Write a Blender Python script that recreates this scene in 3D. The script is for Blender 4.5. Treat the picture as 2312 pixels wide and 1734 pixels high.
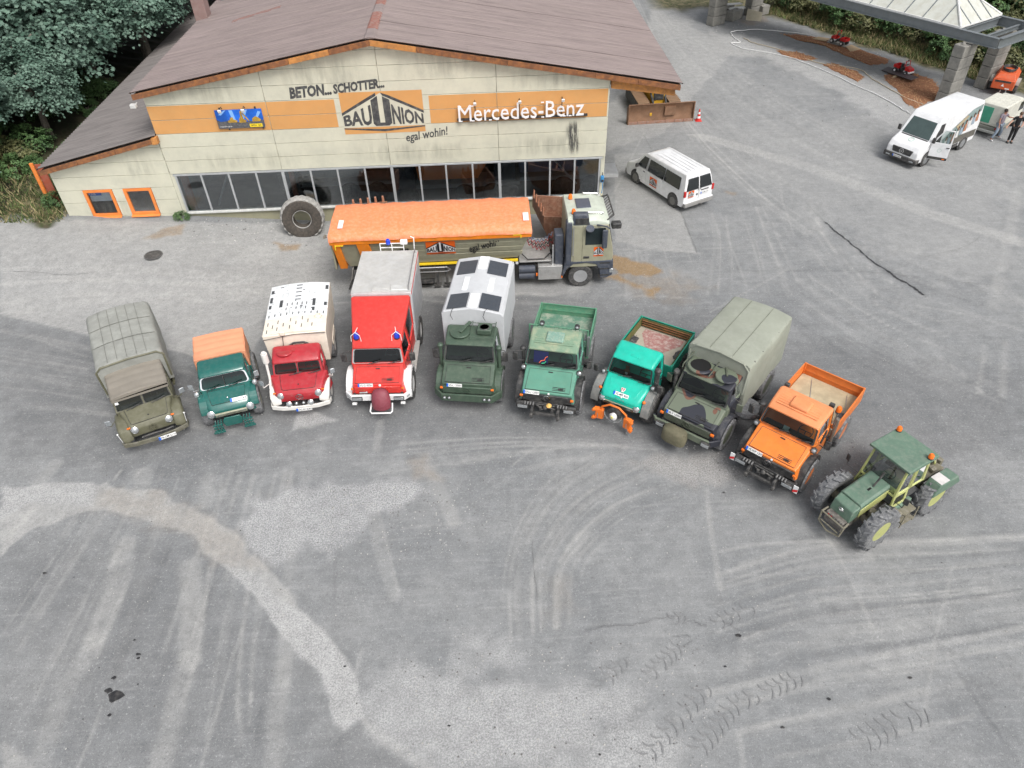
import bpy, bmesh, math, random
import numpy as np
from mathutils import Vector, Matrix
for o in list(bpy.data.objects): bpy.data.objects.remove(o)
S = bpy.context.scene
COL = S.collection
R_ = math.radians
# ---------------------------------------------------------------- camera, sky, sun, exposure
cam = bpy.data.cameras.new('camera'); camo = bpy.data.objects.new('camera', cam); COL.objects.link(camo)
cam.sensor_fit = 'HORIZONTAL'; cam.sensor_width = 36.0; cam.lens = 25.63; cam.clip_end = 900; cam.clip_start = .1
camo.matrix_world = Matrix(((0.998685, 0.047378, -0.019592, 0),(-0.046179, 0.665245, -0.745195, 0),(-0.022273, 0.745120, 0.666558, 17.8),(0,0,0,1)))
S.camera = camo
W = bpy.data.worlds.new('World'); S.world = W; W.use_nodes = True
nt = W.node_tree; bg = nt.nodes['Background']
sky = nt.nodes.new('ShaderNodeTexSky'); sky.sky_type = 'NISHITA'; sky.sun_disc = False
SUN_EL, SUN_AZ = 54.0, 148.0          # azimuth clockwise from +Y
sky.sun_elevation = R_(SUN_EL); sky.sun_rotation = R_(SUN_AZ); sky.dust_density = 4; sky.air_density = 1.0; sky.ozone_density = 1.0
hs = nt.nodes.new('ShaderNodeHueSaturation'); hs.inputs['Saturation'].default_value = .30
nt.links.new(sky.outputs[0], hs.inputs['Color']); nt.links.new(hs.outputs[0], bg.inputs['Color'])
bg.inputs['Strength'].default_value = .15
sl = bpy.data.lights.new('sun', 'SUN'); sl.energy = 1.5; sl.angle = R_(25); sl.color = (1, .965, .92)
so = bpy.data.objects.new('sun', sl); COL.objects.link(so)
_d = Vector((math.sin(R_(SUN_AZ)) * math.cos(R_(SUN_EL)), math.cos(R_(SUN_AZ)) * math.cos(R_(SUN_EL)), math.sin(R_(SUN_EL))))
so.rotation_euler = _d.to_track_quat('Z', 'Y').to_euler(); so.location = _d * 60
S.view_settings.view_transform = 'Standard'; S.view_settings.look = 'None'; S.view_settings.gamma = 1
S.view_settings.exposure = .40; S.view_settings.use_curve_mapping = False
S.render.engine = 'CYCLES'
# ---------------------------------------------------------------- materials
def lin(h):
    h = h.lstrip('#'); r = []
    for i in (0, 2, 4):
        c = int(h[i:i + 2], 16) / 255; r.append(c / 12.92 if c <= .04045 else ((c + .055) / 1.055) ** 2.4)
    return tuple(r)
_M = {}
def M(name, col=None, rough=.5, metal=0., dust=.12, dcol=(.32, .30, .27), ns=3., var=.12, bump=0., bs=40., spec=.5, coat=0., alpha=None, emit=None, world=False, stretch=None):
    if name in _M: return _M[name]
    if isinstance(col, str): col = lin(col)
    m = bpy.data.materials.new(name); m.use_nodes = True; n = m.node_tree.nodes; l = m.node_tree.links
    b = n['Principled BSDF']; b.inputs['Roughness'].default_value = rough; b.inputs['Metallic'].default_value = metal
    b.inputs['Specular IOR Level'].default_value = spec; b.inputs['Coat Weight'].default_value = coat
    tc = n.new('ShaderNodeTexCoord')
    if world: tc = n.new('ShaderNodeNewGeometry'); KEY = 'Position'
    else: KEY = 'Object'
    nz = n.new('ShaderNodeTexNoise'); nz.inputs['Scale'].default_value = ns; nz.inputs['Detail'].default_value = 6; nz.inputs['Roughness'].default_value = .65
    SRC = tc.outputs[KEY]
    if stretch: mp = n.new('ShaderNodeMapping'); mp.inputs['Scale'].default_value = stretch; l.new(SRC, mp.inputs[0]); SRC = mp.outputs[0]
    l.new(SRC, nz.inputs['Vector'])
    mr = n.new('ShaderNodeMapRange'); mr.inputs[1].default_value = .3; mr.inputs[2].default_value = .7; mr.inputs[3].default_value = 1 - var; mr.inputs[4].default_value = 1 + var
    l.new(nz.outputs[0], mr.inputs[0])
    mx = n.new('ShaderNodeMix'); mx.data_type = 'RGBA'; mx.blend_type = 'MULTIPLY'; mx.inputs[0].default_value = 1
    mx.inputs[6].default_value = (*col, 1); l.new(mr.outputs[0], mx.inputs[7])
    last = mx.outputs[2]
    if dust > 0:
        n2 = n.new('ShaderNodeTexNoise'); n2.inputs['Scale'].default_value = ns * 2.3; n2.inputs['Detail'].default_value = 8; n2.inputs['Roughness'].default_value = .7
        l.new(SRC, n2.inputs['Vector'])
        r2 = n.new('ShaderNodeMapRange'); r2.inputs[1].default_value = .45; r2.inputs[2].default_value = .75; r2.inputs[3].default_value = dust * .25; r2.inputs[4].default_value = min(1, dust * 2.2)
        l.new(n2.outputs[0], r2.inputs[0])
        fac = r2.outputs[0]
        m2 = n.new('ShaderNodeMix'); m2.data_type = 'RGBA'; l.new(fac, m2.inputs[0]); l.new(last, m2.inputs[6]); m2.inputs[7].default_value = (*dcol, 1)
        last = m2.outputs[2]
        rr = n.new('ShaderNodeMapRange'); rr.inputs[3].default_value = rough; rr.inputs[4].default_value = .85; l.new(fac, rr.inputs[0]); l.new(rr.outputs[0], b.inputs['Roughness'])
    l.new(last, b.inputs['Base Color'])
    if bump > 0:
        n3 = n.new('ShaderNodeTexNoise'); n3.inputs['Scale'].default_value = bs; n3.inputs['Detail'].default_value = 4
        l.new(SRC, n3.inputs['Vector'])
        bp = n.new('ShaderNodeBump'); bp.inputs['Strength'].default_value = bump; bp.inputs['Distance'].default_value = .02
        l.new(n3.outputs[0], bp.inputs['Height']); l.new(bp.outputs[0], b.inputs['Normal'])
    if emit: b.inputs['Emission Color'].default_value = (*col, 1); b.inputs['Emission Strength'].default_value = emit
    _M[name] = m; return m
def grimeM(name, col, amt, sx=9., sz=.8):
    if name in _M: return _M[name]
    m = bpy.data.materials.new(name); m.use_nodes = True; n = m.node_tree.nodes; l = m.node_tree.links; b = n['Principled BSDF']; b.inputs['Base Color'].default_value = (*col, 1); b.inputs['Roughness'].default_value = .9
    g = n.new('ShaderNodeNewGeometry'); mp = n.new('ShaderNodeMapping'); mp.inputs['Scale'].default_value = (sx, sx, sz); l.new(g.outputs['Position'], mp.inputs[0]); t = n.new('ShaderNodeTexNoise'); t.inputs['Scale'].default_value = 1; t.inputs['Detail'].default_value = 6; t.inputs['Roughness'].default_value = .65; l.new(mp.outputs[0], t.inputs['Vector'])
    r = n.new('ShaderNodeMapRange'); r.inputs[1].default_value = .42; r.inputs[2].default_value = .68; r.inputs[4].default_value = amt; l.new(t.outputs[0], r.inputs[0])
    tc = n.new('ShaderNodeTexCoord'); s = n.new('ShaderNodeSeparateXYZ'); l.new(tc.outputs['Generated'], s.inputs[0]); last = r.outputs[0]
    for o in (s.outputs[0], s.outputs[2]):
        a = n.new('ShaderNodeMath'); a.operation = 'PINGPONG'; l.new(o, a.inputs[0]); a.inputs[1].default_value = .5; q = n.new('ShaderNodeMapRange'); q.interpolation_type = 'SMOOTHSTEP'; q.inputs[2].default_value = .35; l.new(a.outputs[0], q.inputs[0]); p = n.new('ShaderNodeMath'); p.operation = 'MULTIPLY'; l.new(last, p.inputs[0]); l.new(q.outputs[0], p.inputs[1]); last = p.outputs[0]
    l.new(last, b.inputs['Alpha']); _M[name] = m; return m
def glassM(name, tint=(.35, .42, .42), refl=.09, rough=.02):
    if name in _M: return _M[name]
    m = bpy.data.materials.new(name); m.use_nodes = True; n = m.node_tree.nodes; l = m.node_tree.links; n.clear()
    o = n.new('ShaderNodeOutputMaterial'); t = n.new('ShaderNodeBsdfTransparent'); t.inputs[0].default_value = (*tint, 1)
    g = n.new('ShaderNodeBsdfGlossy'); g.inputs['Roughness'].default_value = rough; g.inputs[0].default_value = (.95, .97, 1, 1)
    fr = n.new('ShaderNodeFresnel'); fr.inputs[0].default_value = 1.5
    ad = n.new('ShaderNodeMath'); ad.operation = 'ADD'; ad.inputs[1].default_value = refl; l.new(fr.outputs[0], ad.inputs[0]); ad.use_clamp = True
    x = n.new('ShaderNodeMixShader'); l.new(ad.outputs[0], x.inputs[0]); l.new(t.outputs[0], x.inputs[1]); l.new(g.outputs[0], x.inputs[2]); l.new(x.outputs[0], o.inputs[0])
    _M[name] = m; return m
# ---------------------------------------------------------------- mesh builder
def rrect(w, h, r, k=3):
    """rounded rectangle centred on the origin, anticlockwise"""
    p = []
    for cx, cy, a0 in ((w / 2 - r, h / 2 - r, 0), (-w / 2 + r, h / 2 - r, 90), (-w / 2 + r, -h / 2 + r, 180), (w / 2 - r, -h / 2 + r, 270)):
        for i in range(k + 1):
            a = R_(a0 + 90 * i / k); p.append((cx + r * math.cos(a), cy + r * math.sin(a)))
    return p
class MB:
    def __init__(s): s.v = []; s.f = []; s.mi = []; s.m = 0; s.T = None
    def add(s, vs, fs):
        o = len(s.v); s.v += [tuple(s.T @ Vector(v)) if s.T else tuple(v) for v in vs]
        s.f += [tuple(i + o for i in f) for f in fs]; s.mi += [s.m] * len(fs); return s
    def hexa(s, p):   # 4 bottom, 4 top
        return s.add(p, [(3, 2, 1, 0), (4, 5, 6, 7), (0, 1, 5, 4), (1, 2, 6, 5), (2, 3, 7, 6), (3, 0, 4, 7)])
    def box(s, x0, x1, y0, y1, z0, z1):
        return s.hexa([(x0, y0, z0), (x1, y0, z0), (x1, y1, z0), (x0, y1, z0), (x0, y0, z1), (x1, y0, z1), (x1, y1, z1), (x0, y1, z1)])
    def obox(s, c, sx, sy, sz, rot=(0, 0, 0)):
        m = Matrix.Translation(Vector(c)) @ Matrix.Rotation(rot[2], 4, 'Z') @ Matrix.Rotation(rot[1], 4, 'Y') @ Matrix.Rotation(rot[0], 4, 'X')
        return s.hexa([m @ Vector((a * sx / 2, b * sy / 2, d * sz / 2)) for d in (-1, 1) for a, b in ((-1, -1), (1, -1), (1, 1), (-1, 1))])
    def loft(s, rings, caps=(1, 1), close=True):
        n = len(rings[0]); vs = [v for r in rings for v in r]; fs = []
        for i in range(len(rings) - 1):
            for j in range(n if close else n - 1):
                a = i * n + j; b = i * n + (j + 1) % n; fs.append((a, b, b + n, a + n))
        if caps[0]: fs.append(tuple(range(n - 1, -1, -1)))
        if caps[1]: fs.append(tuple((len(rings) - 1) * n + j for j in range(n)))
        return s.add(vs, fs)
    def cyl(s, a, b, r, n=12, r2=None):
        a = Vector(a); b = Vector(b); d = (b - a).normalized(); u = d.orthogonal().normalized(); w = d.cross(u); r2 = r if r2 is None else r2
        return s.loft([[tuple(p + (u * math.cos(t) + w * math.sin(t)) * q) for t in [2 * math.pi * i / n for i in range(n)]] for p, q in ((a, r), (b, r2))])
    def tube(s, pts, r, n=6):
        P = [Vector(p) for p in pts]; rings = []; u = None
        for i, p in enumerate(P):
            d = ((P[i + 1] if i < len(P) - 1 else p) - (P[i - 1] if i else p)).normalized()
            if u is None: u = d.orthogonal().normalized()
            u = (u - d * u.dot(d)).normalized(); w = d.cross(u)
            rings.append([tuple(p + (u * math.cos(t) + w * math.sin(t)) * r) for t in [2 * math.pi * k / n for k in range(n)]])
        return s.loft(rings)
    def lathe(s, prof, c=(0, 0, 0), axis=(1, 0, 0), n=24, close=False):
        ax = Vector(axis).normalized(); u = ax.orthogonal().normalized(); w = ax.cross(u); c = Vector(c)
        rings = [[tuple(c + ax * h + (u * math.cos(t) + w * math.sin(t)) * r) for t in [2 * math.pi * k / n for k in range(n)]] for r, h in prof]
        return s.loft(rings, caps=(0, 0) if close else (1, 1))
    def prism(s, poly, fn, t0, t1):
        """poly 2-D; fn(u, v, t) -> 3-D"""
        return s.loft([[fn(u, v, t0) for u, v in poly], [fn(u, v, t1) for u, v in poly]])
    def sheet(s, pts): return s.add(pts, [tuple(range(len(pts)))])
    def ball(s, c, r, n=10, m=6, sq=(1, 1, 1)):
        rings = []
        for i in range(m + 1):
            a = math.pi * i / m
            rings.append([(c[0] + r * sq[0] * max(.001, math.sin(a)) * math.cos(2 * math.pi * k / n), c[1] + r * sq[1] * max(.001, math.sin(a)) * math.sin(2 * math.pi * k / n), c[2] - r * sq[2] * math.cos(a)) for k in range(n)])
        return s.loft(rings)
    def frame(s, c0, c1, c2, c3, m, th, r=.06):
        """quad (bottom-left, bottom-right, top-right, top-left seen from outside) with a rounded hole; margins m = l,r,b,t; returns pane polygon"""
        c0, c1, c2, c3 = [Vector(c) for c in (c0, c1, c2, c3)]
        nrm = (c1 - c0).cross(c3 - c0).normalized(); w = ((c1 - c0).length + (c2 - c3).length) / 2; h = ((c3 - c0).length + (c2 - c1).length) / 2
        def at(x, y): u = x / w; v = y / h; return (c0 * (1 - u) + c1 * u) * (1 - v) + (c3 * (1 - u) + c2 * u) * v
        l, rr, b, t = m; hw = w - l - rr; hh = h - b - t
        hole = [(x + l + hw / 2, y + b + hh / 2) for x, y in rrect(hw, hh, min(r, hw / 3, hh / 3), 3)]
        O = [at(*p) for p in hole]; vs = [c2, c3, c0, c1] + O; vs += [v - nrm * th for v in vs]
        fs = []
        for q in range(4):
            h0 = 4 + q * 4
            for i in range(3): fs.append((q, h0 + i + 1, h0 + i)) ; fs.append((q + 20, h0 + i + 20, h0 + i + 21))
            nq = (q + 1) % 4; e = h0 + 3; nx = 4 + nq * 4
            fs.append((q, nq, nx, e)); fs.append((q + 20, e + 20, nx + 20, nq + 20))
        for i in range(16): a = 4 + i; b_ = 4 + (i + 1) % 16; fs.append((a, b_, b_ + 20, a + 20))
        for i in range(4): j = (i + 1) % 4; fs.append((i, i + 20, j + 20, j))
        s.add(vs, fs)
        return [tuple(v - nrm * th * .5) for v in O]
    def build(s, name, mat, parent=None, bevel=0, seg=2, smooth=35, label=None, kind=None, link=True):
        me = bpy.data.meshes.new(name); me.from_pydata(s.v, [], s.f)
        ms = mat if isinstance(mat, (list, tuple)) else [mat]
        for m in ms: me.materials.append(m)
        if len(ms) > 1: me.polygons.foreach_set('material_index', s.mi)
        me.update()
        bm = bmesh.new(); bm.from_mesh(me); bmesh.ops.recalc_face_normals(bm, faces=bm.faces); bm.to_mesh(me); bm.free()
        if smooth: me.shade_smooth(); me.set_sharp_from_angle(angle=R_(smooth))
        o = bpy.data.objects.new(name, me)
        COL.objects.link(o)
        if parent: o.parent = parent
        if bevel:
            b = o.modifiers.new('bevel', 'BEVEL'); b.width = bevel; b.segments = seg; b.limit_method = 'ANGLE'; b.angle_limit = R_(30); b.harden_normals = False
        if label: o['label'] = label
        if kind: o['kind'] = kind
        return o
def thing(name, label, cat, loc=(0, 0, 0), rz=0, group=None):
    o = bpy.data.objects.new(name, None); COL.objects.link(o); o.location = loc; o.rotation_euler = (0, 0, R_(rz)); o.empty_display_size = .3
    o['label'] = label; o['category'] = cat
    if group: o['group'] = group
    return o
def tag(o, label, cat, group=None):
    o['label'] = label; o['category'] = cat
    if group: o['group'] = group
    return o
def dup_tree(o, parent=None):
    c = o.copy(); COL.objects.link(c)
    if parent: c.parent = parent
    for ch in o.children: dup_tree(ch, c)
    return c
# ---------------------------------------------------------------- lettering (built-in font turned into flat meshes)
TXT = {}
def prep_text(items):
    obs = []
    for key, body, shear, off in items:
        cu = bpy.data.curves.new('t', 'FONT'); cu.body = body; cu.size = 1; cu.shear = shear; cu.offset = off; cu.resolution_u = 2; cu.fill_mode = 'BOTH' if 0 else 'FRONT'
        cu.dimensions = '2D'
        o = bpy.data.objects.new('t', cu); COL.objects.link(o); obs.append((key, o))
    bpy.context.view_layer.update(); dg = bpy.context.evaluated_depsgraph_get()
    for key, o in obs:
        me = bpy.data.meshes.new_from_object(o.evaluated_get(dg)); co = np.zeros(len(me.vertices) * 3); me.vertices.foreach_get('co', co); co = co.reshape(-1, 3)[:, :2]
        TXT[key] = (co - co.min(0), [tuple(p.vertices) for p in me.polygons]); bpy.data.meshes.remove(me); bpy.data.objects.remove(o)
def letter(mb, key, org, xd, yd, w=None, h=None, warp=None, thick=0):
    """lay text key with its lower left corner at org, fitted to width w / height h"""
    co, fs = TXT[key]; mx = co.max(0); sx = (w / mx[0]) if w else (h / mx[1]); sy = (h / mx[1]) if h else sx
    org = Vector(org); xd = Vector(xd).normalized(); yd = Vector(yd).normalized(); nn = xd.cross(yd)
    pts = []
    for x, y in co:
        X, Y = x * sx, y * sy
        if warp: X, Y = warp(X, Y)
        pts.append(org + xd * X + yd * Y)
    if thick:
        n = len(pts); E = {}
        for f in fs:
            for i in range(len(f)):
                e = (f[i], f[(i + 1) % len(f)]); E[e] = 1
        side = [(a, b, b + n, a + n) for (a, b) in E if (b, a) not in E]
        mb.add(pts + [p + nn * thick for p in pts], [tuple(reversed(f)) for f in fs] + [tuple(i + n for i in f) for f in fs] + side)
    else: mb.add(pts, fs)
# ground marks, metres: (channel, amount, ...) channels 0 pale dust and painted brightening 1 loose gravel 2 dark asphalt/oil 3 brown mud
G_POLY = [
(2,0.55,0.9,0.5,[(-20.67,25.64),(-15.32,23.47),(-9.4,21.29),(-6.48,24.42),(-2.17,26.66),(4.1,25.83),(8.76,23.86),(14.78,20.83),(18.9,18.76),(17.08,15.61),(14.41,15.01),(10.05,13),(7.68,14),(3.96,16.49),(-3.42,16.99),(-7.35,17.46),(-10.24,16.07),(-13,16.63),(-17.16,18.12)]),
(0,0.75,0.12,0.12,[(-23.29,32.13),(-19.93,32.06),(-14.51,31.85),(-7.71,32.18),(-7,28.41),(-6.84,25.06),(-9.54,25.26),(-9.35,23.45),(-9.41,21.34),(-11.12,22.14),(-12.89,22.95),(-16.06,24.04),(-18.6,25.01),(-20.73,25.8)]),
(2,0.45,0.6,0.5,[(-22.44,30.29),(-19.03,29.64),(-14.49,28.81),(-10.14,28.42),(-7.35,28.07),(-7.21,27.03),(-10.61,26.84),(-15.78,27.84),(-19.42,28.49),(-21.88,28.89)]),
(0,0.55,0.05,0.05,[(7.18,38.81),(9.09,39.01),(9.36,37.61),(9.39,32.32),(9.38,30.98),(9.28,28.13),(6.93,28.86),(5.78,29.56)]),
(0,0.5,0.06,0.05,[(-7.82,32.18),(5.02,31.44),(4.06,25.5),(2.35,25.37),(-6.98,26.09)]),
(0,0.6,0.15,0.1,[(20.33,68.78),(16.71,61.52),(18.69,55.82),(10.5,41.42),(6.8,39.33),(7.49,45.12),(9.75,49.5),(15.41,69.45)]),
(0,0.25,2,1,[(13.76,57.44),(20.48,47.52),(22.39,38.42),(27.22,33.14),(23.11,26.02),(17.85,27.92),(12.88,31.63),(10.75,35.65),(7.64,39.85)]),
(0,0.8,0.05,0.22,[(-16.26,16.2),(-12.91,15.98),(-12.75,16.16),(-12.46,15.76),(-11.32,15.63),(-10.48,15.3),(-9.67,14.74),(-8.25,13.9),(-7.6,13.14),(-6.83,12.38),(-6.05,11.72),(-5.62,11.04),(-4.92,10.18),(-4.41,9.56),(-3.92,8.86),(-3.53,7.97),(-3.43,7.71),(-3.7,7.89),(-4.11,7.67),(-4.43,7.96),(-4.95,9.16),(-6,10.38),(-6.72,11.18),(-7.45,11.88),(-8.22,12.62),(-9,13.07),(-9.44,13.67),(-10.48,14.34),(-11.61,14.77),(-12.83,14.99),(-13.54,14.63),(-14.43,14.24),(-14.73,13.84),(-14.91,13.35)]),
(1,0.55,0.1,0.12,[(-16.26,16.2),(-12.91,15.98),(-12.88,15.13),(-13.99,15.2),(-14.96,15.45),(-15.58,14.75)]),
(1,0.55,0.06,0.2,[(-8.22,12.62),(-7.22,12.32),(-6.56,11.68),(-5.62,11.04),(-4.92,10.18),(-4.41,9.56),(-3.92,8.86),(-3.53,7.97),(-4.11,7.67),(-4.43,7.96),(-4.95,9.16),(-6,10.38),(-6.72,11.18),(-7.45,11.88)]),
(3,0.16,0.3,0.3,[(-12.87,15.88),(-10.48,15.3),(-8.25,13.9),(-6.83,12.38),(-7.49,12.34),(-9,13.07),(-10.48,14.34),(-12.7,15.02)]),
(1,0.72,0.28,0.55,[(-7.79,14.98),(-6.78,15.39),(-4.58,15.44),(-2.37,15.49),(-2.09,14.71),(-3.05,14.5),(-4.26,14.48),(-4.31,13.61),(-5.32,12.92),(-6.61,12.6),(-7.51,13.06),(-7.92,13.66),(-8.26,14.2)]),
(1,0.5,0.6,0.8,[(-3.34,7.68),(-3.24,8.46),(-2.7,8.97),(-1.82,8.92),(-1.47,9.21),(-1.23,9.77),(-0.32,9.71),(-0.22,9.32),(-0.94,8.87),(-0,8.57),(1.62,8.48),(2.8,8.59),(3.06,8.11),(2.87,7.66),(2.08,7.6),(3.24,7.2),(3.93,6.59),(3.9,6.24),(-1.69,6.54),(-2.34,6.78)]),
(0,0.35,0.4,0.5,[(-3.34,7.68),(-3.24,8.46),(-2.7,8.97),(-1.82,8.92),(-1.47,9.21),(-1.23,9.77),(-0.32,9.71),(-0.22,9.32),(-0.94,8.87),(-0,8.57),(1.62,8.48),(2.8,8.59),(3.06,8.11),(2.87,7.66),(2.08,7.6),(3.24,7.2),(3.93,6.59),(3.9,6.24),(-1.69,6.54),(-2.34,6.78)]),
(2,0.5,0.1,0.1,[(-4.11,7.67),(-3.7,7.89),(-3.42,7.66),(-2.13,6.74),(-1.96,6.56),(-4.95,6.72)]),
(0,0.6,0.08,0.1,[(-12.3,7.8),(-11.75,7.55),(-11.25,7.17),(-11.97,7.1)]),
(2,0.4,0.3,0.3,[(2.2,7.7),(3.37,7.92),(3.07,7.49),(2,7.06),(0.99,6.75),(1.32,7.31)]),
(2,0.35,1.2,0.6,[(-14.8,13.1),(-11.95,14.52),(-8.56,12.41),(-5.47,9.82),(-4.49,7.96),(-4.95,6.72),(-11.97,7.1)]),
(0,0.75,0.06,0.06,[(11.75,41.02),(12.71,41.2),(17.8,36.45),(21.63,31.15),(24.4,28.26),(23.93,27.45),(20.96,30.35),(17.17,35.57)]),
(0,0.35,1.2,0.6,[(13.16,41.16),(34.14,45.1),(21.37,23.03),(19.19,27.02),(17.28,31.05),(12.94,36.08)]),
(3,1.3,0.18,0.25,[(5.47,28.15),(6.12,27.77),(7.37,27.03),(7.4,26.72),(6.76,26.54),(5.54,26.87),(5.35,27.35)]),
(3,1.1,0.2,0.25,[(4.73,26.62),(5.32,26.58),(6,26.07),(7,25.55),(6.62,24.86),(6.18,25.61),(5.28,26.28),(4.78,26.32)]),
(3,0.3,0.5,0.3,[(5.59,27.17),(7.99,26.67),(8.88,25.4),(7.5,24.37),(5.54,25.81)]),
(3,0.2,0.25,0.3,[(3.96,15.86),(5.63,15.85),(7.15,15.85),(7.63,15.12),(6.68,14.61),(5.86,14.85),(4.92,15.3)]),
(1,0.5,0.3,0.3,[(3.96,15.86),(5.63,15.85),(7.15,15.85),(7.63,15.12),(6.68,14.61),(5.86,14.85),(4.92,15.3)]),
(3,0.22,0.25,0.3,[(-3.16,16.23),(-2.41,16.59),(-1.85,15.55),(-2.74,15.51)]),
(3,0.1,0.35,0.3,[(1.11,11.51),(1.64,11.63),(1.73,10.6),(1.02,10.37)]),
(1,0.5,0.1,0.1,[(-7.08,18.81),(-6.77,19.04),(-5.69,18.41),(-6.38,18.36),(-6.85,18.29),(-7.22,18.02)]),
(0,0.6,0.1,0.1,[(-7.1,18.91),(-6.77,19.04),(-5.76,18.41),(-7.22,18.02)]),
(3,0.7,0.12,0.2,[(-15.54,31.28),(-14.42,31.56),(-14.41,30.56),(-16.16,30.32)]),
(0,0.8,0.06,0.1,[(-10.82,30.21),(-9.52,30.57),(-8.64,29.67),(-10.11,28.35),(-11.07,28.78)]),
(3,0.75,0.1,0.15,[(-10.19,30.26),(-9.43,30.05),(-8.9,30.17),(-9,29.65),(-9.71,29.62)]),
(3,0.5,0.1,0.15,[(11.98,34.05),(12.68,33.67),(12.43,33.48),(12,33.73)]),
(3,0.45,0.5,0.3,[(21.58,63.43),(23.04,63.34),(22.63,62.1),(21.85,61.23),(20.84,61.35)]),
(1,0.45,0.5,0.3,[(18.2,59.05),(21.21,57.6),(24.86,51.27),(28.76,45.84),(25.28,38.13),(23.6,38.3),(23,46.46),(20.3,54.63),(18.5,56.35)]),
(0,0.7,0.5,0.3,[(17.81,60.22),(21.21,57.6),(24.86,51.27),(28.76,45.84),(25.28,38.13),(23.6,38.3),(23,46.46),(20.02,53.69),(16.53,55.07)])]  # pale colour painted in to brighten the pedal course in the canopy's shade
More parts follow.
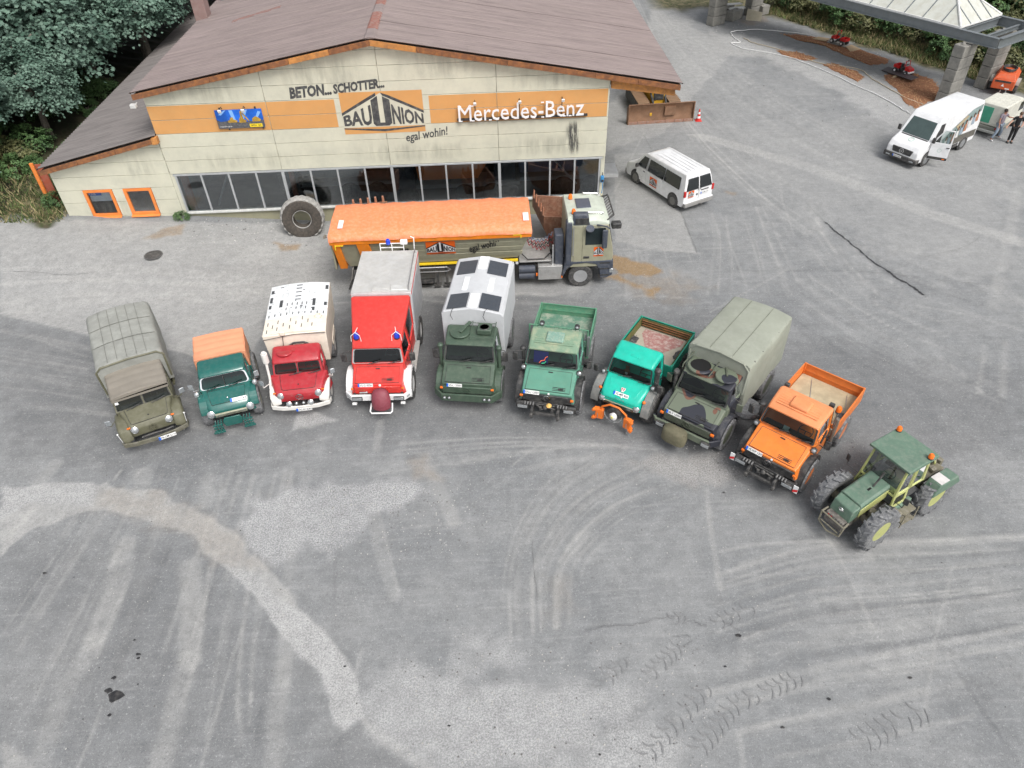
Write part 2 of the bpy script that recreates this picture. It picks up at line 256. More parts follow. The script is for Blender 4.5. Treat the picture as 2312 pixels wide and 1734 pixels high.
G_STROKE = [
(0,0.6,0.1,0.15,[(-3.43,7.71),(-2.87,7.28),(-1.97,6.66)]),
(0,0.55,0.05,0.06,[(-20.73,25.8),(-18.6,25.01),(-16.06,24.04),(-12.89,22.95),(-11.12,22.14),(-9.41,21.34)]),
(0,0.55,0.35,0.28,[(-11.32,13.54),(-11.09,12.1),(-11.06,10.47)]),
(0,0.35,0.3,0.24,[(-11.06,10.47),(-11.28,8.92),(-11.13,7.26)]),
(0,0.5,0.35,0.28,[(-9.14,12.6),(-8.63,11.01),(-8.35,9.79)]),
(0,0.35,0.3,0.24,[(-8.35,9.79),(-8.35,8.58),(-8.28,7.08)]),
(0,0.3,0.2,0.16,[(-6.98,16.08),(-6.33,12.9)]),
(0,0.35,0.25,0.2,[(-5.9,10.5),(-5.79,8.32),(-5.63,6.94)]),
(0,0.3,0.25,0.2,[(-9.52,16.05),(-9.31,14.99)]),
(0,0.45,0.3,0.24,[(-11.71,16.39),(-11.56,15.7)]),
(0,0.4,0.25,0.2,[(-14.81,17.01),(-15.04,16.12)]),
(0,0.5,0.06,0.05,[(-12.52,16.55),(-12.6,16.15)]),
(0,0.45,0.03,0.02,[(-10.5,16.12),(-10.47,14.43)]),
(0,0.4,0.03,0.02,[(-7.15,10.85),(-7.24,9.41),(-7.31,7.05)]),
(0,0.4,0.03,0.02,[(-10.17,8.56),(-10.17,7.68),(-10.22,7.19)]),
(0,0.35,0.04,0.03,[(-11.77,11.84),(-11.86,10.19),(-11.96,8.9)]),
(0,0.3,0.04,0.03,[(-9.09,16.12),(-8.85,14.33)]),
(0,0.35,0.05,0.04,[(-8.6,12.56),(-8.24,10.51),(-8.18,8.57)]),
(0,0.3,0.2,0.16,[(-4.12,14.47),(-3.7,12.98),(-3.17,11.33)]),
(0,0.35,0.04,0.03,[(-3.91,14.55),(-3.05,11.47)]),
(0,0.4,0.25,0.2,[(-2.31,15.87),(-1.99,15.08),(-1.53,13.78)]),
(0,0.35,0.04,0.03,[(-3.06,13.61),(-1.25,13.71)]),
(0,0.45,0.04,0.03,[(-3.89,9.73),(-4,9.04)]),
(0,0.3,0.2,0.16,[(-14.82,14.98),(-15.06,14.11)]),
(0,0.4,0.15,0.12,[(-14.69,15.15),(-14.93,14.28)]),
(0,0.3,0.15,0.12,[(-13.25,14.61),(-13.29,14)]),
(0,0.5,0.09,0.07,[(6.37,14.53),(6.04,12.38),(5.88,11)]),
(0,0.45,0.08,0.06,[(5.88,11),(6.92,11.23),(8.68,11.58),(10.46,11.71)]),
(0,0.5,0.06,0.05,[(6.2,12.21),(7.26,12.38),(8.97,12.4),(10.29,12.27),(15.1,12.18)]),
(0,0.55,0.1,0.08,[(4.85,8.12),(7.47,8.54),(9.48,8.82),(11.09,9.05),(13.47,9.36)]),
(0,0.35,0.08,0.06,[(5.44,7.19),(7.79,7.5),(9.92,7.83),(11.16,8)]),
(0,0.35,0.06,0.05,[(6.01,6.53),(8.06,6.78),(11.03,7.2)]),
(0,0.35,0.06,0.05,[(3.85,7.5),(5.03,7.71),(8.66,8.26),(11.11,8.48)]),
(0,0.3,0.05,0.04,[(10.31,10.16),(12.63,10.23),(14.09,10.43)]),
(0,0.3,0.05,0.04,[(6.65,10.31),(8.95,10.56),(10.59,10.79)]),
(0,0.3,0.05,0.04,[(12.51,11.27),(11,9.11),(9.83,7.27)]),
(0,0.3,0.07,0.06,[(5.32,7.14),(5.2,6.34)]),
(0,0.35,0.04,0.03,[(9.11,13.99),(9.5,12),(9.57,9.59)]),
(0,0.35,0.05,0.04,[(1.44,11.49),(1.69,12.09),(2.47,13.01)]),
(0,0.35,0.03,0.02,[(0.34,15.9),(0.82,16.38),(1.39,16.87)]),
(0,0.3,0.15,0.12,[(0.7,15.68),(1.86,16),(3.09,16.12)]),
(0,0.3,0.03,0.02,[(6.4,14.07),(9.51,13.91)]),
(0,0.5,0.06,0.05,[(5.12,25.26),(8.23,24.73)]),
(0,0.5,0.06,0.05,[(5.75,28.79),(8.2,28.5),(9.54,28.14)]),
(0,0.35,0.05,0.04,[(9.54,28.48),(12.08,28.6)]),
(0,0.4,0.06,0.05,[(17.19,23.48),(18.79,22.83),(20.52,21.55)]),
(0,0.4,0.05,0.04,[(16.59,20.29),(17.03,18.73),(17.01,17.91)]),
(0,0.35,0.08,0.06,[(28.74,37.5),(26.43,33.93)]),
(0,0.35,0.15,0.12,[(19.45,20.9),(17.72,18.06)]),
(0,0.3,0.1,0.08,[(18.59,20.85),(16.97,18.22)]),
(0,0.35,0.05,0.04,[(15.37,35.17),(14.73,32.86),(14.17,29.47)]),
(0,0.35,0.06,0.05,[(11.47,31.36),(11.03,29.03),(10.79,25.39)]),
(0,0.3,0.05,0.04,[(13.55,32.56),(13.34,30.63)]),
(0,0.4,0.05,0.04,[(4.86,30.26),(9.33,41.54)]),
(0,0.3,0.25,0.2,[(26.61,32.63),(23.5,27.99),(20.13,23.12)]),
(0,0.4,0.04,0.03,[(8.79,23.73),(12.94,26.58)]),
(0,0.5,0.05,0.04,[(-6.81,25.58),(-5.79,25.47)]),
(0,0.4,0.05,0.04,[(-12.97,23.2),(-11.9,22.74)]),
(0,0.3,0.04,0.03,[(-18.57,21.1),(-16.52,20.63),(-13.66,19.78)]),
(0,0.35,0.05,0.04,[(-20.24,24.65),(-18.27,23.85),(-15.99,22.67)]),
(0,0.3,0.05,0.04,[(-6.76,17.33),(-5.79,17.64)]),
(0,0.4,0.15,0.12,[(-4.14,18.2),(-4.16,16.97)]),
(2,0.56,0.09,0.07,[(15.99,30.41),(16.22,29.3),(16.48,28.32),(16.76,27.06),(17.07,26.17)]),
(2,0.56,0.15,0.12,[(17.07,26.17),(17.31,25.54),(17.66,24.85),(17.85,24.19)]),
(2,0.39,0.03,0.02,[(15.76,32.16),(15.99,30.41)]),
(2,0.35,0.03,0.02,[(10.76,27.07),(11.22,26.56),(15.38,26.23),(17.32,25.77),(21.33,24.56)]),
(2,0.32,0.03,0.02,[(19.19,27.02),(21.27,27.67),(22.74,28.75)]),
(2,0.49,0.04,0.04,[(9.39,32.32),(9.38,30.98),(9.28,28.13)]),
(2,0.42,0.03,0.02,[(9.21,41.55),(9.33,39.12)]),
(2,0.56,0.08,0.06,[(11.26,8.84),(11.17,8.48),(11.21,7.99),(11.28,7.36),(11.35,6.86),(11.46,6)]),
(2,0.35,0.15,0.12,[(11.44,8.1),(11.54,7.63)]),
(2,0.42,0.03,0.02,[(1.97,9.97),(2.66,10.07),(3.28,10.06),(3.8,10.17),(4.43,10.24)]),
(2,0.42,0.03,0.02,[(4.83,10.07),(5.23,9.92)]),
(2,0.42,0.03,0.02,[(5.69,10.02),(6.1,9.7)]),
(2,0.35,0.03,0.02,[(4.11,9.58),(4.37,9.37),(4.7,9.48),(4.62,9.68),(4.25,9.64)]),
(2,0.35,0.03,0.02,[(0.79,10.87),(0.8,12.95)]),
(2,0.28,0.04,0.04,[(-17.42,28.02),(-18.95,27.94),(-21.22,28.27)])]
G_FAN = [
(0,28,0.08,0.28,0.1,[(-14.07,9.68),(-13.69,12.41),(-13.29,14.88),(-12.79,16.47)],[(-4.55,6.88),(-5.19,9.17),(-5.63,11.92),(-5.77,16)]),
(2,25,0.08,0.25,0.18,[(-14.07,9.68),(-13.69,12.41),(-13.29,14.88),(-12.79,16.47)],[(-3.9,6.84),(-4.18,9.11),(-4.51,11.85),(-5.01,15.95)]),
(0,28,0.1,0.32,0.07,[(-0.19,9.77),(0.04,12.35),(1.4,15.05),(3.63,16.72)],[(1.95,10.31),(2.35,12.05),(4.13,13.42),(6.31,13.99)]),
(2,16,0.1,0.25,0.12,[(-0.19,9.77),(0.04,12.35),(1.4,15.05),(3.63,16.72)],[(1.95,10.31),(2.35,12.05),(4.13,13.42),(6.31,13.99)]),
(0,54,0.08,0.3,0.06,[(5.97,11.83),(9.04,12.6),(12.43,12.47),(15.85,12.42)],[(4.68,6.4),(7,6.89),(10.02,7.43),(13.2,8)]),
(2,28,0.08,0.25,0.1,[(5.97,11.83),(9.04,12.6),(12.43,12.47),(15.85,12.42)],[(4.68,6.4),(7,6.89),(10.02,7.43),(13.2,8)]),
(0,28,0.1,0.3,0.05,[(-20.46,25.14),(-16.22,23.54),(-9.28,20.77)],[(-17.91,19.71),(-14.58,19.25),(-8.61,17.75)]),
(0,21,0.1,0.25,0.06,[(-20.58,25.42),(-17.13,26.02),(-11.55,25.98),(-7.16,26.69)],[(-22.23,29.78),(-18.15,29.34),(-12.08,28.39),(-7.3,27.72)]),
(0,32,0.1,0.35,0.05,[(10.39,31.65),(10.14,29.11),(8.78,24.97)],[(16.81,32.88),(16.31,28.59),(17.09,24.32)]),
(0,39,0.06,0.28,0.06,[(18.27,30.03),(19.19,27.02),(22.14,24.35)],[(11.34,24.21),(13.65,19.94),(16.94,16.66)]),
(2,21,0.08,0.25,0.12,[(18.27,30.03),(19.19,27.02),(22.14,24.35)],[(11.34,24.21),(13.65,19.94),(16.94,16.66)]),
(0,39,0.08,0.3,0.09,[(15.41,69.45),(16.2,59.3),(19.48,44.59),(22.15,37.86)],[(13.12,69.76),(11.57,43.99),(12.33,34.49),(13.91,28.25)]),
(2,25,0.08,0.22,0.14,[(15.41,69.45),(16.2,59.3),(19.48,44.59),(22.15,37.86)],[(13.12,69.76),(11.57,43.99),(12.33,34.49),(13.91,28.25)]),
(0,18,0.1,0.3,0.05,[(5.81,29.47),(5.46,27.18),(5.16,24.97)],[(9.23,28.33),(9.24,26.88),(9.46,25.06)]),
(0,21,0.1,0.3,0.04,[(-3.43,17.19),(1.06,17.2),(5.42,16.39)],[(-4.04,15.66),(-0.46,16.19),(2.52,16.79)]),
(0,18,0.1,0.25,0.05,[(-7.11,27.02),(-2.13,25.01),(3.39,24.59)],[(-7.3,28.42),(-2.16,26.32),(3.46,25.22)])]
G_TREAD = [[(3.08,6.78),(2.8,6.86)],[(3.19,6.87),(3.23,6.58)],[(3.29,6.96),(3,7.04)],[(3.39,7.05),(3.43,6.75)],[(3.49,7.14),(3.21,7.22)],[(3.6,7.23),(3.64,6.93)],[(3.7,7.32),(3.41,7.4)],[(3.8,7.41),(3.85,7.11)],[(3.9,7.5),(3.62,7.58)],[(4.01,7.58),(4.05,7.29)],[(4.11,7.67),(3.83,7.76)],[(4.21,7.76),(4.26,7.47)],[(4.32,7.85),(4.03,7.94)],[(4.42,7.94),(4.46,7.65)],[(4.52,8.03),(4.24,8.12)],[(4.62,8.12),(4.67,7.83)],[(4.73,8.21),(4.44,8.29)],[(4.83,8.3),(4.87,8.01)],[(4.32,6.85),(4.04,6.93)],[(4.4,6.93),(4.45,6.63)],[(4.49,7),(4.2,7.08)],[(4.57,7.07),(4.61,6.78)],[(4.65,7.14),(4.37,7.23)],[(4.73,7.22),(4.78,6.92)],[(4.82,7.29),(4.53,7.37)],[(4.9,7.36),(4.94,7.07)],[(4.98,7.44),(4.69,7.52)],[(5.06,7.51),(5.11,7.22)],[(5.14,7.58),(4.86,7.66)],[(5.23,7.65),(5.27,7.36)],[(5.31,7.73),(5.02,7.81)],[(5.39,7.8),(5.44,7.51)],[(5.49,7.83),(5.27,8)],[(5.6,7.87),(5.51,7.6)],[(5.7,7.9),(5.48,8.07)],[(5.8,7.93),(5.72,7.67)],[(5.91,7.97),(5.69,8.13)],[(6.01,8),(5.93,7.74)],[(6.11,8.03),(5.89,8.2)],[(6.22,8.07),(6.13,7.8)],[(6.32,8.1),(6.1,8.27)],[(6.42,8.13),(6.34,7.87)],[(6.53,8.17),(6.31,8.33)],[(6.63,8.2),(6.55,7.94)],[(6.73,8.23),(6.51,8.4)],[(6.84,8.27),(6.75,8)],[(6.94,8.3),(6.72,8.47)],[(7.04,8.33),(6.96,8.07)],[(7.15,8.37),(6.93,8.53)],[(7.25,8.4),(7.17,8.14)],[(8.18,6.82),(7.93,7.05)],[(8.29,6.86),(8.24,6.53)],[(8.41,6.9),(8.16,7.13)],[(8.52,6.94),(8.47,6.61)],[(8.64,6.98),(8.39,7.21)],[(8.75,7.02),(8.7,6.69)],[(8.87,7.06),(8.62,7.29)],[(8.98,7.1),(8.93,6.77)],[(9.1,7.15),(8.85,7.38)],[(9.22,7.19),(9.16,6.85)],[(9.33,7.23),(9.08,7.46)],[(9.45,7.27),(9.4,6.93)],[(9.56,7.31),(9.31,7.54)],[(9.68,7.35),(9.63,7.01)],[(9.79,7.39),(9.54,7.62)],[(9.91,7.43),(9.86,7.09)],[(2.25,8.46),(1.98,8.5)],[(2.32,8.54),(2.38,8.27)],[(2.39,8.62),(2.12,8.65)],[(2.46,8.69),(2.52,8.42)],[(2.53,8.76),(2.26,8.8)],[(2.6,8.84),(2.66,8.57)],[(2.67,8.92),(2.4,8.95)],[(2.74,8.99),(2.8,8.72)],[(2.81,9.07),(2.54,9.1)],[(2.88,9.14),(2.94,8.87)],[(3.54,8.74),(3.27,8.82)],[(3.61,8.79),(3.62,8.52)],[(3.69,8.85),(3.42,8.94)],[(3.76,8.91),(3.77,8.63)],[(3.84,8.97),(3.58,9.05)],[(3.92,9.02),(3.92,8.75)],[(3.99,9.08),(3.73,9.17)],[(4.07,9.14),(4.08,8.86)],[(4.14,9.2),(3.88,9.28)],[(4.22,9.25),(4.23,8.98)],[(4.29,9.31),(4.03,9.4)],[(4.37,9.37),(4.38,9.09)],[(5.6,10.01),(5.37,10.17)],[(5.71,10.05),(5.64,9.79)],[(5.83,10.09),(5.6,10.25)],[(5.94,10.13),(5.87,9.87)],[(6.05,10.18),(5.82,10.33)],[(6.16,10.22),(6.09,9.95)],[(6.27,10.26),(6.05,10.41)],[(6.39,10.3),(6.31,10.03)],[(6.5,10.34),(6.27,10.5)],[(6.61,10.38),(6.54,10.11)],[(4.46,10.18),(4.27,10.36)],[(4.55,10.2),(4.42,9.98)],[(4.65,10.21),(4.46,10.38)],[(4.74,10.22),(4.61,10)]]
G_OIL = [(-9.94,8.87,0.17),(-10.15,9.02,0.08),(-10.15,9.35,0.05),(-9.73,9.97,0.05),(-9.7,9.86,0.04),(-13.31,12.67,0.05),(-9.91,8.39,0.04),(-9.97,10.39,0.03),(-10.63,9.65,0.02),(-9.47,9.15,0.02),(-12.39,12.47,0.02),(-7.96,13.84,0.02),(-4.26,9.32,0.03),(-1.56,7.67,0.03),(-10.53,8.33,0.02),(5.99,9.58,0.06),(5.42,8.76,0.03),(7.72,7.8,0.04),(6.38,7.19,0.04),(1.96,6.81,0.03),(9.91,8.21,0.04),(6.87,14.36,0.03)]
G_CRACK = [(0.102, [(15.99,30.41),(16.22,29.3),(16.48,28.32),(16.76,27.06),(17.07,26.17)]),(0.17, [(17.07,26.17),(17.31,25.54),(17.66,24.85),(17.85,24.19)]),(0.02, [(15.76,32.16),(15.99,30.41)]),(0.02, [(10.76,27.07),(11.22,26.56),(15.38,26.23),(17.32,25.77),(21.33,24.56)]),(0.02, [(19.19,27.02),(21.27,27.67),(22.74,28.75)]),(0.03, [(9.39,32.32),(9.38,30.98),(9.28,28.13)]),(0.02, [(9.21,41.55),(9.33,39.12)]),(0.02, [(1.97,9.97),(2.66,10.07),(3.28,10.06),(3.8,10.17),(4.43,10.24)]),(0.02, [(4.83,10.07),(5.23,9.92)]),(0.02, [(5.69,10.02),(6.1,9.7)]),(0.02, [(4.11,9.58),(4.37,9.37),(4.7,9.48),(4.62,9.68),(4.25,9.64)]),(0.02, [(0.79,10.87),(0.8,12.95)]),(0.03, [(-17.42,28.02),(-18.95,27.94),(-21.22,28.27)])]
# ---------------------------------------------------------------- ground
def gz(x, y):
    a = np.interp(x, [-20, -17.9, -14.6, -8, -5], [.98, .85, .72, .09, 0]); s = np.clip((y - 24.5) / 6.5, 0, 1); z = a * s * s * (3 - 2 * s)
    # wooded bank on the left, hedge bank on the right
    d = np.clip(-21.5 - x, 0, 40) * np.clip((y - 31) / 6, 0, 1); z = z + .30 * d
    nx, ny = .87, .49; e = np.clip((x - 28.6) * nx + (y - 55.2) * ny - 1.0, 0, 60); return z + .38 * e
class VN:
    def __init__(s, seed): s.g = np.random.RandomState(seed).rand(256, 256)
    def __call__(s, x, y, sc):
        x = x / sc; y = y / sc; xi = np.floor(x).astype(int); yi = np.floor(y).astype(int); fx = x - xi; fy = y - yi; fx = fx * fx * (3 - 2 * fx); fy = fy * fy * (3 - 2 * fy)
        g = s.g; a = g[xi % 256, yi % 256]; b = g[(xi + 1) % 256, yi % 256]; c = g[xi % 256, (yi + 1) % 256]; d = g[(xi + 1) % 256, (yi + 1) % 256]
        return (a * (1 - fx) + b * fx) * (1 - fy) + (c * (1 - fx) + d * fx) * fy
    def fbm(s, x, y, sc, o=4):
        r = 0; a = .5
        for i in range(o): r = r + a * s(x + 17 * i, y + 31 * i, sc); sc /= 2; a /= 2
        return r / (1 - .5 ** o)
def axis(segs):
    r = []
    for a, b, d in segs: n = max(1, int(round((b - a) / d))); r += [a + (b - a) * i / n for i in range(n)]
    return np.array(r + [segs[-1][1]])
gx = axis([(-200, -60, 10), (-60, -24, 1), (-24, -15, .14), (-15, 15, .06), (15, 40, .16), (40, 70, 1), (70, 200, 10)])
gy = axis([(-60, 0, 4), (0, 6, .5), (6, 24, .06), (24, 32, .12), (32, 62, .17), (62, 100, 1), (100, 260, 10)])
X, Y = np.meshgrid(gx, gy, indexing='ij'); N1 = VN(3); N2 = VN(11); N3 = VN(29)
CH = [np.zeros(X.shape) for _ in range(4)]
WX = X + (N1.fbm(X, Y, 1.2) - .5) * 1.0; WY = Y + (N2.fbm(X, Y, 1.2) - .5) * 1.0
WN = N3.fbm(X, Y, 2.5, 5); WF = N1.fbm(X + 50, Y, .5, 3)
def sub(x0, x1, y0, y1):
    i0, i1 = np.searchsorted(gx, [x0, x1]); j0, j1 = np.searchsorted(gy, [y0, y1]); return slice(max(0, i0 - 1), i1 + 1), slice(max(0, j0 - 1), j1 + 1)
def segdist(px, py, a, b):
    dx, dy = b[0] - a[0], b[1] - a[1]; t = np.clip(((px - a[0]) * dx + (py - a[1]) * dy) / (dx * dx + dy * dy + 1e-9), 0, 1)
    return np.hypot(px - a[0] - t * dx, py - a[1] - t * dy)
def sm(x): x = np.clip(x, 0, 1); return x * x * (3 - 2 * x)
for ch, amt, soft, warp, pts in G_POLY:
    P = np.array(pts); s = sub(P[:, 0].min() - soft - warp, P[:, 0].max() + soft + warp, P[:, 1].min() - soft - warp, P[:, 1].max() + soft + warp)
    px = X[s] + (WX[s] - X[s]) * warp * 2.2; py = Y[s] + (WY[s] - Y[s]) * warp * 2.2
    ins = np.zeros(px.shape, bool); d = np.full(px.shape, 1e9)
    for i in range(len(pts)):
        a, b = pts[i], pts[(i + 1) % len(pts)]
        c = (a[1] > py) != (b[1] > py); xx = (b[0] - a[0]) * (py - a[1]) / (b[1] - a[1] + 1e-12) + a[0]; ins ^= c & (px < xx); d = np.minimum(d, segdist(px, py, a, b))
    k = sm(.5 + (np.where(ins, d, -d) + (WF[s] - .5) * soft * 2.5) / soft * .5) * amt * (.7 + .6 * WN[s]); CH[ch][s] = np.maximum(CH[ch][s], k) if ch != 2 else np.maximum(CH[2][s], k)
def stroke(ch, amt, w, soft, pts, streak=.6):
    P = np.array(pts); m = w + soft; s = sub(P[:, 0].min() - m, P[:, 0].max() + m, P[:, 1].min() - m, P[:, 1].max() + m)
    px = X[s] + (WX[s] - X[s]) * .06; py = Y[s] + (WY[s] - Y[s]) * .06; d = np.full(px.shape, 1e9)
    for i in range(len(pts) - 1): d = np.minimum(d, segdist(px, py, pts[i], pts[i + 1]))
    k = sm(1 - (d - w / 2) / soft) * amt * (1 - streak + streak * 1.6 * WF[s]); CH[ch][s] = CH[ch][s] + k * (1 - .5 * np.clip(CH[ch][s], 0, 1))
def spline(pts, n=5):
    out = []; p = [np.array(q, float) for q in pts]; p = [2 * p[0] - p[1]] + p + [2 * p[-1] - p[-2]]
    for i in range(1, len(p) - 2):
        for k in range(n):
            t = k / n; out.append(tuple(.5 * (2 * p[i] + (p[i + 1] - p[i - 1]) * t + (2 * p[i - 1] - 5 * p[i] + 4 * p[i + 1] - p[i + 2]) * t * t + (3 * p[i] - p[i - 1] - 3 * p[i + 1] + p[i + 2]) * t ** 3)))
    return out + [tuple(p[-2])]
for ch, amt, w, soft, pts in G_STROKE: stroke(ch, amt, w, max(soft, .05), spline(pts) if len(pts) > 2 and amt < .9 else pts)
rg = random.Random(5)
for ch, n, a0, a1, w, A, B in G_FAN:
    for i in range(n):
        t = rg.random(); A_ = spline(A, 4); B_ = spline(B, 4); P = [((1 - t) * a[0] + t * b[0] + 0, (1 - t) * a[1] + t * b[1]) for a, b in zip(A_, B_)]
        L = len(P); i0 = int(rg.random() ** 2 * L * .6); i1 = L - int(rg.random() ** 2 * L * .6)
        if i1 - i0 < 3: i0, i1 = 0, L
        sh = rg.uniform(-.3, .3); P = [(x + sh * k / L, y + sh * .5 * k / L) for k, (x, y) in enumerate(P[i0:i1])]
        a = rg.uniform(a0, a1) * 1.15; ww = w * rg.choice([.3, .5, .5, 1, 1, 2, 3.5]); stroke(ch, a * (1 if ww < 2 * w else .55), ww, max(.05, ww * .5), P, .85)
# vegetation / bark chip masks
VEG = sm((-20.3 - X) / .5) * sm((Y - 31.6 + (X + 22) * .35 + (WN - .5) * 2) / .5)
VEG = np.maximum(VEG, sm(((X - 28.6) * .87 + (Y - 55.2) * .49 + .7 + (WN - .5) * 2.5) / .7))
VEG = np.maximum(VEG, sm((Y - 66 + (WN - .5) * 3) / 1.) * sm((X - 14) / 2))
BARE = sm((-22.5 - X) / 1.5) * sm((Y - 30) / 3)
Z = gz(X, Y) + (N2.fbm(X, Y, 5.) - .5) * .035 + VEG * (WF - .5) * .25
nx_, ny_ = X.shape; me = bpy.data.meshes.new('ground'); nv = nx_ * ny_; nf = (nx_ - 1) * (ny_ - 1)
co = np.stack([X, Y, Z], -1).reshape(-1).astype(np.float32)
I = (np.arange(nx_ - 1)[:, None] * ny_ + np.arange(ny_ - 1)[None]).ravel(); F = np.stack([I, I + ny_, I + ny_ + 1, I + 1], -1).ravel().astype(np.int32)
me.vertices.add(nv); me.vertices.foreach_set('co', co); me.loops.add(nf * 4); me.loops.foreach_set('vertex_index', F)
me.polygons.add(nf); me.polygons.foreach_set('loop_start', np.arange(0, nf * 4, 4, dtype=np.int32)); me.update(calc_edges=True); me.shade_smooth()
def attr(nm, arrs):
    a = me.attributes.new(nm, 'FLOAT_COLOR', 'POINT'); a.data.foreach_set('color', np.clip(np.stack([q.ravel() for q in arrs], -1), 0, 2.5).ravel().astype(np.float32))
attr('wear', CH); attr('cover', [VEG, BARE, WN, WF])
ground = bpy.data.objects.new('ground', me); COL.objects.link(ground); ground['kind'] = 'structure'
del X, Y, WX, WY
m = bpy.data.materials.new('asphalt_yard'); m.use_nodes = True; n = m.node_tree.nodes; l = m.node_tree.links; b = n['Principled BSDF']; b.inputs['Roughness'].default_value = .88; b.inputs['Specular IOR Level'].default_value = .25
ge = n.new('ShaderNodeNewGeometry')
def tex(sc, det=6, ro=.6):
    t = n.new('ShaderNodeTexNoise'); t.inputs['Scale'].default_value = sc; t.inputs['Detail'].default_value = det; t.inputs['Roughness'].default_value = ro; l.new(ge.outputs['Position'], t.inputs['Vector']); return t.outputs[0]
def mrange(x, a, b_, c, d):
    r = n.new('ShaderNodeMapRange'); l.new(x, r.inputs[0])
    for i, v in enumerate((a, b_, c, d)): r.inputs[i + 1].default_value = v
    return r.outputs[0]
def mth(op, x, y=None):
    r = n.new('ShaderNodeMath'); r.operation = op
    for i, v in enumerate((x, y)):
        if v is None: continue
        if isinstance(v, (int, float)): r.inputs[i].default_value = v
        else: l.new(v, r.inputs[i])
    return r.outputs[0]
def mixc(f, a, c, bt='MIX'):
    r = n.new('ShaderNodeMix'); r.data_type = 'RGBA'; r.blend_type = bt; r.clamp_factor = True
    for i, v in ((0, f), (6, a), (7, c)):
        if isinstance(v, (int, float)): r.inputs[i].default_value = v
        elif isinstance(v, tuple): r.inputs[i].default_value = (*v, 1)
        else: l.new(v, r.inputs[i])
    return r.outputs[2]
at = n.new('ShaderNodeAttribute'); at.attribute_name = 'wear'; sp = n.new('ShaderNodeSeparateColor'); l.new(at.outputs['Color'], sp.inputs[0])
ac = n.new('ShaderNodeAttribute'); ac.attribute_name = 'cover'; sc = n.new('ShaderNodeSeparateColor'); l.new(ac.outputs['Color'], sc.inputs[0])
DUST_BRIGHTEN, GRAV, DARK, MUD = sp.outputs[0], sp.outputs[1], sp.outputs[2], at.outputs['Alpha']
fine = tex(38, 3, .8); mid = tex(5, 8, .7); big = tex(.35, 5, .6); streaky = tex(1.6, 8, .75)
# stretched noise: faint sweeping marks
mp = n.new('ShaderNodeMapping'); mp.inputs['Scale'].default_value = (.35, 5, 1); mp.inputs['Rotation'].default_value = (0, 0, R_(12)); l.new(ge.outputs['Position'], mp.inputs[0])
ts = n.new('ShaderNodeTexNoise'); ts.inputs['Scale'].default_value = 1.2; ts.inputs['Detail'].default_value = 7; ts.inputs['Roughness'].default_value = .7; l.new(mp.outputs[0], ts.inputs[0])
base = mixc(mrange(big, .35, .65, 0, 1), (.185, .192, .196), (.245, .250, .250))
base = mixc(mrange(ts.outputs[0], .52, .75, 0, .4), base, (.37, .37, .365))
base = mixc(mrange(streaky, .55, .75, 0, .35), base, (.33, .33, .325))
base = mixc(mth('MULTIPLY', DARK, .62), base, (.082, .084, .088))
base = mixc(mth('MULTIPLY', DUST_BRIGHTEN, mrange(mid, .3, .6, .55, .95)), base, (.375, .372, .358))
base = mixc(mth('MULTIPLY', MUD, mrange(mid, .35, .55, .6, 1)), base, (.27, .19, .11))
base = base
gfine = tex(21, 3, .8)
gn = mrange(gfine, .42, .58, 0, 1)
gcol = mixc(gn, (.23, .235, .24), (.52, .52, .515))
base = mixc(mth('MULTIPLY', GRAV, mrange(gfine, .35, .5, .5, .95)), base, gcol)
spk = mrange(tex(13, 3, .9), .56, .68, 0, .55); base = mixc(spk, base, (.42, .42, .41))
spd = mrange(tex(15, 3, .9), .56, .70, 0, .6); base = mixc(spd, base, (.085, .088, .095))
base = mixc(1., base, mrange(tex(2.2, 9, .8), .35, .65, .86, 1.14), 'MULTIPLY')
base = mixc(1., base, mrange(fine, .3, .7, .80, 1.2), 'MULTIPLY')
soil = mixc(mrange(mid, .35, .6, 0, 1), (.09, .075, .05), (.045, .06, .022)); soil = mixc(mrange(streaky, .45, .6, 0, .8), soil, (.19, .165, .10))
soil = mixc(mth('MULTIPLY', sc.outputs[1], .9), soil, mixc(mrange(mid, .4, .6, 0, 1), (.016, .012, .009), (.010, .018, .008)))
base = mixc(sc.outputs[0], base, soil)
l.new(base, b.inputs['Base Color'])
bp = n.new('ShaderNodeBump'); bp.inputs['Distance'].default_value = .012; l.new(mth('ADD', .35, mth('MULTIPLY', GRAV, .65)), bp.inputs['Strength']); l.new(mth('ADD', fine, mth('MULTIPLY', mid, 1.5)), bp.inputs['Height']); l.new(bp.outputs[0], b.inputs['Normal'])
me.materials.append(m)

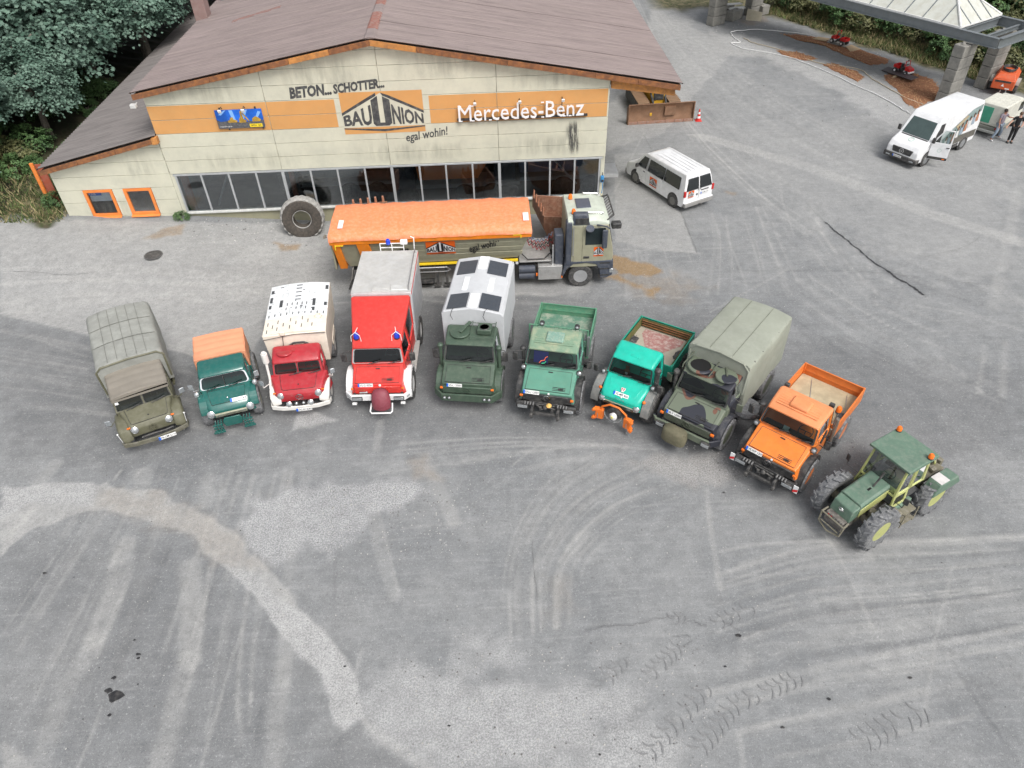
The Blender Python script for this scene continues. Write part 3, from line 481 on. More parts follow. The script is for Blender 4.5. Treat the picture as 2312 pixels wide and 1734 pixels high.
# oil spots and cracks: thin ragged sheets just above the asphalt
oilm = M('old_oil', (.014, .014, .016), .35, dust=.1); crk = M('crack_dark', (.075, .075, .078), .9, dust=.2, ns=8)  # dark strip colour of the asphalt cracks
rg = random.Random(77)
def onground(x, y, d=.006): return (x, y, float(gz(x, y)) + d + .018)
for x, y, r in G_OIL:
    n_ = 11; MB().sheet([onground(x + r * 1.3 * math.cos(2 * math.pi * k / n_) * rg.uniform(.6, 1.25), y + r * .9 * math.sin(2 * math.pi * k / n_) * rg.uniform(.6, 1.25)) for k in range(n_)]).build('oil_stain', oilm, None, smooth=0)['kind'] = 'structure'
for w_, pts in G_CRACK:
    sp_ = spline(pts, 12); mb = MB(); L_ = []; ox = 0
    for i, (x, y) in enumerate(sp_):
        j = min(i + 1, len(sp_) - 1); k = max(i - 1, 0); dx, dy = sp_[j][0] - sp_[k][0], sp_[j][1] - sp_[k][1]; q = math.hypot(dx, dy) + 1e-9; nx__, ny__ = -dy / q, dx / q; ox = ox * .6 + rg.uniform(-.03, .03); ww = w_ * rg.uniform(.2, .8) * (.3 if w_ < .05 else .5) * (.25 if i in (0, len(sp_) - 1) else 1)
        L_.append((onground(x + nx__ * (ox - ww), y + ny__ * (ox - ww), .003), onground(x + nx__ * (ox + ww), y + ny__ * (ox + ww), .003)))
    for (a, b_), (c, d) in zip(L_[:-1], L_[1:]): mb.add([a, b_, d, c], [(0, 1, 2, 3)])
    mb.build('asphalt_crack' if w_ < .05 else 'oil_trail', crk if w_ < .05 else oilm, None, smooth=0)['kind'] = 'structure'

mb = MB()
for (x0, y0), (x1, y1) in G_TREAD:
    dx, dy = x1 - x0, y1 - y0; q = math.hypot(dx, dy); nx__, ny__ = -dy / q, dx / q; L_ = []; b0 = rg.uniform(.03, .08)
    if rg.random() < .12: continue
    for i in range(5): f = i / 4; bow = b0 * math.sin(math.pi * f); ww = rg.uniform(.012, .026) * (.5 if i in (0, 4) else 1); L_.append((onground(x0 + dx * f + nx__ * (bow - ww), y0 + dy * f + ny__ * (bow - ww), .001), onground(x0 + dx * f + nx__ * (bow + ww), y0 + dy * f + ny__ * (bow + ww), .001)))
    for (a, b_), (c, d) in zip(L_[:-1], L_[1:]): mb.add([a, b_, d, c], [(0, 1, 2, 3)])
mb.build('tyre_prints', M('tyre_print_dark', (.175, .178, .180), .9, dust=.8, dcol=(.26, .26, .26), ns=5, world=True), None, smooth=0)['kind'] = 'structure'
# loose stones and crumbs of asphalt
rs = np.random.RandomState(9); mb = MB()
def crumbs(n, x0, x1, y0, y1, s0, s1):
    for _ in range(n):
        x, y = rs.uniform(x0, x1), rs.uniform(y0, y1); s_ = rs.uniform(s0, s1); z = float(gz(x, y)) + .012; a = rs.rand() * 6; c_, d_ = math.cos(a) * s_, math.sin(a) * s_; mb.m = int(rs.rand() < .22)
        mb.add([(x - c_, y - d_, z - .01), (x + d_, y - c_, z - .01), (x + c_ * .8, y + d_, z - .01), (x - d_, y + c_, z - .01), (x, y, z + s_ * .8)], [(0, 1, 4), (1, 2, 4), (2, 3, 4), (3, 0, 4)])
crumbs(900, -14, 16, 7, 30, .010, .028); crumbs(260, -5.6, -.5, 12.5, 15.4, .012, .03); crumbs(300, -3, 5, 6, 9.6, .012, .03); crumbs(200, -14, -4, 30, 32.2, .015, .05); crumbs(260, 18, 30, 42, 62, .02, .05); crumbs(160, 6, 12, 14.6, 16.6, .012, .03)
mb.build('loose_stones', [M('stone_pale', (.42, .41, .39), .9, dust=0), M('stone_dark', (.14, .135, .13), .9, dust=0)], None, smooth=0)['kind'] = 'stuff'
# ---------------------------------------------------------------- materials used by many things
rubber = M('rubber', (.030, .031, .033), .75, dust=.35, dcol=(.22, .21, .195), ns=4, bump=.3)
rubber_dusty = M('rubber_dusty', (.10, .103, .11), .85, dust=.6, dcol=(.30, .30, .30), ns=5, bump=.3)
blackp = M('black_plastic', (.018, .019, .021), .5, dust=.15)
darkmet = M('dark_metal', (.035, .036, .038), .6, .2, dust=.25)
chrome = M('chrome', (.75, .75, .76), .18, 1., dust=.05)
steel = M('steel', (.42, .43, .44), .4, .8, dust=.2)
alu = M('aluminium', (.62, .63, .64), .35, .7, dust=.1)
white = M('white_paint', (.80, .80, .79), .35, dust=.06, coat=.3)
lens = M('lamp_lens', (.42, .44, .45), .08, .5, dust=.05, ns=20, var=.25)
amber = M('amber_lens', (.85, .18, .02), .2, dust=.0)
redlens = M('red_lens', (.45, .02, .02), .2, dust=0)
bluelens = M('blue_lens', (.01, .05, .55), .12, dust=0, coat=.8)
orange_p = M('orange_paint', (.86, .26, .035), .4, dust=.06, coat=.2)
glass = glassM('window_glass', (.50, .56, .55), .0)
glass_dk = glassM('dark_glass', (.13, .15, .16), .08)
# ---------------------------------------------------------------- hall
RX, RZ, SL = -4.62, 8.49, .1765
def rz(x): return RZ - SL * abs(x - RX)
conc = M('wall_concrete', lin('#cbc9b6'), .85, dust=.16, dcol=(.30, .31, .27), ns=.55, var=.06, bump=.15, bs=25, world=True)
conc2 = M('plinth_concrete', lin('#98957c'), .85, dust=.2, dcol=(.2, .2, .17), ns=.8, world=True)
bandm = M('orange_wall_paint', lin('#cf985c'), .8, dust=.2, dcol=(.55, .33, .14), ns=.9, var=.07, world=True)
creamp = M('cream_wall_paint', lin('#cbc9b6'), .8, dust=.1, ns=.9, world=True)
blackl = M('weathered_black_paint', (.035, .037, .042), .7, dust=.30, dcol=(.22, .22, .20), ns=2.5)
roofm = M('fibre_cement_roof', lin('#7f7371'), .9, dust=.5, dcol=lin('#8b7f7a'), ns=.9, var=.26, bump=.6, bs=9, world=True, stretch=(.35, 4, 1))
roofm2 = M('fibre_cement_roof_grey', lin('#716c6a'), .9, dust=.4, dcol=lin('#807b78'), ns=1, var=.25, bump=.5, bs=9, world=True, stretch=(.35, 4, 1))
rust = M('rusty_fascia', (.15, .065, .035), .8, dust=.5, dcol=(.42, .17, .05), ns=2.2, var=.35)
rusto = M('peeling_orange_fascia', (.55, .24, .06), .75, dust=.55, dcol=(.25, .12, .06), ns=2.5, var=.3)
hall = thing('hall_building', 'long cream concrete hall with a shallow brown corrugated roof and an orange band', 'building', (0, 0, 0))
FY = 32.4
def clip(poly, f):   # keep f(p) >= 0
    out = []
    for i in range(len(poly)):
        a, b = poly[i], poly[(i + 1) % len(poly)]; fa, fb = f(a), f(b)
        if fa >= 0: out.append(a)
        if (fa >= 0) != (fb >= 0): t = fa / (fa - fb); out.append((a[0] + t * (b[0] - a[0]), a[1] + t * (b[1] - a[1])))
    return out
def roofclip(poly, drop=.27):
    p = clip(poly, lambda q: RZ - drop + SL * (q[0] - RX) - q[1]); return clip(p, lambda q: RZ - drop - SL * (q[0] - RX) - q[1])
def facade(poly, y0, y1, name, mat, inset=.0, bevel=.008):
    if len(poly) < 3: return
    xs = [p[0] for p in poly]; zs = [p[1] for p in poly]
    if max(xs) - min(xs) < .05 or max(zs) - min(zs) < .05: return
    return MB().prism(poly, lambda u, v, t: (u, t, v), y0, y1).build(name, mat, hall, bevel=bevel, seg=1)
ROWS = [2.86, 3.49, 4.12, 4.75, 5.38, 6.03, 6.68, 7.35, 8.0, 8.5]
BAYS = [-14.72, -9.55, -4.5, .56, 5.56]
gp = .007
for i in range(4):
    for j in range(len(ROWS) - 1):
        x0, x1, z0, z1 = BAYS[i] + gp, BAYS[i + 1] - gp, ROWS[j] + gp, ROWS[j + 1] - gp
        facade(roofclip([(x0, z0), (x1, z0), (x1, z1), (x0, z1)]), FY, FY + .12, 'wall_panel', conc)
    facade([(BAYS[i] + gp, -.3), (BAYS[i + 1] - gp, -.3), (BAYS[i + 1] - gp, .84), (BAYS[i] + gp, .84)], FY + .03, FY + .2, 'plinth_panel', conc2)
# wing
def wz(x): return 4.72 - .228 * (-14.72 - x)
WR = [.3, .86, 1.6, 2.24, 2.89, 3.53, 4.16, 4.8]
for j in range(len(WR) - 1):
    z0, z1 = WR[j] + gp, WR[j + 1] - gp
    segs = [(-20.14, -19.02), (-17.64, -17.16), (-15.82, -14.74)] if j in (1, 2) else [(-20.14, -14.74)]
    for a, b_ in segs: facade(clip([(a, z0), (b_, z0), (b_, z1), (a, z1)], lambda q: 4.72 - .22 - .228 * (-14.72 - q[0]) - q[1]), FY, FY + .12, 'wall_panel', conc)
# solid walls behind the panels, sides
MB().box(5.38, 5.56, FY + .13, 78, -.3, 6.1).build('side_wall', conc, hall); MB().box(-20.12, -19.96, FY + .13, 78, -.3, 3.1).build('side_wall', conc, hall)
mb = MB(); mb.hexa([(-14.7, FY + .13, 4.3), (-14.5, FY + .13, 4.3), (-14.5, 78, 4.3), (-14.7, 78, 4.3), (-14.7, FY + .13, 6.4), (-14.5, FY + .13, 6.4), (-14.5, 78, 6.4), (-14.7, 78, 6.4)]); mb.build('clerestory_wall', conc, hall)
mb = MB(); poly = roofclip([(-14.5, 2.83), (5.3, 2.83), (5.3, 9), (-14.5, 9)], .32); mb.prism(poly, lambda u, v, t: (u, t, v), FY + .125, FY + .2)
mb.prism(clip([(-20., 2.25), (-14.72, 2.25), (-14.72, 4.6), (-20., 4.6)], lambda q: 4.44 - .228 * (-14.72 - q[0]) - q[1]), lambda u, v, t: (u, t, v), FY + .125, FY + .2)
mb.build('backing_wall', M('joint_backing', (.36, .35, .30), .9), hall)  # one even wall colour showing through the panel joints
# painted bands and logo (thin sheets of paint, one per concrete course)
def paint(poly, mat, name='painted_band', k=1): 
    return MB().sheet([(u, FY - .004 * k, v) for u, v in poly]).build(name, mat, hall, smooth=0)
for a, b_ in ((-14.72, -6.56), (-2.45, 5.5)):
    ed = [a] + [x for x in BAYS if a < x - .1 and x < b_ - .1] + [b_]
    for x0, x1 in zip(ed[:-1], ed[1:]):
        for z0, z1 in ((4.765, 5.37), (5.39, 6.0)): paint([(x0 + .012, z0), (x1 - .012, z0), (x1 - .012, z1), (x0 + .012, z1)], bandm)
def logo(org, xd, zd, w, h, parent, mats, lift=.004, names=('logo_background', 'logo_field', 'logo_lettering')):
    """company emblem: roof shape over the word, drawn as three layers of flat print"""
    org = Vector(org); xd = Vector(xd); zd = Vector(zd); nn = xd.cross(zd).normalized()
    def L(k, polys):
        mb = MB()
        for p in polys: mb.sheet([org + xd * (u * w) + zd * (v * h) + nn * lift * k for u, v in p])
        return mb
    L(1, [[(0, 0), (1, 0), (1, 1), (0, 1)]]).build(names[0], mats[0], parent, smooth=0)
    L(2, [[(0, .16), (1, .16), (1, .50), (.5, .97), (0, .50)]]).build(names[1], mats[1], parent, smooth=0)
    mb = L(3, [[(.0, .455), (.44, .90), (.44, .97), (.36, .895), (0, .52)], [(1., .455), (.52, .90), (.50, .97), (.60, .90), (1, .52)],
               [(.37, .24), (.40, .18), (.56, .18), (.60, .24), (.60, .80), (.515, .885), (.515, .26), (.455, .26), (.455, .90), (.37, .80)],
               [(0, .13), (.5, .045), (1, .13), (1, .155), (.5, .10), (0, .155)]])
    def word(key, x0, x1, up):
        def wp(X, Y):
            t = X / ((x1 - x0) * w); hh = (.24 + .26 * (t if up else 1 - t)) * h; return X, Y / (.5 * h) * hh
        letter(mb, key, org + xd * (x0 * w) + zd * (.20 * h) + nn * lift * 3, xd, zd, (x1 - x0) * w, .5 * h, wp)
    word('BAU', .01, .36, True); word('NION', .61, .99, False)
    mb.build(names[2], mats[2], parent, smooth=0)
prep_text([('BAU', 'BAU', 0, .035), ('NION', 'NION', 0, .035), ('BETON', 'BETON...', .22, .05), ('SCHOTTER', 'SCHOTTER...', .22, .05), ('egal', 'egal wohin!', .25, .018), ('MB', 'Mercedes-Benz', 0, 0),
           ('VSU', 'VS-U 163', 0, .01), ('FRU', 'FR-UM 21 H', 0, .01), ('OGA', 'OG-AP 404H', 0, .01), ('VSG', 'VS-G 435H', 0, .01), ('VSL', 'VS-L 1300H', 0, .01), ('KNU', 'KN-U 1200H', 0, .01), ('VSM', 'VS-MB 406', 0, .01), ('BBY', 'BB-Y 1300H', 0, .01), ('VSW', 'VS-WP 13H', 0, .01), ('WOC', 'WO-CC 6666', 0, .01), ('VSB', 'VS-BU 271', 0, .01),
           ('zep', 'zeppelin-cat.de', 0, .0), ('ZEP', 'ZEPPELIN', 0, .02), ('CAT', 'CAT', 0, .03), ('uni', 'Unimog', .1, .01), ('bauu', 'bau-union.de', 0, 0), ('G', 'G', 0, .02), ('H', 'H', .3, .03), ('case', 'CASE', 0, .02), ('coll', 'COLLECTES', 0, 0)])
logo((-6.33, FY, 4.41), (1, 0, 0), (0, 0, 1), 3.62, 1.86, hall, (bandm, creamp, blackl), .006)
def wtext(key, x0, z0, x1, z1, h, mat=blackl, name='painted_lettering'):
    a = math.atan2(z1 - z0, x1 - x0); mb = MB(); letter(mb, key, (x0, FY - .006, z0), (math.cos(a), 0, math.sin(a)), (-math.sin(a), 0, math.cos(a)), math.hypot(x1 - x0, z1 - z0), h)
    return mb.build(name, mat, hall, smooth=0)
wtext('BETON', -8.44, 6.08, -6.6, 6.20, .50); wtext('SCHOTTER', -6.52, 6.22, -4.28, 6.42, .42); wtext('egal', -3.6, 3.84, -1.66, 4.1, .52)
# black water stain under the big lettering
def grime(x0, x1, z0, z1, m, k): MB().sheet([(x0, FY - .008 - k * .001, z0), (x1, FY - .008 - k * .001, z0), (x1, FY - .008 - k * .001, z1), (x0, FY - .008 - k * .001, z1)]).build('stain', m, hall, smooth=0)
sootm = grimeM('soot_stain', (.10, .10, .095), 1.5, 9, .9); runm = grimeM('rain_streaks', (.26, .26, .22), .22, 3.2, .6)
grime(3.6, 4.4, 2.92, 4.72, sootm, 1); grime(3.75, 4.25, 3.1, 4.7, sootm, 2)
for k, (a_, b_, c_, d_) in enumerate([(-14.6, -9.7, 5.9, 7.3), (-9.4, -4.6, 6.3, 8.1), (-4.3, .4, 6.5, 8.2), (.7, 5.4, 5.9, 7.2), (-14.6, -8, 2.9, 3.9), (-7, 0, 2.9, 4.0), (.5, 5.5, 2.9, 4.1), (-20, -15, .7, 1.9), (-17, -15, 2.6, 4.1), (-14, -6, .85, 1.2)]): grime(a_, b_, c_, d_, runm, 3 + k * .3)
# window strip
MUL = [-14.5, -13.33, -12.06, -10.79, -9.55, -8.26, -7.01, -5.74, -4.48, -3.18, -1.95, -.70, .56, 1.78, 2.95, 4.12, 5.3]
frm = M('window_frame_grey', (.44, .46, .47), .45, .2, dust=.15)
mb = MB(); mb.box(-14.6, 5.42, FY - .03, FY + .1, 2.76, 2.85); mb.build('window_head', frm, hall, bevel=.01, seg=1)
mb = MB(); mb.box(-14.6, 5.42, FY - .10, FY + .1, .845, .93); mb.build('window_sill', M('sill_white', (.62, .63, .60), .5, dust=.25), hall, bevel=.01, seg=1)
for i, x in enumerate(MUL):
    w_ = .065 if i in (4, 8, 12) else .04
    MB().box(x - w_, x + w_, FY - .03, FY + .08, .93, 2.76).build('mullion', frm, hall, bevel=.006, seg=1)
hg = glassM('hall_glass', (.75, .80, .82), .08, .03)
facade([(-14.73, .84), (-14.55, .84), (-14.55, 2.85), (-14.73, 2.85)], FY + .01, FY + .12, 'wall_panel', conc)
for i in range(16):
    w0 = .065 if i in (4, 8, 12) else .04; w1 = .065 if i + 1 in (4, 8, 12) else .04
    MB().box(MUL[i] + w0, MUL[i + 1] - w1, FY + .03, FY + .04, .93, 2.76).build('window_pane', hg, hall, smooth=0)
# dusty diagonal braces behind the glass
MB().tube([(-13.15, FY + .5, .95), (-12.2, FY + .5, 2.7)], .05).build('brace', alu, hall); MB().tube([(3.1, FY + .5, 2.65), (4.3, FY + .5, 1.3)], .05).build('brace', alu, hall)
# orange office windows
ow = M('orange_frame', lin('#e8843a'), .5, dust=.08)
for xa, xb in ((-19.0, -17.66), (-17.14, -15.84)):
    mb = MB(); pane = mb.frame((xa, FY - .03, .9), (xb, FY - .03, .9), (xb, FY - .03, 2.23), (xa, FY - .03, 2.23), (.13, .13, .12, .12), .14, .01)
    o = mb.build('office_window', ow, hall, bevel=.006, seg=1)
    MB().sheet(pane).build('pane', glassM('office_glass', (.8, .84, .86), .06), o, smooth=0)
    MB().hexa([(xa - .02, FY - .17, .84), (xb + .02, FY - .17, .84), (xb + .02, FY, .86), (xa - .02, FY, .86), (xa - .02, FY - .17, .87), (xb + .02, FY - .17, .87), (xb + .02, FY, .92), (xa - .02, FY, .92)]).build('sill', ow, o, bevel=.006, seg=1)
mb = MB(); mb.box(-18.85, -17.8, FY + .14, FY + .16, 1.6, 2.1); mb.build('roller_blind', M('blind', (.6, .66, .7), .7), hall)
mb = MB(); mb.box(-18.83, -18.25, FY + .06, FY + .07, 1.93, 2.08); o = mb.build('window_sticker', M('sticker_blue', (.02, .12, .5), .4, dust=0), hall)
mb = MB(); letter(mb, 'case', (-18.8, FY + .055, 1.96), (1, 0, 0), (0, 0, 1), .3, .09); mb.build('lettering', white, o, smooth=0)
# interior seen through the panes
mb = MB(); mb.box(-14.6, 5.4, FY + .2, 46, -.05, .02); mb.build('hall_floor', M('hall_floor', (.16, .16, .155), .8), hall)
mb = MB(); mb.box(-14.6, 5.4, 46, 46.1, 0, 8); mb.box(-14.65, -14.55, FY + .2, 46, 0, 4.4); mb.build('inner_wall', M('hall_inner', (.20, .21, .20), .9), hall)
mb = MB(); mb.box(-20, -14.8, FY + 2.5, FY + 2.6, .3, 3.2); mb.box(-20, -14.8, FY + .2, FY + 2.5, .6, .7); mb.build('office_inner', M('office_inner', (.25, .17, .12), .8, var=.4, ns=2), hall)
MB().box(-14.45, -14.2, FY + .3, FY + .6, 0, 4).build('inner_column', M('red_oxide', (.28, .09, .05), .7), hall)
MB().box(-9.4, -9.2, FY + .35, FY + .6, 0, 4).build('inner_column', _M['red_oxide'], hall)
# roof sheets: corrugation runs down the slope
def sheet_mesh(L, Wd, per, name):
    nw = int(round(Wd / per)); k = nw * 4; vs = [] 
    for i in range(k + 1):
        y = Wd * i / k; z = .034 * math.cos(2 * math.pi * i / 4)
        vs += [(0, y, z), (L, y, z), (L, y, z - .035)]
    me = bpy.data.meshes.new(name); me.from_pydata(vs, [], [(3 * i, 3 * i + 1, 3 * i + 4, 3 * i + 3) for i in range(k)] + [(3 * i + 1, 3 * i + 2, 3 * i + 5, 3 * i + 4) for i in range(k)]); me.shade_smooth(); me.set_sharp_from_angle(angle=R_(60)); return me
YL = 2.48
def roof_side(xr, xe, zr, slope, n, mat, rows, y0=32.08):
    sgn = 1 if xe > xr else -1; run = abs(xe - xr) / n; L = run * math.sqrt(1 + slope * slope) + .08
    me = sheet_mesh(L, YL, .248, 'roof_sheet'); me.materials.append(mat); r2 = random.Random(7)
    for i in range(n):
        for j in range(rows):
            o = bpy.data.objects.new('roof_sheet', me); COL.objects.link(o); o.parent = hall
            x = xr + sgn * run * i; z = zr - slope * run * i - .012 * (i % 2 == 1) + .0
            z = zr - slope * run * i + .05
            an = math.atan(slope) + .002
            if sgn > 0: z += .012 * (j % 2); o.matrix_local = Matrix.Translation((x, y0 + YL * j, z)) @ Matrix.Rotation(an + r2.uniform(-.002, .002), 4, 'Y')
            else: o.matrix_local = Matrix.Translation((x, y0 + YL * (j + 1), z)) @ Matrix.Rotation(math.pi, 4, 'Z') @ Matrix.Rotation(an + r2.uniform(-.002, .002), 4, 'Y')
roof_side(RX, 8.62, RZ, SL, 10, roofm, 14); roof_side(RX, -15.0, RZ, SL, 8, roofm, 12); roof_side(-14.7, -20.36, 4.75, .228, 4, roofm2, 12)
mb = MB()
for s_, xe in ((1, 8.55), (-1, -14.95)): mb.hexa([(RX, 32.2, RZ - .10), (xe, 32.2, rz(xe) - .10), (xe, 80, rz(xe) - .10), (RX, 80, RZ - .10), (RX, 32.2, RZ - .05), (xe, 32.2, rz(xe) - .05), (xe, 80, rz(xe) - .05), (RX, 80, RZ - .05)])
mb.hexa([(-20.3, 32.2, 3.35), (-14.72, 32.2, 4.63), (-14.72, 80, 4.63), (-20.3, 80, 3.35), (-20.3, 32.2, 3.40), (-14.72, 32.2, 4.68), (-14.72, 80, 4.68), (-20.3, 80, 3.40)])
mb.build('roof_deck', M('roof_timber', (.12, .09, .07), .9), hall)
redr = M('red_roof_tile', (.24, .085, .06), .85, dust=.3, ns=3)
for k in range(16):
    MB().hexa([(RX - .27, 32.1 + k * 1.24, RZ + .0), (RX + .27, 32.1 + k * 1.24, RZ + .0), (RX + .27, 33.3 + k * 1.24, RZ), (RX - .27, 33.3 + k * 1.24, RZ), (RX - .16, 32.1 + k * 1.24, RZ + .09), (RX + .16, 32.1 + k * 1.24, RZ + .09), (RX + .16, 33.32 + k * 1.24, RZ + .10), (RX - .16, 33.32 + k * 1.24, RZ + .10)]).build('ridge_cap', redr if k % 3 else roofm, hall, bevel=.03, seg=2)
MB().hexa([(-12.6, 40.4, rz(-12.6) + .055), (-10.2, 41.1, rz(-10.2) + .055), (-10.2, 41.5, rz(-10.2) + .055), (-12.6, 40.8, rz(-12.6) + .055), (-12.6, 40.4, rz(-12.6) + .07), (-10.2, 41.1, rz(-10.2) + .07), (-10.2, 41.5, rz(-10.2) + .07), (-12.6, 40.8, rz(-12.6) + .07)]).build('red_repair_sheet', redr, hall)
# fascia boards with worn paint
def fasc(x0, z0, x1, z1, h, mat, n, y=32.06):
    for i in range(n):
        a = x0 + (x1 - x0) * i / n; b_ = x0 + (x1 - x0) * (i + 1) / n - .012; za = z0 + (z1 - z0) * i / n; zb = z0 + (z1 - z0) * (i + 1) / n
        MB().hexa([(a, y, za - h), (b_, y, zb - h), (b_, y + .05, zb - h), (a, y + .05, za - h), (a, y, za), (b_, y, zb), (b_, y + .05, zb), (a, y + .05, za)]).build('fascia_board', mat[i % len(mat)], hall, bevel=.006, seg=1)
fasc(-15.02, rz(-15.02) - .02, RX, RZ - .02, .23, [rust, rust, rust, rust, rusto], 6)
fasc(RX + .0, RZ - .02, 8.62, rz(8.62) - .02, .23, [rusto, rust, rust, rust, rust, rust, rust], 7)
fasc(-20.36, 3.41, -14.74, 4.70, .22, [rust, rust, rust], 3)
MB().hexa([(-14.86, 32.03, 4.42), (-14.6, 32.03, 4.45), (-14.6, 32.3, 4.45), (-14.86, 32.3, 4.42), (-14.86, 32.03, 4.72), (-14.6, 32.03, 4.76), (-14.6, 32.3, 4.76), (-14.86, 32.3, 4.72)]).build('fascia_end', rusto, hall, bevel=.01, seg=1)
mb = MB(); x0, x1 = 5.6, 8.45; mb.hexa([(x0, 32.3, rz(x0) - .66), (x1, 32.3, rz(x1) - .58), (x1, 32.5, rz(x1) - .58), (x0, 32.5, rz(x0) - .66), (x0, 32.3, rz(x0) - .26), (x1, 32.3, rz(x1) - .26), (x1, 32.5, rz(x1) - .26), (x0, 32.5, rz(x0) - .26)]); mb.build('overhang_beam', rusto, hall, bevel=.01)
mb = MB(); mb.box(8.5, 8.62, 32.1, 78, rz(8.6) - .2, rz(8.6) - .04); mb.build('gutter', rust, hall)
for k in range(9): MB().box(5.58, 8.4, 33.6 + k * 5, 33.8 + k * 5, rz(8.4) - .45, rz(8.4) - .18).build('rafter', _M['roof_timber'], hall)
# chimney
mb = MB(); mb.frame((-15.15, 42.6, 5.3), (-14.45, 42.6, 5.3), (-14.45, 42.6, 8.1), (-15.15, 42.6, 8.1), (.01, .01, .01, .01), .01) if 0 else mb.box(-15.15, -14.5, 42.6, 43.4, 5.0, 8.1)
ch = mb.build('chimney', M('chimney_cladding', lin('#8a6f6a'), .8, dust=.2, ns=2), hall, bevel=.015, seg=1)
mb = MB(); mb.box(-15.2, -14.45, 42.55, 43.45, 8.1, 8.2); mb.build('cap', _M['chimney_cladding'], ch, bevel=.01); MB().lathe([(.13, 8.2), (.13, 8.26), (.10, 8.26), (.10, 8.1)], (-14.82, 43., 0), (0, 0, 1), 12).build('flue', blackp, ch)
mb = MB(); mb.tube([(-14.9, 32.1, 6.3), (-14.95, 31.95, 6.25)], .03); mb.box(-15.1, -14.85, 31.75, 31.95, 6.17, 6.33); mb.build('corner_camera', M('lamp_grey', (.55, .55, .53), .5), hall, bevel=.02)
# serif sign letters standing proud of the wall, on a rail
sign = thing('letter_sign', 'white raised serif letter sign on the orange band at the right of the facade', 'sign', (0, 0, 0))
co, fs = TXT['MB']; tw = co.max(0); 
mb = MB(); letter(mb, 'MB', (-1.18, FY - .14, 4.84), (1, 0, -.0 + .0135), (0, 0, 1), 5.6, .72, thick=.05)
def sf(x, z, w=.13): mb.box(x - w / 2, x + w / 2, FY - .193, FY - .14, z, z + .035)
sx = 5.6 / tw[0]
for fx, tops in ((.018, 1), (.115, 1), (.252, 0), (.60, 0), (.672, 1), (.845, 0), (.892, 0)):
    x = -1.18 + 5.6 * fx; zz = 4.84 + .0135 * 5.6 * fx; sf(x, zz)
    if tops: sf(x - .02, zz + .66)
mb.build('letters', M('sign_white', (.82, .82, .83), .4, dust=.02), sign)
mb = MB(); mb.box(-1.25, 4.6, FY - .13, FY - .03, 4.86, 4.95); mb.build('rail', blackp, sign)
for x in (-.42, 1.55, 3.45):
    mb = MB(); mb.tube([(x, FY - .02, 5.5), (x, FY - .02, 5.72), (x, FY - .45, 5.75)], .015); mb.tube([(x, FY - .03, 4.95), (x, FY - .03, 5.5)], .015); a = mb.build('lamp_arm', blackp, sign)
    mb = MB(); mb.obox((x, FY - .45, 5.72), .13, .07, .13, (.4, 0, 0)); mb.build('lamp_head', white, a, bevel=.01)
# advertising board
ad = thing('advertising_board', 'blue advertising board with yellow machines at the left of the orange band', 'sign', (0, 0, 0))
ax0, ax1, az0, az1 = -11.83, -9.79, 4.93, 5.75
MB().box(ax0, ax1, FY - .09, FY - .05, az0, az1).build('board', M('ad_blue', (.015, .11, .50), .35, dust=0, ns=1.2, var=.5), ad)
aw, ah = ax1 - ax0, az1 - az0
def adp(polys, mat, name, k):
    mb = MB()
    for p in polys: mb.sheet([(ax0 + u * aw, FY - .09 - .003 * k, az0 + v * ah) for u, v in p])
    return mb.build(name, mat, ad, smooth=0)
adp([[(.06, .75), (.2, .98), (.24, .98), (.12, .72)], [(.35, .3), (.30, .98), (.38, .98), (.42, .3)], [(.5, .3), (.62, .98), (.70, .98), (.55, .3)], [(.8, .4), (.92, .9), (.98, .85), (.85, .4)]], M('ad_light', (.22, .45, .85), .4, dust=0), 'sky_beams', 1)
adp([[(0, 0), (1, 0), (1, .42), (.85, .33), (.7, .38), (.6, .3), (.45, .34), (.3, .5), (.2, .4), (.08, .38), (0, .5)]], M('ad_rock', (.05, .055, .07), .6, dust=.3, ns=9, var=.5), 'rubble_print', 2)
adp([[(.24, .32), (.42, .32), (.44, .42), (.36, .5), (.36, .6), (.3, .6), (.28, .46), (.24, .44)], [(.47, .3), (.62, .3), (.64, .42), (.58, .5), (.56, .85), (.53, .92), (.52, .6), (.48, .5)], [(.54, .92), (.56, .96), (.70, .4), (.67, .38)], [(.76, .34), (.92, .34), (.95, .44), (.9, .55), (.84, .62), (.76, .5)]], M('ad_yellow', (.45, .27, .03), .4, dust=.1, ns=8, var=.4), 'machine_print', 3)
adp([[(.68, .04), (.95, .04), (.95, .22), (.68, .22)]], M('ad_label', (.9, .66, .02), .4, dust=0), 'yellow_label', 4)
mb = MB(); letter(mb, 'ZEP', (ax0 + .70 * aw, FY - .105, az0 + .09 * ah), (1, 0, 0), (0, 0, 1), .13 * aw, .08 * ah); letter(mb, 'CAT', (ax0 + .86 * aw, FY - .105, az0 + .07 * ah), (1, 0, 0), (0, 0, 1), .07 * aw, .11 * ah); mb.build('label_lettering', blackp, ad, smooth=0)
mb = MB(); letter(mb, 'zep', (ax0 + .04 * aw, FY - .105, az0 + .06 * ah), (1, 0, 0), (0, 0, 1), .26 * aw, .10 * ah); mb.build('board_lettering', white, ad, smooth=0)
for x in (-11.5, -10.5):
    mb = MB(); mb.tube([(x, FY, 5.78), (x, FY - .1, 5.9), (x, FY - .35, 5.85)], .015); a = mb.build('lamp_arm', blackp, ad); mb = MB(); mb.obox((x, FY - .38, 5.8), .14, .07, .14, (.4, 0, 0)); mb.build('lamp_head', white, a, bevel=.01)
for x, z in ((-11.6, 5.75), (-10.05, 5.75), (-11.4, 4.85), (-9.9, 4.85)): MB().box(x - .03, x + .03, FY - .06, FY - .0, z, z + .09).build('bracket', blackp, ad)
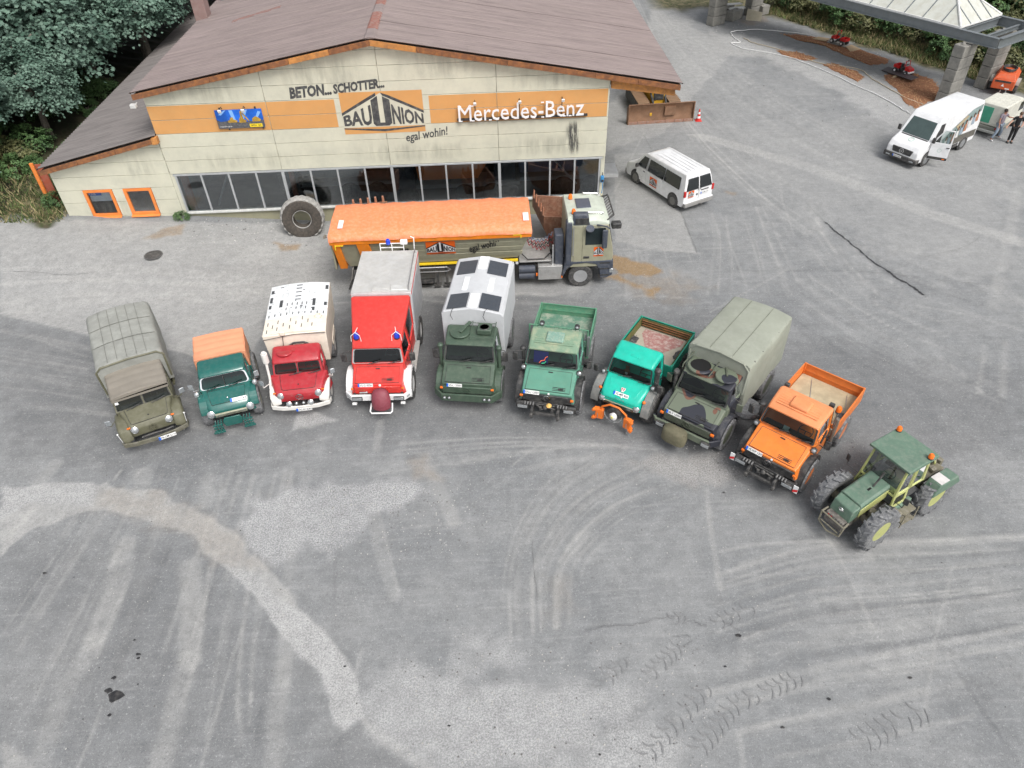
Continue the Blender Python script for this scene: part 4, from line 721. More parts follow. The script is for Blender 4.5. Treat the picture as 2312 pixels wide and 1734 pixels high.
# blue socket box with cable
sb = thing('socket_box', 'blue electrical socket box with hanging cable at the right corner of the hall', 'socket box', (5.47, FY, 1.75))
MB().box(-.09, .07, -.12, 0, -.16, .17).build('box', M('socket_blue', (.03, .25, .55), .4), sb, bevel=.02); MB().tube([(0, -.13, -.16), (.02, -.14, -.4), (-.01, -.13, -.7)], .02).build('cable', _M['socket_blue'], sb); MB().box(-.05, .05, -.16, -.12, -.1, .0).build('cover', blackp, sb, bevel=.01)
MB().tube([(0, -.02, .17), (0, -.02, .32)], .02).build('conduit', darkmet, sb)
# fin wall / wedge block at the side
o = MB().hexa([(5.6, 44.0, 0), (6.6, 43.6, 0), (6.6, 44.6, 0), (5.6, 45, 0), (5.6, 44.0, 1.3), (5.75, 43.9, 1.3), (5.75, 44.9, 1.3), (5.6, 45, 1.3)]).build('wall_buttress', M('pale_concrete', (.55, .53, .48), .85), None, bevel=.02); tag(o, 'pale wedge shaped concrete buttress at the side wall by the bulldozer', 'buttress')
# things parked inside the hall
def inner_truck(x0, y, col, label):
    t = thing('parked_tipper', label, 'truck', (x0, y, 0))
    MB().hexa([(0, 0, 1.45), (2.9, 0, 1.45), (2.9, 1.8, 1.45), (0, 1.8, 1.45), (-.1, 0, 2.25), (3.4, 0, 2.25), (3.4, 1.8, 2.25), (-.1, 1.8, 2.25)]).build('tipper_body', col, t, bevel=.02)
    MB().box(-1.2, 5.0, .3, 1.5, .85, 1.05).build('chassis', alu, t)
    MB().box(-1.3, -.2, .1, 1.9, .9, 2.4).build('cab', M('dark_cab', (.03, .04, .06), .5), t, bevel=.06)
    for x in (-.6, 2.2, 3.6): MB().lathe([(.25, -.14), (.5, -.12), (.52, 0), (.5, .12), (.25, .14)], (x, .2, .52), (0, 1, 0), 20).build('wheel', rubber, t)
    return t
inner_truck(-3.4, 33.6, M('tipper_orange', (.9, .24, .05), .5), 'orange tipper truck standing inside the hall behind the middle windows')
inner_truck(-9.2, 34.3, M('tipper_grey', (.22, .25, .26), .6), 'dark grey flatbed lorry standing inside the hall behind the left windows')
inner_truck(1.6, 34.0, M('tipper_dark', (.10, .12, .20), .6), 'dark blue lorry standing inside the hall behind the right windows')
# ---------------------------------------------------------------- shared vehicle pieces
plate_w = M('plate_white', (.80, .80, .78), .4, dust=.0); plate_b = M('plate_blue', (.01, .12, .62), .4, dust=0); ink = M('plate_ink', (.015, .015, .018), .5, dust=0)
seatm = M('seat_fabric', (.05, .052, .055), .9, dust=.15); cabin = M('cabin_trim', (.045, .048, .05), .8, dust=.15)
def lug(mb, c, R, w, n, tall=.03, kind='block'):
    for i in range(n):
        a = 2 * math.pi * i / n
        for s in (-1, 1):
            aa = a + (math.pi / n if s > 0 else 0)
            if kind == 'chev':
                p = []
                for dr in (0, tall):
                    for (xx, da, t) in ((.02, 0, -.035), (.02, 0, .035), (w * .52, -.9 / n * 2.2, .03), (w * .52, -.9 / n * 2.2, -.03)):
                        an = aa + da + t / R; r = (R - .03) + dr + .03 * (1 if dr else 0) - (.05 if xx > .1 else 0); p.append((c[0] + s * xx, c[1] + r * math.cos(an), c[2] + r * math.sin(an)))
                mb.hexa([p[0], p[1], p[2], p[3], p[4], p[5], p[6], p[7]])
            else:
                p = []
                for r in (R - .02, R + tall):
                    for xx, t in ((.03, -.03), (.03, .04), (w * .5, .03), (w * .5, -.04)):
                        an = aa + t / R * 1.2; rr = r - (.02 if xx > .1 else 0); p.append((c[0] + s * xx, c[1] + rr * math.cos(an), c[2] + rr * math.sin(an)))
                mb.hexa(p)
def wheel(par, x, y, R, w, rim, tyre=rubber, n=16, kind='block', rr=.52, steer=0, hubm=None, tall=.022):
    s = 1 if x > 0 else -1; mb = MB()
    if steer: mb.T = Matrix.Translation((x, y, 0)) @ Matrix.Rotation(R_(steer), 4, 'Z') @ Matrix.Translation((-x, -y, 0))
    c = (x, y, R)
    mb.lathe([(R * rr, -w * .42), (R * .72, -w * .52), (R * .90, -w * .5), (R * .97, -w * .40), (R * .985, 0), (R * .97, w * .40), (R * .90, w * .5), (R * .72, w * .52), (R * rr, w * .42), (R * rr * .97, 0), (R * rr, -w * .42)], c, (1, 0, 0), 32, close=True)
    if n: lug(mb, c, R * .97, w, n, tall, kind)
    o = mb.build('wheel', tyre, par, smooth=30)
    q = MB(); q.T = mb.T; e = s
    q.lathe([(R * rr, e * w * .42), (R * rr * .93, e * w * .43), (R * rr * .86, e * w * .06), (R * rr * .55, e * w * .0), (R * rr * .5, e * w * .14), (R * rr * .30, e * w * .16)], c, (1, 0, 0), 24)
    q.build('rim', rim, o)
    b = MB(); b.T = mb.T; b.lathe([(R * rr * .31, e * w * .12), (R * rr * .30, e * w * .2), (R * rr * .22, e * w * .3), (.01, e * w * .31)], c, (1, 0, 0), 14)
    for k in range(8): a = math.pi * k / 4; b.cyl((x + e * w * .0, y + R * rr * .7 * math.cos(a), R + R * rr * .7 * math.sin(a)), (x + e * w * .10, y + R * rr * .7 * math.cos(a), R + R * rr * .7 * math.sin(a)), .022, 6)
    b.build('hub', hubm or darkmet, o)['kind'] = 'stuff'
    return o
def plate(par, key, c, tilt=0, w=.52, h=.12, xd=(1, 0, 0)):
    """number plate centred at c, facing -y and tilted back"""
    c = Vector(c); xd = Vector(xd); zd = Vector((0, math.sin(R_(tilt)), math.cos(R_(tilt)))); nn = xd.cross(zd); o0 = c - xd * w / 2 - zd * h / 2
    def q(a, b_, k): return [o0 + xd * u + zd * v + nn * k for u, v in ((a, 0), (b_, 0), (b_, h), (a, h))]
    p = MB(); p.hexa(q(0, w, 0)[:2] + [v + nn * .012 for v in q(0, w, 0)[:2]][::-1] + [q(0, w, 0)[3], q(0, w, 0)[2]] + [q(0, w, .012)[2], q(0, w, .012)[3]])
    o = p.build('number_plate', plate_w, par)
    MB().sheet(q(0, .06, .015)).build('country_band', plate_b, o, smooth=0)
    mb = MB(); letter(mb, key, o0 + xd * .075 + zd * .022 + nn * .015, xd, zd, w - .095, h - .044); mb.build('lettering', ink, o, smooth=0); return o
def star(mb, c, r, tilt=0, t=.010):
    """ring with three arms, facing -y"""
    T = Matrix.Translation(Vector(c)) @ Matrix.Rotation(-R_(tilt), 4, 'X'); old = mb.T; mb.T = T
    n = 20; mb.lathe([(r, -t), (r, t), (r * .87, t), (r * .87, -t), (r, -t)], (0, 0, 0), (0, 1, 0), n, close=True)
    for k in range(3):
        a = math.pi / 2 + k * 2 * math.pi / 3; d = Vector((math.cos(a), 0, math.sin(a))); p = Vector((-d.z, 0, d.x))
        mb.hexa([p * r * .10 + Vector((0, -t, 0)), -p * r * .10 + Vector((0, -t, 0)), -p * r * .10 + Vector((0, t, 0)), p * r * .10 + Vector((0, t, 0)), d * r * .9 + p * .002 + Vector((0, -t, 0)), d * r * .9 - p * .002 + Vector((0, -t, 0)), d * r * .9 - p * .002 + Vector((0, t, 0)), d * r * .9 + p * .002 + Vector((0, t, 0))])
    mb.T = old
def rlamp(par, c, r, name='headlight', ring=chrome, d=(0, -1, 0), depth=.05):
    d = Vector(d).normalized(); c = Vector(c)
    o = MB().lathe([(r * 1.18, -depth), (r * 1.18, 0), (r, .012), (r * .98, -.0)], c, d, 20).build(name, ring, par); MB().lathe([(r * .98, .002), (r * .6, .03), (.01, .04)], c, d, 16).build('lens', lens, o); return o
def boxlamp(par, x, y, z, w=.34, h=.16, name='headlight'):
    o = MB().box(x - w / 2, x + w / 2, y - .04, y + .06, z - h / 2, z + h / 2).build(name, blackp, par, bevel=.02); mb = MB(); mb.box(x - w / 2 + .02, x + w / 2 - .02, y - .055, y - .035, z - h / 2 + .02, z + h / 2 - .02); mb.build('lens', lens, o, bevel=.015); return o
def mirror(par, s, base, out, z, w=.19, h=.32, mat=blackp, arm=blackp, dy=0):
    x, y = base
    mb = MB(); mb.tube([(s * x, y, z + h * .55), (s * (x + out), y - .1 + dy, z + h * .6), (s * (x + out + .02), y - .1 + dy, z - h * .6), (s * x, y, z - h * .75)], .014)
    a = mb.build('mirror_arm', arm, par); mb = MB(); mb.obox((s * (x + out), y - .12 + dy, z), w, .06, h, (0, 0, s * .2)); mb.build('mirror', mat, a, bevel=.02); return a
def fender(par, mat, s, yc, R, xi, xo, a0=15, a1=165, th=.02, name='fender', lip=.06):
    mb = MB(); n = 10; prof = []
    for i in range(n + 1):
        a = R_(a0 + (a1 - a0) * i / n); prof.append((yc - R * math.cos(a), .56 + R * math.sin(a)))
    for i in range(n):
        (ya, za), (yb, zb) = prof[i], prof[i + 1]
        ca = ((ya - yc) * (R - lip) / R + yc, (za - .56) * (R - lip) / R + .56); cb = ((yb - yc) * (R - lip) / R + yc, (zb - .56) * (R - lip) / R + .56)
        mb.hexa([(s * xi, ya, za - th), (s * xo, ya, za - th), (s * xo, yb, zb - th), (s * xi, yb, zb - th), (s * xi, ya, za), (s * xo, ya, za), (s * xo, yb, zb), (s * xi, yb, zb)])
        mb.hexa([(s * (xo - .02), *ca), (s * xo, *ca), (s * xo, *cb), (s * (xo - .02), *cb), (s * (xo - .02), ya, za), (s * xo, ya, za), (s * xo, yb, zb), (s * (xo - .02), yb, zb)])
    return mb.build(name, mat, par, smooth=45)
def sec(y, hb, ht, z0, z1, r, k=3, mid=None):
    p = [(-hb, y, z0)]
    for cx, a0 in ((-ht + r, 180), (ht - r, 90)):
        for i in range(k + 1): a = R_(a0 - 90 * i / k); p.append((cx + r * math.cos(a), y, z1 - r + r * math.sin(a)))
    p.append((hb, y, z0)); return p
def cab(par, P):
    """forward-control / short-nose cab. y runs backwards from the bumper. P: body stations, windscreen, roof, mats"""
    cm, rm = P['mat'], P.get('roofmat', P['mat']); sts = P['body']; r = P.get('r', .05)
    MB().loft([sec(*s) for s in sts]).build('cab_body', cm, par, bevel=P.get('bev', .03), seg=3, smooth=50)
    (y0, z0, h0), (y1, z1, h1) = P['ws0'], P['ws1']; yb, hb, zbelt, zr = P['back']; hr = P.get('hr', h1)
    th = .06; mw = P.get('mw', (.06, .06, .05, .06)); RR = P.get('wr', .07)
    # windscreen frame
    mb = MB()
    if P.get('split'):
        pa = mb.frame((-h0, y0, z0), (0, y0, z0), (0, y1, z1), (-h1, y1, z1), (mw[0], .03, mw[2], mw[3]), th, RR); pb = mb.frame((0, y0, z0), (h0, y0, z0), (h1, y1, z1), (0, y1, z1), (.03, mw[1], mw[2], mw[3]), th, RR); panes = [pa, pb]
    else: panes = [mb.frame((-h0, y0, z0), (h0, y0, z0), (h1, y1, z1), (-h1, y1, z1), mw, th, RR)]
    wf = mb.build('windscreen_frame', cm, par, bevel=.012, seg=2, smooth=50)
    g = P.get('glass', glass)
    for p in panes:
        MB().sheet(p).build('windscreen', g, wf, smooth=0)
        c = sum((Vector(v) for v in p), Vector()) / len(p); q = MB(); out = [tuple(c + (Vector(v) - c) * 1.03 + Vector((0, -.034, .012))) for v in p]; inn = [tuple(c + (Vector(v) - c) * .965 + Vector((0, -.034, .012))) for v in p]; m_ = len(p)
        q.add(out + inn, [(i, (i + 1) % m_, (i + 1) % m_ + m_, i + m_) for i in range(m_)]); q.build('seal', P.get('seal', blackp), wf, smooth=0)
    # sides
    sp = P.get('door', yb)   # rear edge of the front door
    for s in (1, -1):
        def side(ya, za, ha, yA, zA, hA, yb_, zb_, hb_, yB, zB, hB, m):
            a, b_, c, d = (s * ha, ya, za), (s * hb_, yb_, zb_), (s * hB, yB, zB), (s * hA, yA, zA)
            q = MB(); p = q.frame(a, b_, c, d, m, .05, .05) if s > 0 else q.frame(b_, a, d, c, (m[1], m[0], m[2], m[3]), .05, .05)
            return q, p
        f = (sp - y1) / max(.01, yb - y1); zS = z1 + (zr - z1) * f; hS = h1 + (hr - h1) * f
        q, p = side(y0 + .04, z0, h0, y1 + .04, z1, h1, sp, zbelt, hb, sp, zS, hS, (.10, .08, .03, .07)); o = q.build('door_frame', cm, par, bevel=.01, seg=1); MB().sheet(p).build('side_window', g, o, smooth=0)
        if sp < yb - .1:
            q, p = side(sp + .02, zbelt, hb, sp + .02, zS, hS, yb, zbelt, hb, yb, zr, hr, (.08, .1, .05, .09)); o = q.build('rear_side_frame', cm, par, bevel=.01, seg=1); MB().sheet(p).build('side_window', g, o, smooth=0)
        # door skin with handle
        zl = P.get('zlow', .95); hbot = P.get('hbot', hb)
        d = MB().hexa([(s * (hbot - .02), y0 + .12, zl), (s * (hbot + .012), y0 + .12, zl), (s * (hbot + .012), sp - .03, zl), (s * (hbot - .02), sp - .03, zl), (s * (h0 - .02), y0 + .12, z0 - .03), (s * (h0 + .012), y0 + .12, z0 - .03), (s * (hb + .012), sp - .03, zbelt - .03), (s * (hb - .02), sp - .03, zbelt - .03)]).build('door', cm, par, bevel=.012)
        e = .016; MB().tube([(s * (h0 + e), y0 + .12, z0 - .03), (s * (hbot + e), y0 + .12, zl), (s * (hbot + e), sp - .03, zl), (s * (hb + e), sp - .03, zbelt - .03), (s * (hr if sp > yb - .1 else hS) + s * e, sp - .01, zS)], .008, 4).build('panel_gap', blackp, d)
        MB().box(min(s * (hb + .01), s * (hb + .045)), max(s * (hb + .01), s * (hb + .045)), sp - .22, sp - .08, zbelt - .2, zbelt - .165).build('handle', blackp, d, bevel=.008)
    # back wall
    q = MB(); p = q.frame((hb, yb, zbelt), (-hb, yb, zbelt), (-hr, yb, zr), (hr, yb, zr), (.3, .3, .12, .15), .05, .05); o = q.build('rear_wall', cm, par); MB().sheet(p).build('rear_window', g, o, smooth=0)
    # roof
    if not P.get('noroof'):
        ov = P.get('ov', .03); rr = P.get('rr', .06); cr = P.get('crown', .05)
        R = [sec(y1 - ov - .03, h1 - .02, h1 - .04, z1 - .03, z1 + .015, .02), sec(y1 + .03, h1 + .02, h1 + .01, z1 - .03, z1 + cr + .03, rr), sec(y1 + .25, h1 + .02, h1 + .02, z1 - .03 + (zr - z1) * .25 / (yb - y1), z1 + .06 + cr + (zr - z1) * .25 / (yb - y1), rr),
             sec(yb - .08, hr + .02, hr + .02, zr - .03, zr + .06 + cr, rr), sec(yb + .03, hr, hr - .02, zr - .03, zr + .03 + cr * .6, rr * .8)]
        ro = MB().loft(R).build('roof', rm, par, bevel=P.get('rbev', .02), seg=3, smooth=60)
        if P.get('ribs'):
            for i in range(7):
                x = 0; yy = y1 + .16 + i * (yb - y1 - .3) / 6; zz = z1 + (zr - z1) * (yy - y1) / (yb - y1) + .06 + cr
                MB().obox((0, yy, zz + .004), 2 * h1 - .30, .05, .018, (math.atan2(zr - z1, yb - y1), 0, 0)).build('roof_rib', rm, ro, bevel=.008, seg=2)
    # interior
    MB().box(-h0 + .1, h0 - .1, y0 + .07, y0 + .32, z0 - .16, z0 + .02).build('dashboard', cabin, par, bevel=.04)
    MB().box(-hb + .05, hb - .05, y0 + .1, yb - .05, .80, .86).build('cab_floor', cabin, par)
    for x in (-.42, .42): MB().box(x - .25, x + .25, y0 + .62, min(y0 + 1.05, yb - .1), z0 - .45, z0 - .25).box(x - .24, x + .24, min(y0 + .95, yb - .22), min(y0 + 1.08, yb - .08), z0 - .3, z0 + .28).build('seat', P.get('seat', seatm), par, bevel=.04)
    mb = MB(); n = 20; c = Vector((.42, y0 + .42, z0 + .06)); tl = R_(35)
    ring = [c + Vector((.21 * math.cos(2 * math.pi * i / n), -.21 * math.sin(2 * math.pi * i / n) * math.cos(tl), .21 * math.sin(2 * math.pi * i / n) * math.sin(tl) * -1)) for i in range(n + 1)]
    mb.tube(ring, .014, 5); mb.tube([ring[0], c, ring[10]], .012, 4); mb.tube([c, c + Vector((0, -.2, -.25))], .02, 4); mb.build('steering_wheel', blackp, par)
    # wipers
    for x in (-.35, .35) if not P.get('wip') else P['wip']:
        t = Vector((0, (y1 - y0), (z1 - z0))); b0 = Vector((x, y0 - .05, z0 + .03)); e = b0 + t * .22 + Vector((.42, -.02, 0)); MB().tube([b0, b0 + Vector((0, -.02, .02)), e], .011, 5).tube([b0 + (e - b0) * .35 + Vector((0, -.01, -.02)), e + Vector((.03, 0, -.01))], .009, 4).build('wiper', blackp, par)
def chassis(par, y0, y1, w=.42, z=.62, axles=(), mat=darkmet):
    mb = MB()
    for s in (-1, 1): mb.box(s * w - .04, s * w + .04, y0, y1, z, z + .16)
    for k in range(5): yy = y0 + .2 + (y1 - y0 - .4) * k / 4; mb.box(-w, w, yy - .04, yy + .04, z + .02, z + .12)
    o = mb.build('chassis', mat, par); 
    for a, R in axles: mb = MB(); mb.cyl((-.8, a, R), (.8, a, R), .08, 10); mb.ball((.12, a, R), .19, 10, 6); mb.build('axle', mat, par)
def bed(par, mat, y0, y1, w, zf, zt, floor, ribs=3, inner=None, post=True, fr=True, thick=.045):
    """dropside bed: floor and four boards"""
    MB().box(-w / 2, w / 2, y0, y1, zf - .09, zf).build('bed_floor', floor, par, bevel=.005, seg=1)
    def board(ax, ay, bx, by):
        mb = MB(); d = Vector((bx - ax, by - ay, 0)); L = d.length; d.normalize(); nn = Vector((-d.y, d.x, 0)); a = Vector((ax, ay, 0))
        def pt(u, t, z): v = a + d * u + nn * t; return (v.x, v.y, z)
        H = zt - zf + .1; n = ribs; z = zf - .1
        prof = []
        for i in range(n): prof += [(z + H * i / n, 0), (z + H * (i + .2) / n, .018), (z + H * (i + .8) / n, .018)]
        prof.append((zt, 0)); f = []
        for u in (0, L): f.append([pt(u, t, zz) for zz, t in prof] + [pt(u, thick + .0, zt), pt(u, thick, z)])
        mb.loft(f); return mb.build('side_board', mat, par, smooth=25)
    board(-w / 2, y0, -w / 2, y1); board(w / 2, y1, w / 2, y0); board(-w / 2, y1, w / 2, y1)
    if fr: board(w / 2, y0, -w / 2, y0)
    if post:
        for x in (-w / 2, w / 2):
            for y in (y0, y1): MB().box(x - .035, x + .035, y - .035, y + .035, zf - .1, zt + .03).build('corner_post', mat, par, bevel=.008, seg=1)
def snorkel(par, x, y, z0, z1, r=.055, mat=darkmet, cap=.10, name='air_intake'):
    o = MB().tube([(x, y, z0), (x, y, z1)], r, 10).build(name, mat, par); MB().lathe([(cap * .8, 0), (cap, .03), (cap, .12), (cap * .6, .17), (.01, .18)], (x, y, z1 - .02), (0, 0, 1), 14).build('cap', mat, o); return o
def beacon(par, x, y, z, mat=amber, r=.075, h=.15):
    o = MB().cyl((x, y, z), (x, y, z + .05), r * 1.05, 12).build('beacon', blackp, par); MB().lathe([(r, 0), (r * .97, h * .7), (r * .6, h), (.01, h * 1.03)], (x, y, z + .05), (0, 0, 1), 14).build('dome', mat, o); return o
def sq_stations(hf, hw, zf, zh, y0, yb, zbelt, yh=.22, zl=.85, hb=None):
    hb = hb or hw
    return [(yh, hf + .08, hf, zl - .05, zf, .03), (yh + .12, hf + .14, hf + .02, zl - .08, zf + .05, .03), (y0, hw - .02, hw - .05, zl, zh, .04), (y0 + .02, hw, hw, zl, zbelt, .02), (yb, hb, hb, zl, zbelt, .02)]
def grille(par, hf, z0, z1, y, mat, bars, barm, n=8, tilt=0, st=True, stm=chrome, sr=.12):
    o = MB().box(-hf, hf, y - .03, y + .03, z0, z1).build('grille', mat, par, bevel=.01, seg=1)
    for i in range(n):
        z = z0 + (z1 - z0) * (i + .5) / n; MB().obox((0, y - .035, z), 2 * hf - .06, .02, (z1 - z0) / n * .45, (.3, 0, 0)).build('grille_bar', barm, o)
    if st: mb = MB(); star(mb, (0, y - .06, (z0 + z1) / 2 + .02), sr, 0); mb.build('star_emblem', stm, o)
    return o
def hoodpanel(par, mat, x, ya, za, yb, zb, lift=.012, vents=True, name='hood'):
    o = MB().hexa([(-x, ya, za), (x, ya, za), (x - .02, yb, zb), (-x + .02, yb, zb), (-x, ya - .003, za + lift), (x, ya - .003, za + lift), (x - .02, yb, zb + lift), (-x + .02, yb, zb + lift)]).build(name, mat, par, bevel=.008, seg=2)
    g_ = MB(); g_.tube([(-x, ya, za + lift), (x, ya, za + lift), (x - .02, yb, zb + lift), (-x + .02, yb, zb + lift), (-x, ya, za + lift)], .009, 4); g_.build('panel_gap', blackp, o)
    sl_ = (zb - za) / (yb - ya); q = MB()
    def hz(y): return za + (y - ya) * sl_ + lift
    if vents:
        for k in range(3): yy = ya + .06 + k * .05; q.obox((.36, yy, hz(yy) + .002), .42, .018, .012)
        q.obox((.42, ya + .10, hz(ya + .1) + .015), .16, .05, .03); q.build('hood_vent', blackp, o)
    q = MB(); yy = yb - .08; q.obox((0, yy, hz(yy) + .015), .15, .035, .03); q.build('hood_handle', blackp, o, bevel=.008)
    return o
def heavy_front(par, hw=1.08, z=.74, mat=blackp, plate_mat=None):
    """front attachment plate and hooks of the municipal trucks"""
    m = plate_mat or darkmet
    mb = MB(); mb.box(-.42, .42, -.16, -.08, .52, .62); mb.box(-.46, -.38, -.22, .1, .42, .78); mb.box(.38, .46, -.22, .1, .42, .78); mb.build('mounting_beam', m, par, bevel=.012)
    for s in (-1, 1): MB().box(s * .44 - .05, s * .44 + .05, -.26, -.14, .5, .62).build('hook', m, par, bevel=.02)
    mb = MB(); mb.tube([(-.3, 0, .85), (-.1, -.06, .72), (.12, -.04, .82), (.3, .02, .7)], .03); mb.tube([(-.5, .05, .8), (-.2, -.03, .9), (.3, -.02, .88)], .022); mb.ball((.0, -.05, .8), .08); mb.cyl((-.16, -.06, .7), (-.16, -.06, .82), .05); mb.cyl((.22, -.1, .66), (.22, -.02, .66), .06); mb.build('hydraulic_couplings', darkmet, par)
    for s in (-1, 1):
        mb = MB()
        for k in range(4): mb.cyl((s * (.40 + k * .09), -.05, .84), (s * (.40 + k * .09), .05, .88), .028, 8)
        mb.build('coupling_row', M('grey_cap', (.12, .12, .12), .5), par)
camog = M('matt_green', lin('#4f5647'), .6, dust=.1)
MODULE = 1
# ---------------------------------------------------------------- the fan of parked trucks, left to right
def soft_top(par, name, mat, y0, y1, hw, z0, z1a, z1b, r=.16, drop=.0, seams=5, crown=.08, sag=.03, seamm=None, flare=.03, cross=True):
    """canvas cover: rounded tunnel with slightly uneven cloth and sewn seams"""
    rg = random.Random(int(y1 * 100)); n = 12; rings = []; K = 28
    def prof(hw_, zt):
        p = [(-hw_ - flare, z0), (-hw_ - flare * .6, z0 + (zt - z0) * .35), (-hw_ - flare * .2, z0 + (zt - z0) * .7)]
        for cx, a0 in ((-hw_ + r, 180), (hw_ - r, 90)):
            for i in range(5): a = R_(a0 - 90 * i / 4); p.append((cx + r * math.cos(a), zt - r + r * math.sin(a)))
            if cx < 0: p += [(-hw_ * .45, zt + crown * .8), (0, zt + crown), (hw_ * .45, zt + crown * .8)]
        return p + [(hw_ + flare * .2, z0 + (zt - z0) * .7), (hw_ + flare * .6, z0 + (zt - z0) * .35), (hw_ + flare, z0)]
    for i in range(n + 1):
        t = i / n; y = y0 + (y1 - y0) * t; zt = z1a + (z1b - z1a) * t; k = 0 if i % 3 == 0 else -sag
        rings.append([(x + rg.uniform(-.012, .012), y + rg.uniform(-.01, .01), z + (k if z > zt - r else 0) + rg.uniform(-.008, .008)) for x, z in prof(hw, zt)])
    a, b_ = rings[0], rings[-1]
    rings = [[(x * .97, y - .03, min(z, z1a + .02) if 1 else z) for x, y, z in a]] + rings + [[(x * .97, y + .04, z - .02 if z > z1b else z) for x, y, z in b_]]
    o = MB().loft(rings, close=False, caps=(0, 0)); o.sheet(rings[0]); o.sheet(rings[-1]); o = o.build(name, mat, par, smooth=50)
    sm2 = seamm or mat
    if seams:
        mb = MB()
        for i in range(seams):
            x = (-.72 + 1.44 * (i + .5) / seams) * hw; cz = lambda t: z1a + (z1b - z1a) * t + crown * (1 - abs(x / hw) * .35) + .006
            MB().tube([(x, y0 + .03, cz(0)), (x, (y0 + y1) / 2, cz(.5)), (x, y1 - .03, cz(1))], .007, 4).build('seam', sm2, o)
        for t in ((.36, .68) if cross else ()): MB().tube([(-hw + .05, y0 + (y1 - y0) * t, z1a + (z1b - z1a) * t - .03), (-hw * .45, y0 + (y1 - y0) * t, z1a + (z1b - z1a) * t + crown * .8), (0, y0 + (y1 - y0) * t, z1a + (z1b - z1a) * t + crown), (hw * .45, y0 + (y1 - y0) * t, z1a + (z1b - z1a) * t + crown * .8), (hw - .05, y0 + (y1 - y0) * t, z1a + (z1b - z1a) * t - .03)], .008, 4).build('seam', sm2, o)
    return o
GRP = 'old trucks parked in a fan shaped row'
# 1 ---- olive soft top (round nose)
def round_front(t, cm, bm, hn, star_r=.12, key='FRU', pl=(.25, -.02, .56), sm_=None, fend=None, bump=True, lamps=.12, bw=1.0, nx=1.0):
    """bonnet, face, wings, bumper and lamps of the oldest type"""
    rings = []
    for y, hb, ht, z0, z1, r in ((.16, .60, .58, .62, .90, .08), (.24, .72, .66, .55, 1.02, .10), (.50, .80, .70, .60, 1.14, .10), (.90, .86, .80, .6, 1.24, .08)): rings.append(sec(y, hb * nx, ht * nx, z0, z1, r, 4))
    MB().loft(rings).build('nose', cm, t, bevel=.03, seg=3, smooth=60)
    o = MB(); o.loft([[(x * k, y, z + dz) for x, y, z in [(-.56, .30, 1.05), (-.5, .25, 1.03), (.5, .25, 1.03), (.56, .30, 1.05), (.63, .80, 1.215), (.58, .86, 1.235), (-.58, .86, 1.235), (-.63, .80, 1.215)]] for k, dz in ((1, -.01), (1, .022))]); h = o.build('hood', cm, t, bevel=.012, seg=2); MB().tube([(-.56, .30, 1.07), (-.5, .25, 1.05), (.5, .25, 1.05), (.56, .30, 1.07), (.63, .80, 1.235), (.58, .86, 1.255), (-.58, .86, 1.255), (-.63, .80, 1.235), (-.56, .30, 1.07)], .008, 4).build('panel_gap', blackp, h)
    MB().cyl((0, .42, 1.09), (0, .42, 1.125), .025, 10).build('hood_knob', darkmet, h)
    mb = MB(); star(mb, (0, .13, .80), star_r, -8); mb.build('star_emblem', sm_ or chrome, t)
    for s in (-1, 1): rlamp(t, (s * .52 * nx, .17, .86), lamps * .85, d=(s * .12, -1, .28)); MB().obox((s * .66 * nx, .22, .97), .10, .05, .04).build('indicator', amber, t, bevel=.01)
    fm = fend or cm
    for s in (-1, 1):
        mb = MB(); R = []
        for y, zt, xo in ((.10, .70, .93), (.20, .90, .98), (.42, 1.02, 1.0), (.75, 1.06, 1.0), (1.10, .98, 1.0), (1.30, .74, .99)):
            R.append([(s * .62, y, zt - .14), (s * xo, y, zt - .26), (s * (xo + .01), y, zt - .09), (s * (xo - .05), y, zt - (.08 if nx > 1 else 0)), (s * .66, y, zt + (.02 if nx <= 1 else -.06))])
        mb.loft(R).build('front_wing', fm, t, bevel=.03, seg=3, smooth=60)
    if bump:
        pts = [(-1.02 * bw, .22, .50), (-.97 * bw, .02, .50), (-.6, -.08, .50), (0, -.12, .50), (.6, -.08, .50), (.97 * bw, .02, .50), (1.02 * bw, .22, .50)]
        mb = MB(); R = []
        for x, y, z in pts: R.append([(x, y, z - .08), (x, y, z + .08), (x * .985, y + .05, z + .08), (x * .985, y + .05, z - .08)])
        mb.loft(R).build('front_bumper', bm, t, bevel=.015, seg=2, smooth=60)
olive = M('olive_paint', lin('#5d5c48'), .5, dust=.18, dcol=(.26, .25, .20), ns=2)
canv_g = M('grey_canvas', lin('#8b8c86'), .9, dust=.3, dcol=lin('#a5a7a1'), ns=1.3, var=.14, bump=.35, bs=8); canv_s = M('canvas_seam', lin('#6c6d66'), .9, dust=.1)
canv_c = M('cab_canvas', lin('#817b71'), .9, dust=.2, dcol=lin('#88847c'), ns=2, var=.1, bump=.3, bs=7)
t1 = thing('olive_army_truck', 'olive green army truck with grey canvas cover, leftmost of the row of trucks', 'truck', (-11.46, 17.55, 0), 26, GRP); t1.scale = (1.05,) * 3
cab(t1, dict(mat=olive, body=[(.86, .86, .84, .6, 1.22, .06), (1.95, .90, .88, .6, 1.15, .05)], ws0=(.80, 1.22, .86), ws1=(.98, 1.72, .82), back=(1.95, .88, 1.15, 1.80), hr=.84, split=True, noroof=True, wr=.03, mw=(.05, .05, .05, .05), glass=glass, wip=(-.55, .2), zlow=.7))
round_front(t1, olive, M('bumper_olive', lin('#5c5a4a'), .5, dust=.2), 1, key='FRU', sm_=olive)
soft_top(t1, 'cab_canvas', canv_c, .90, 2.0, .86, 1.60, 1.78, 1.97, r=.10, seams=0, crown=.05, flare=.0)
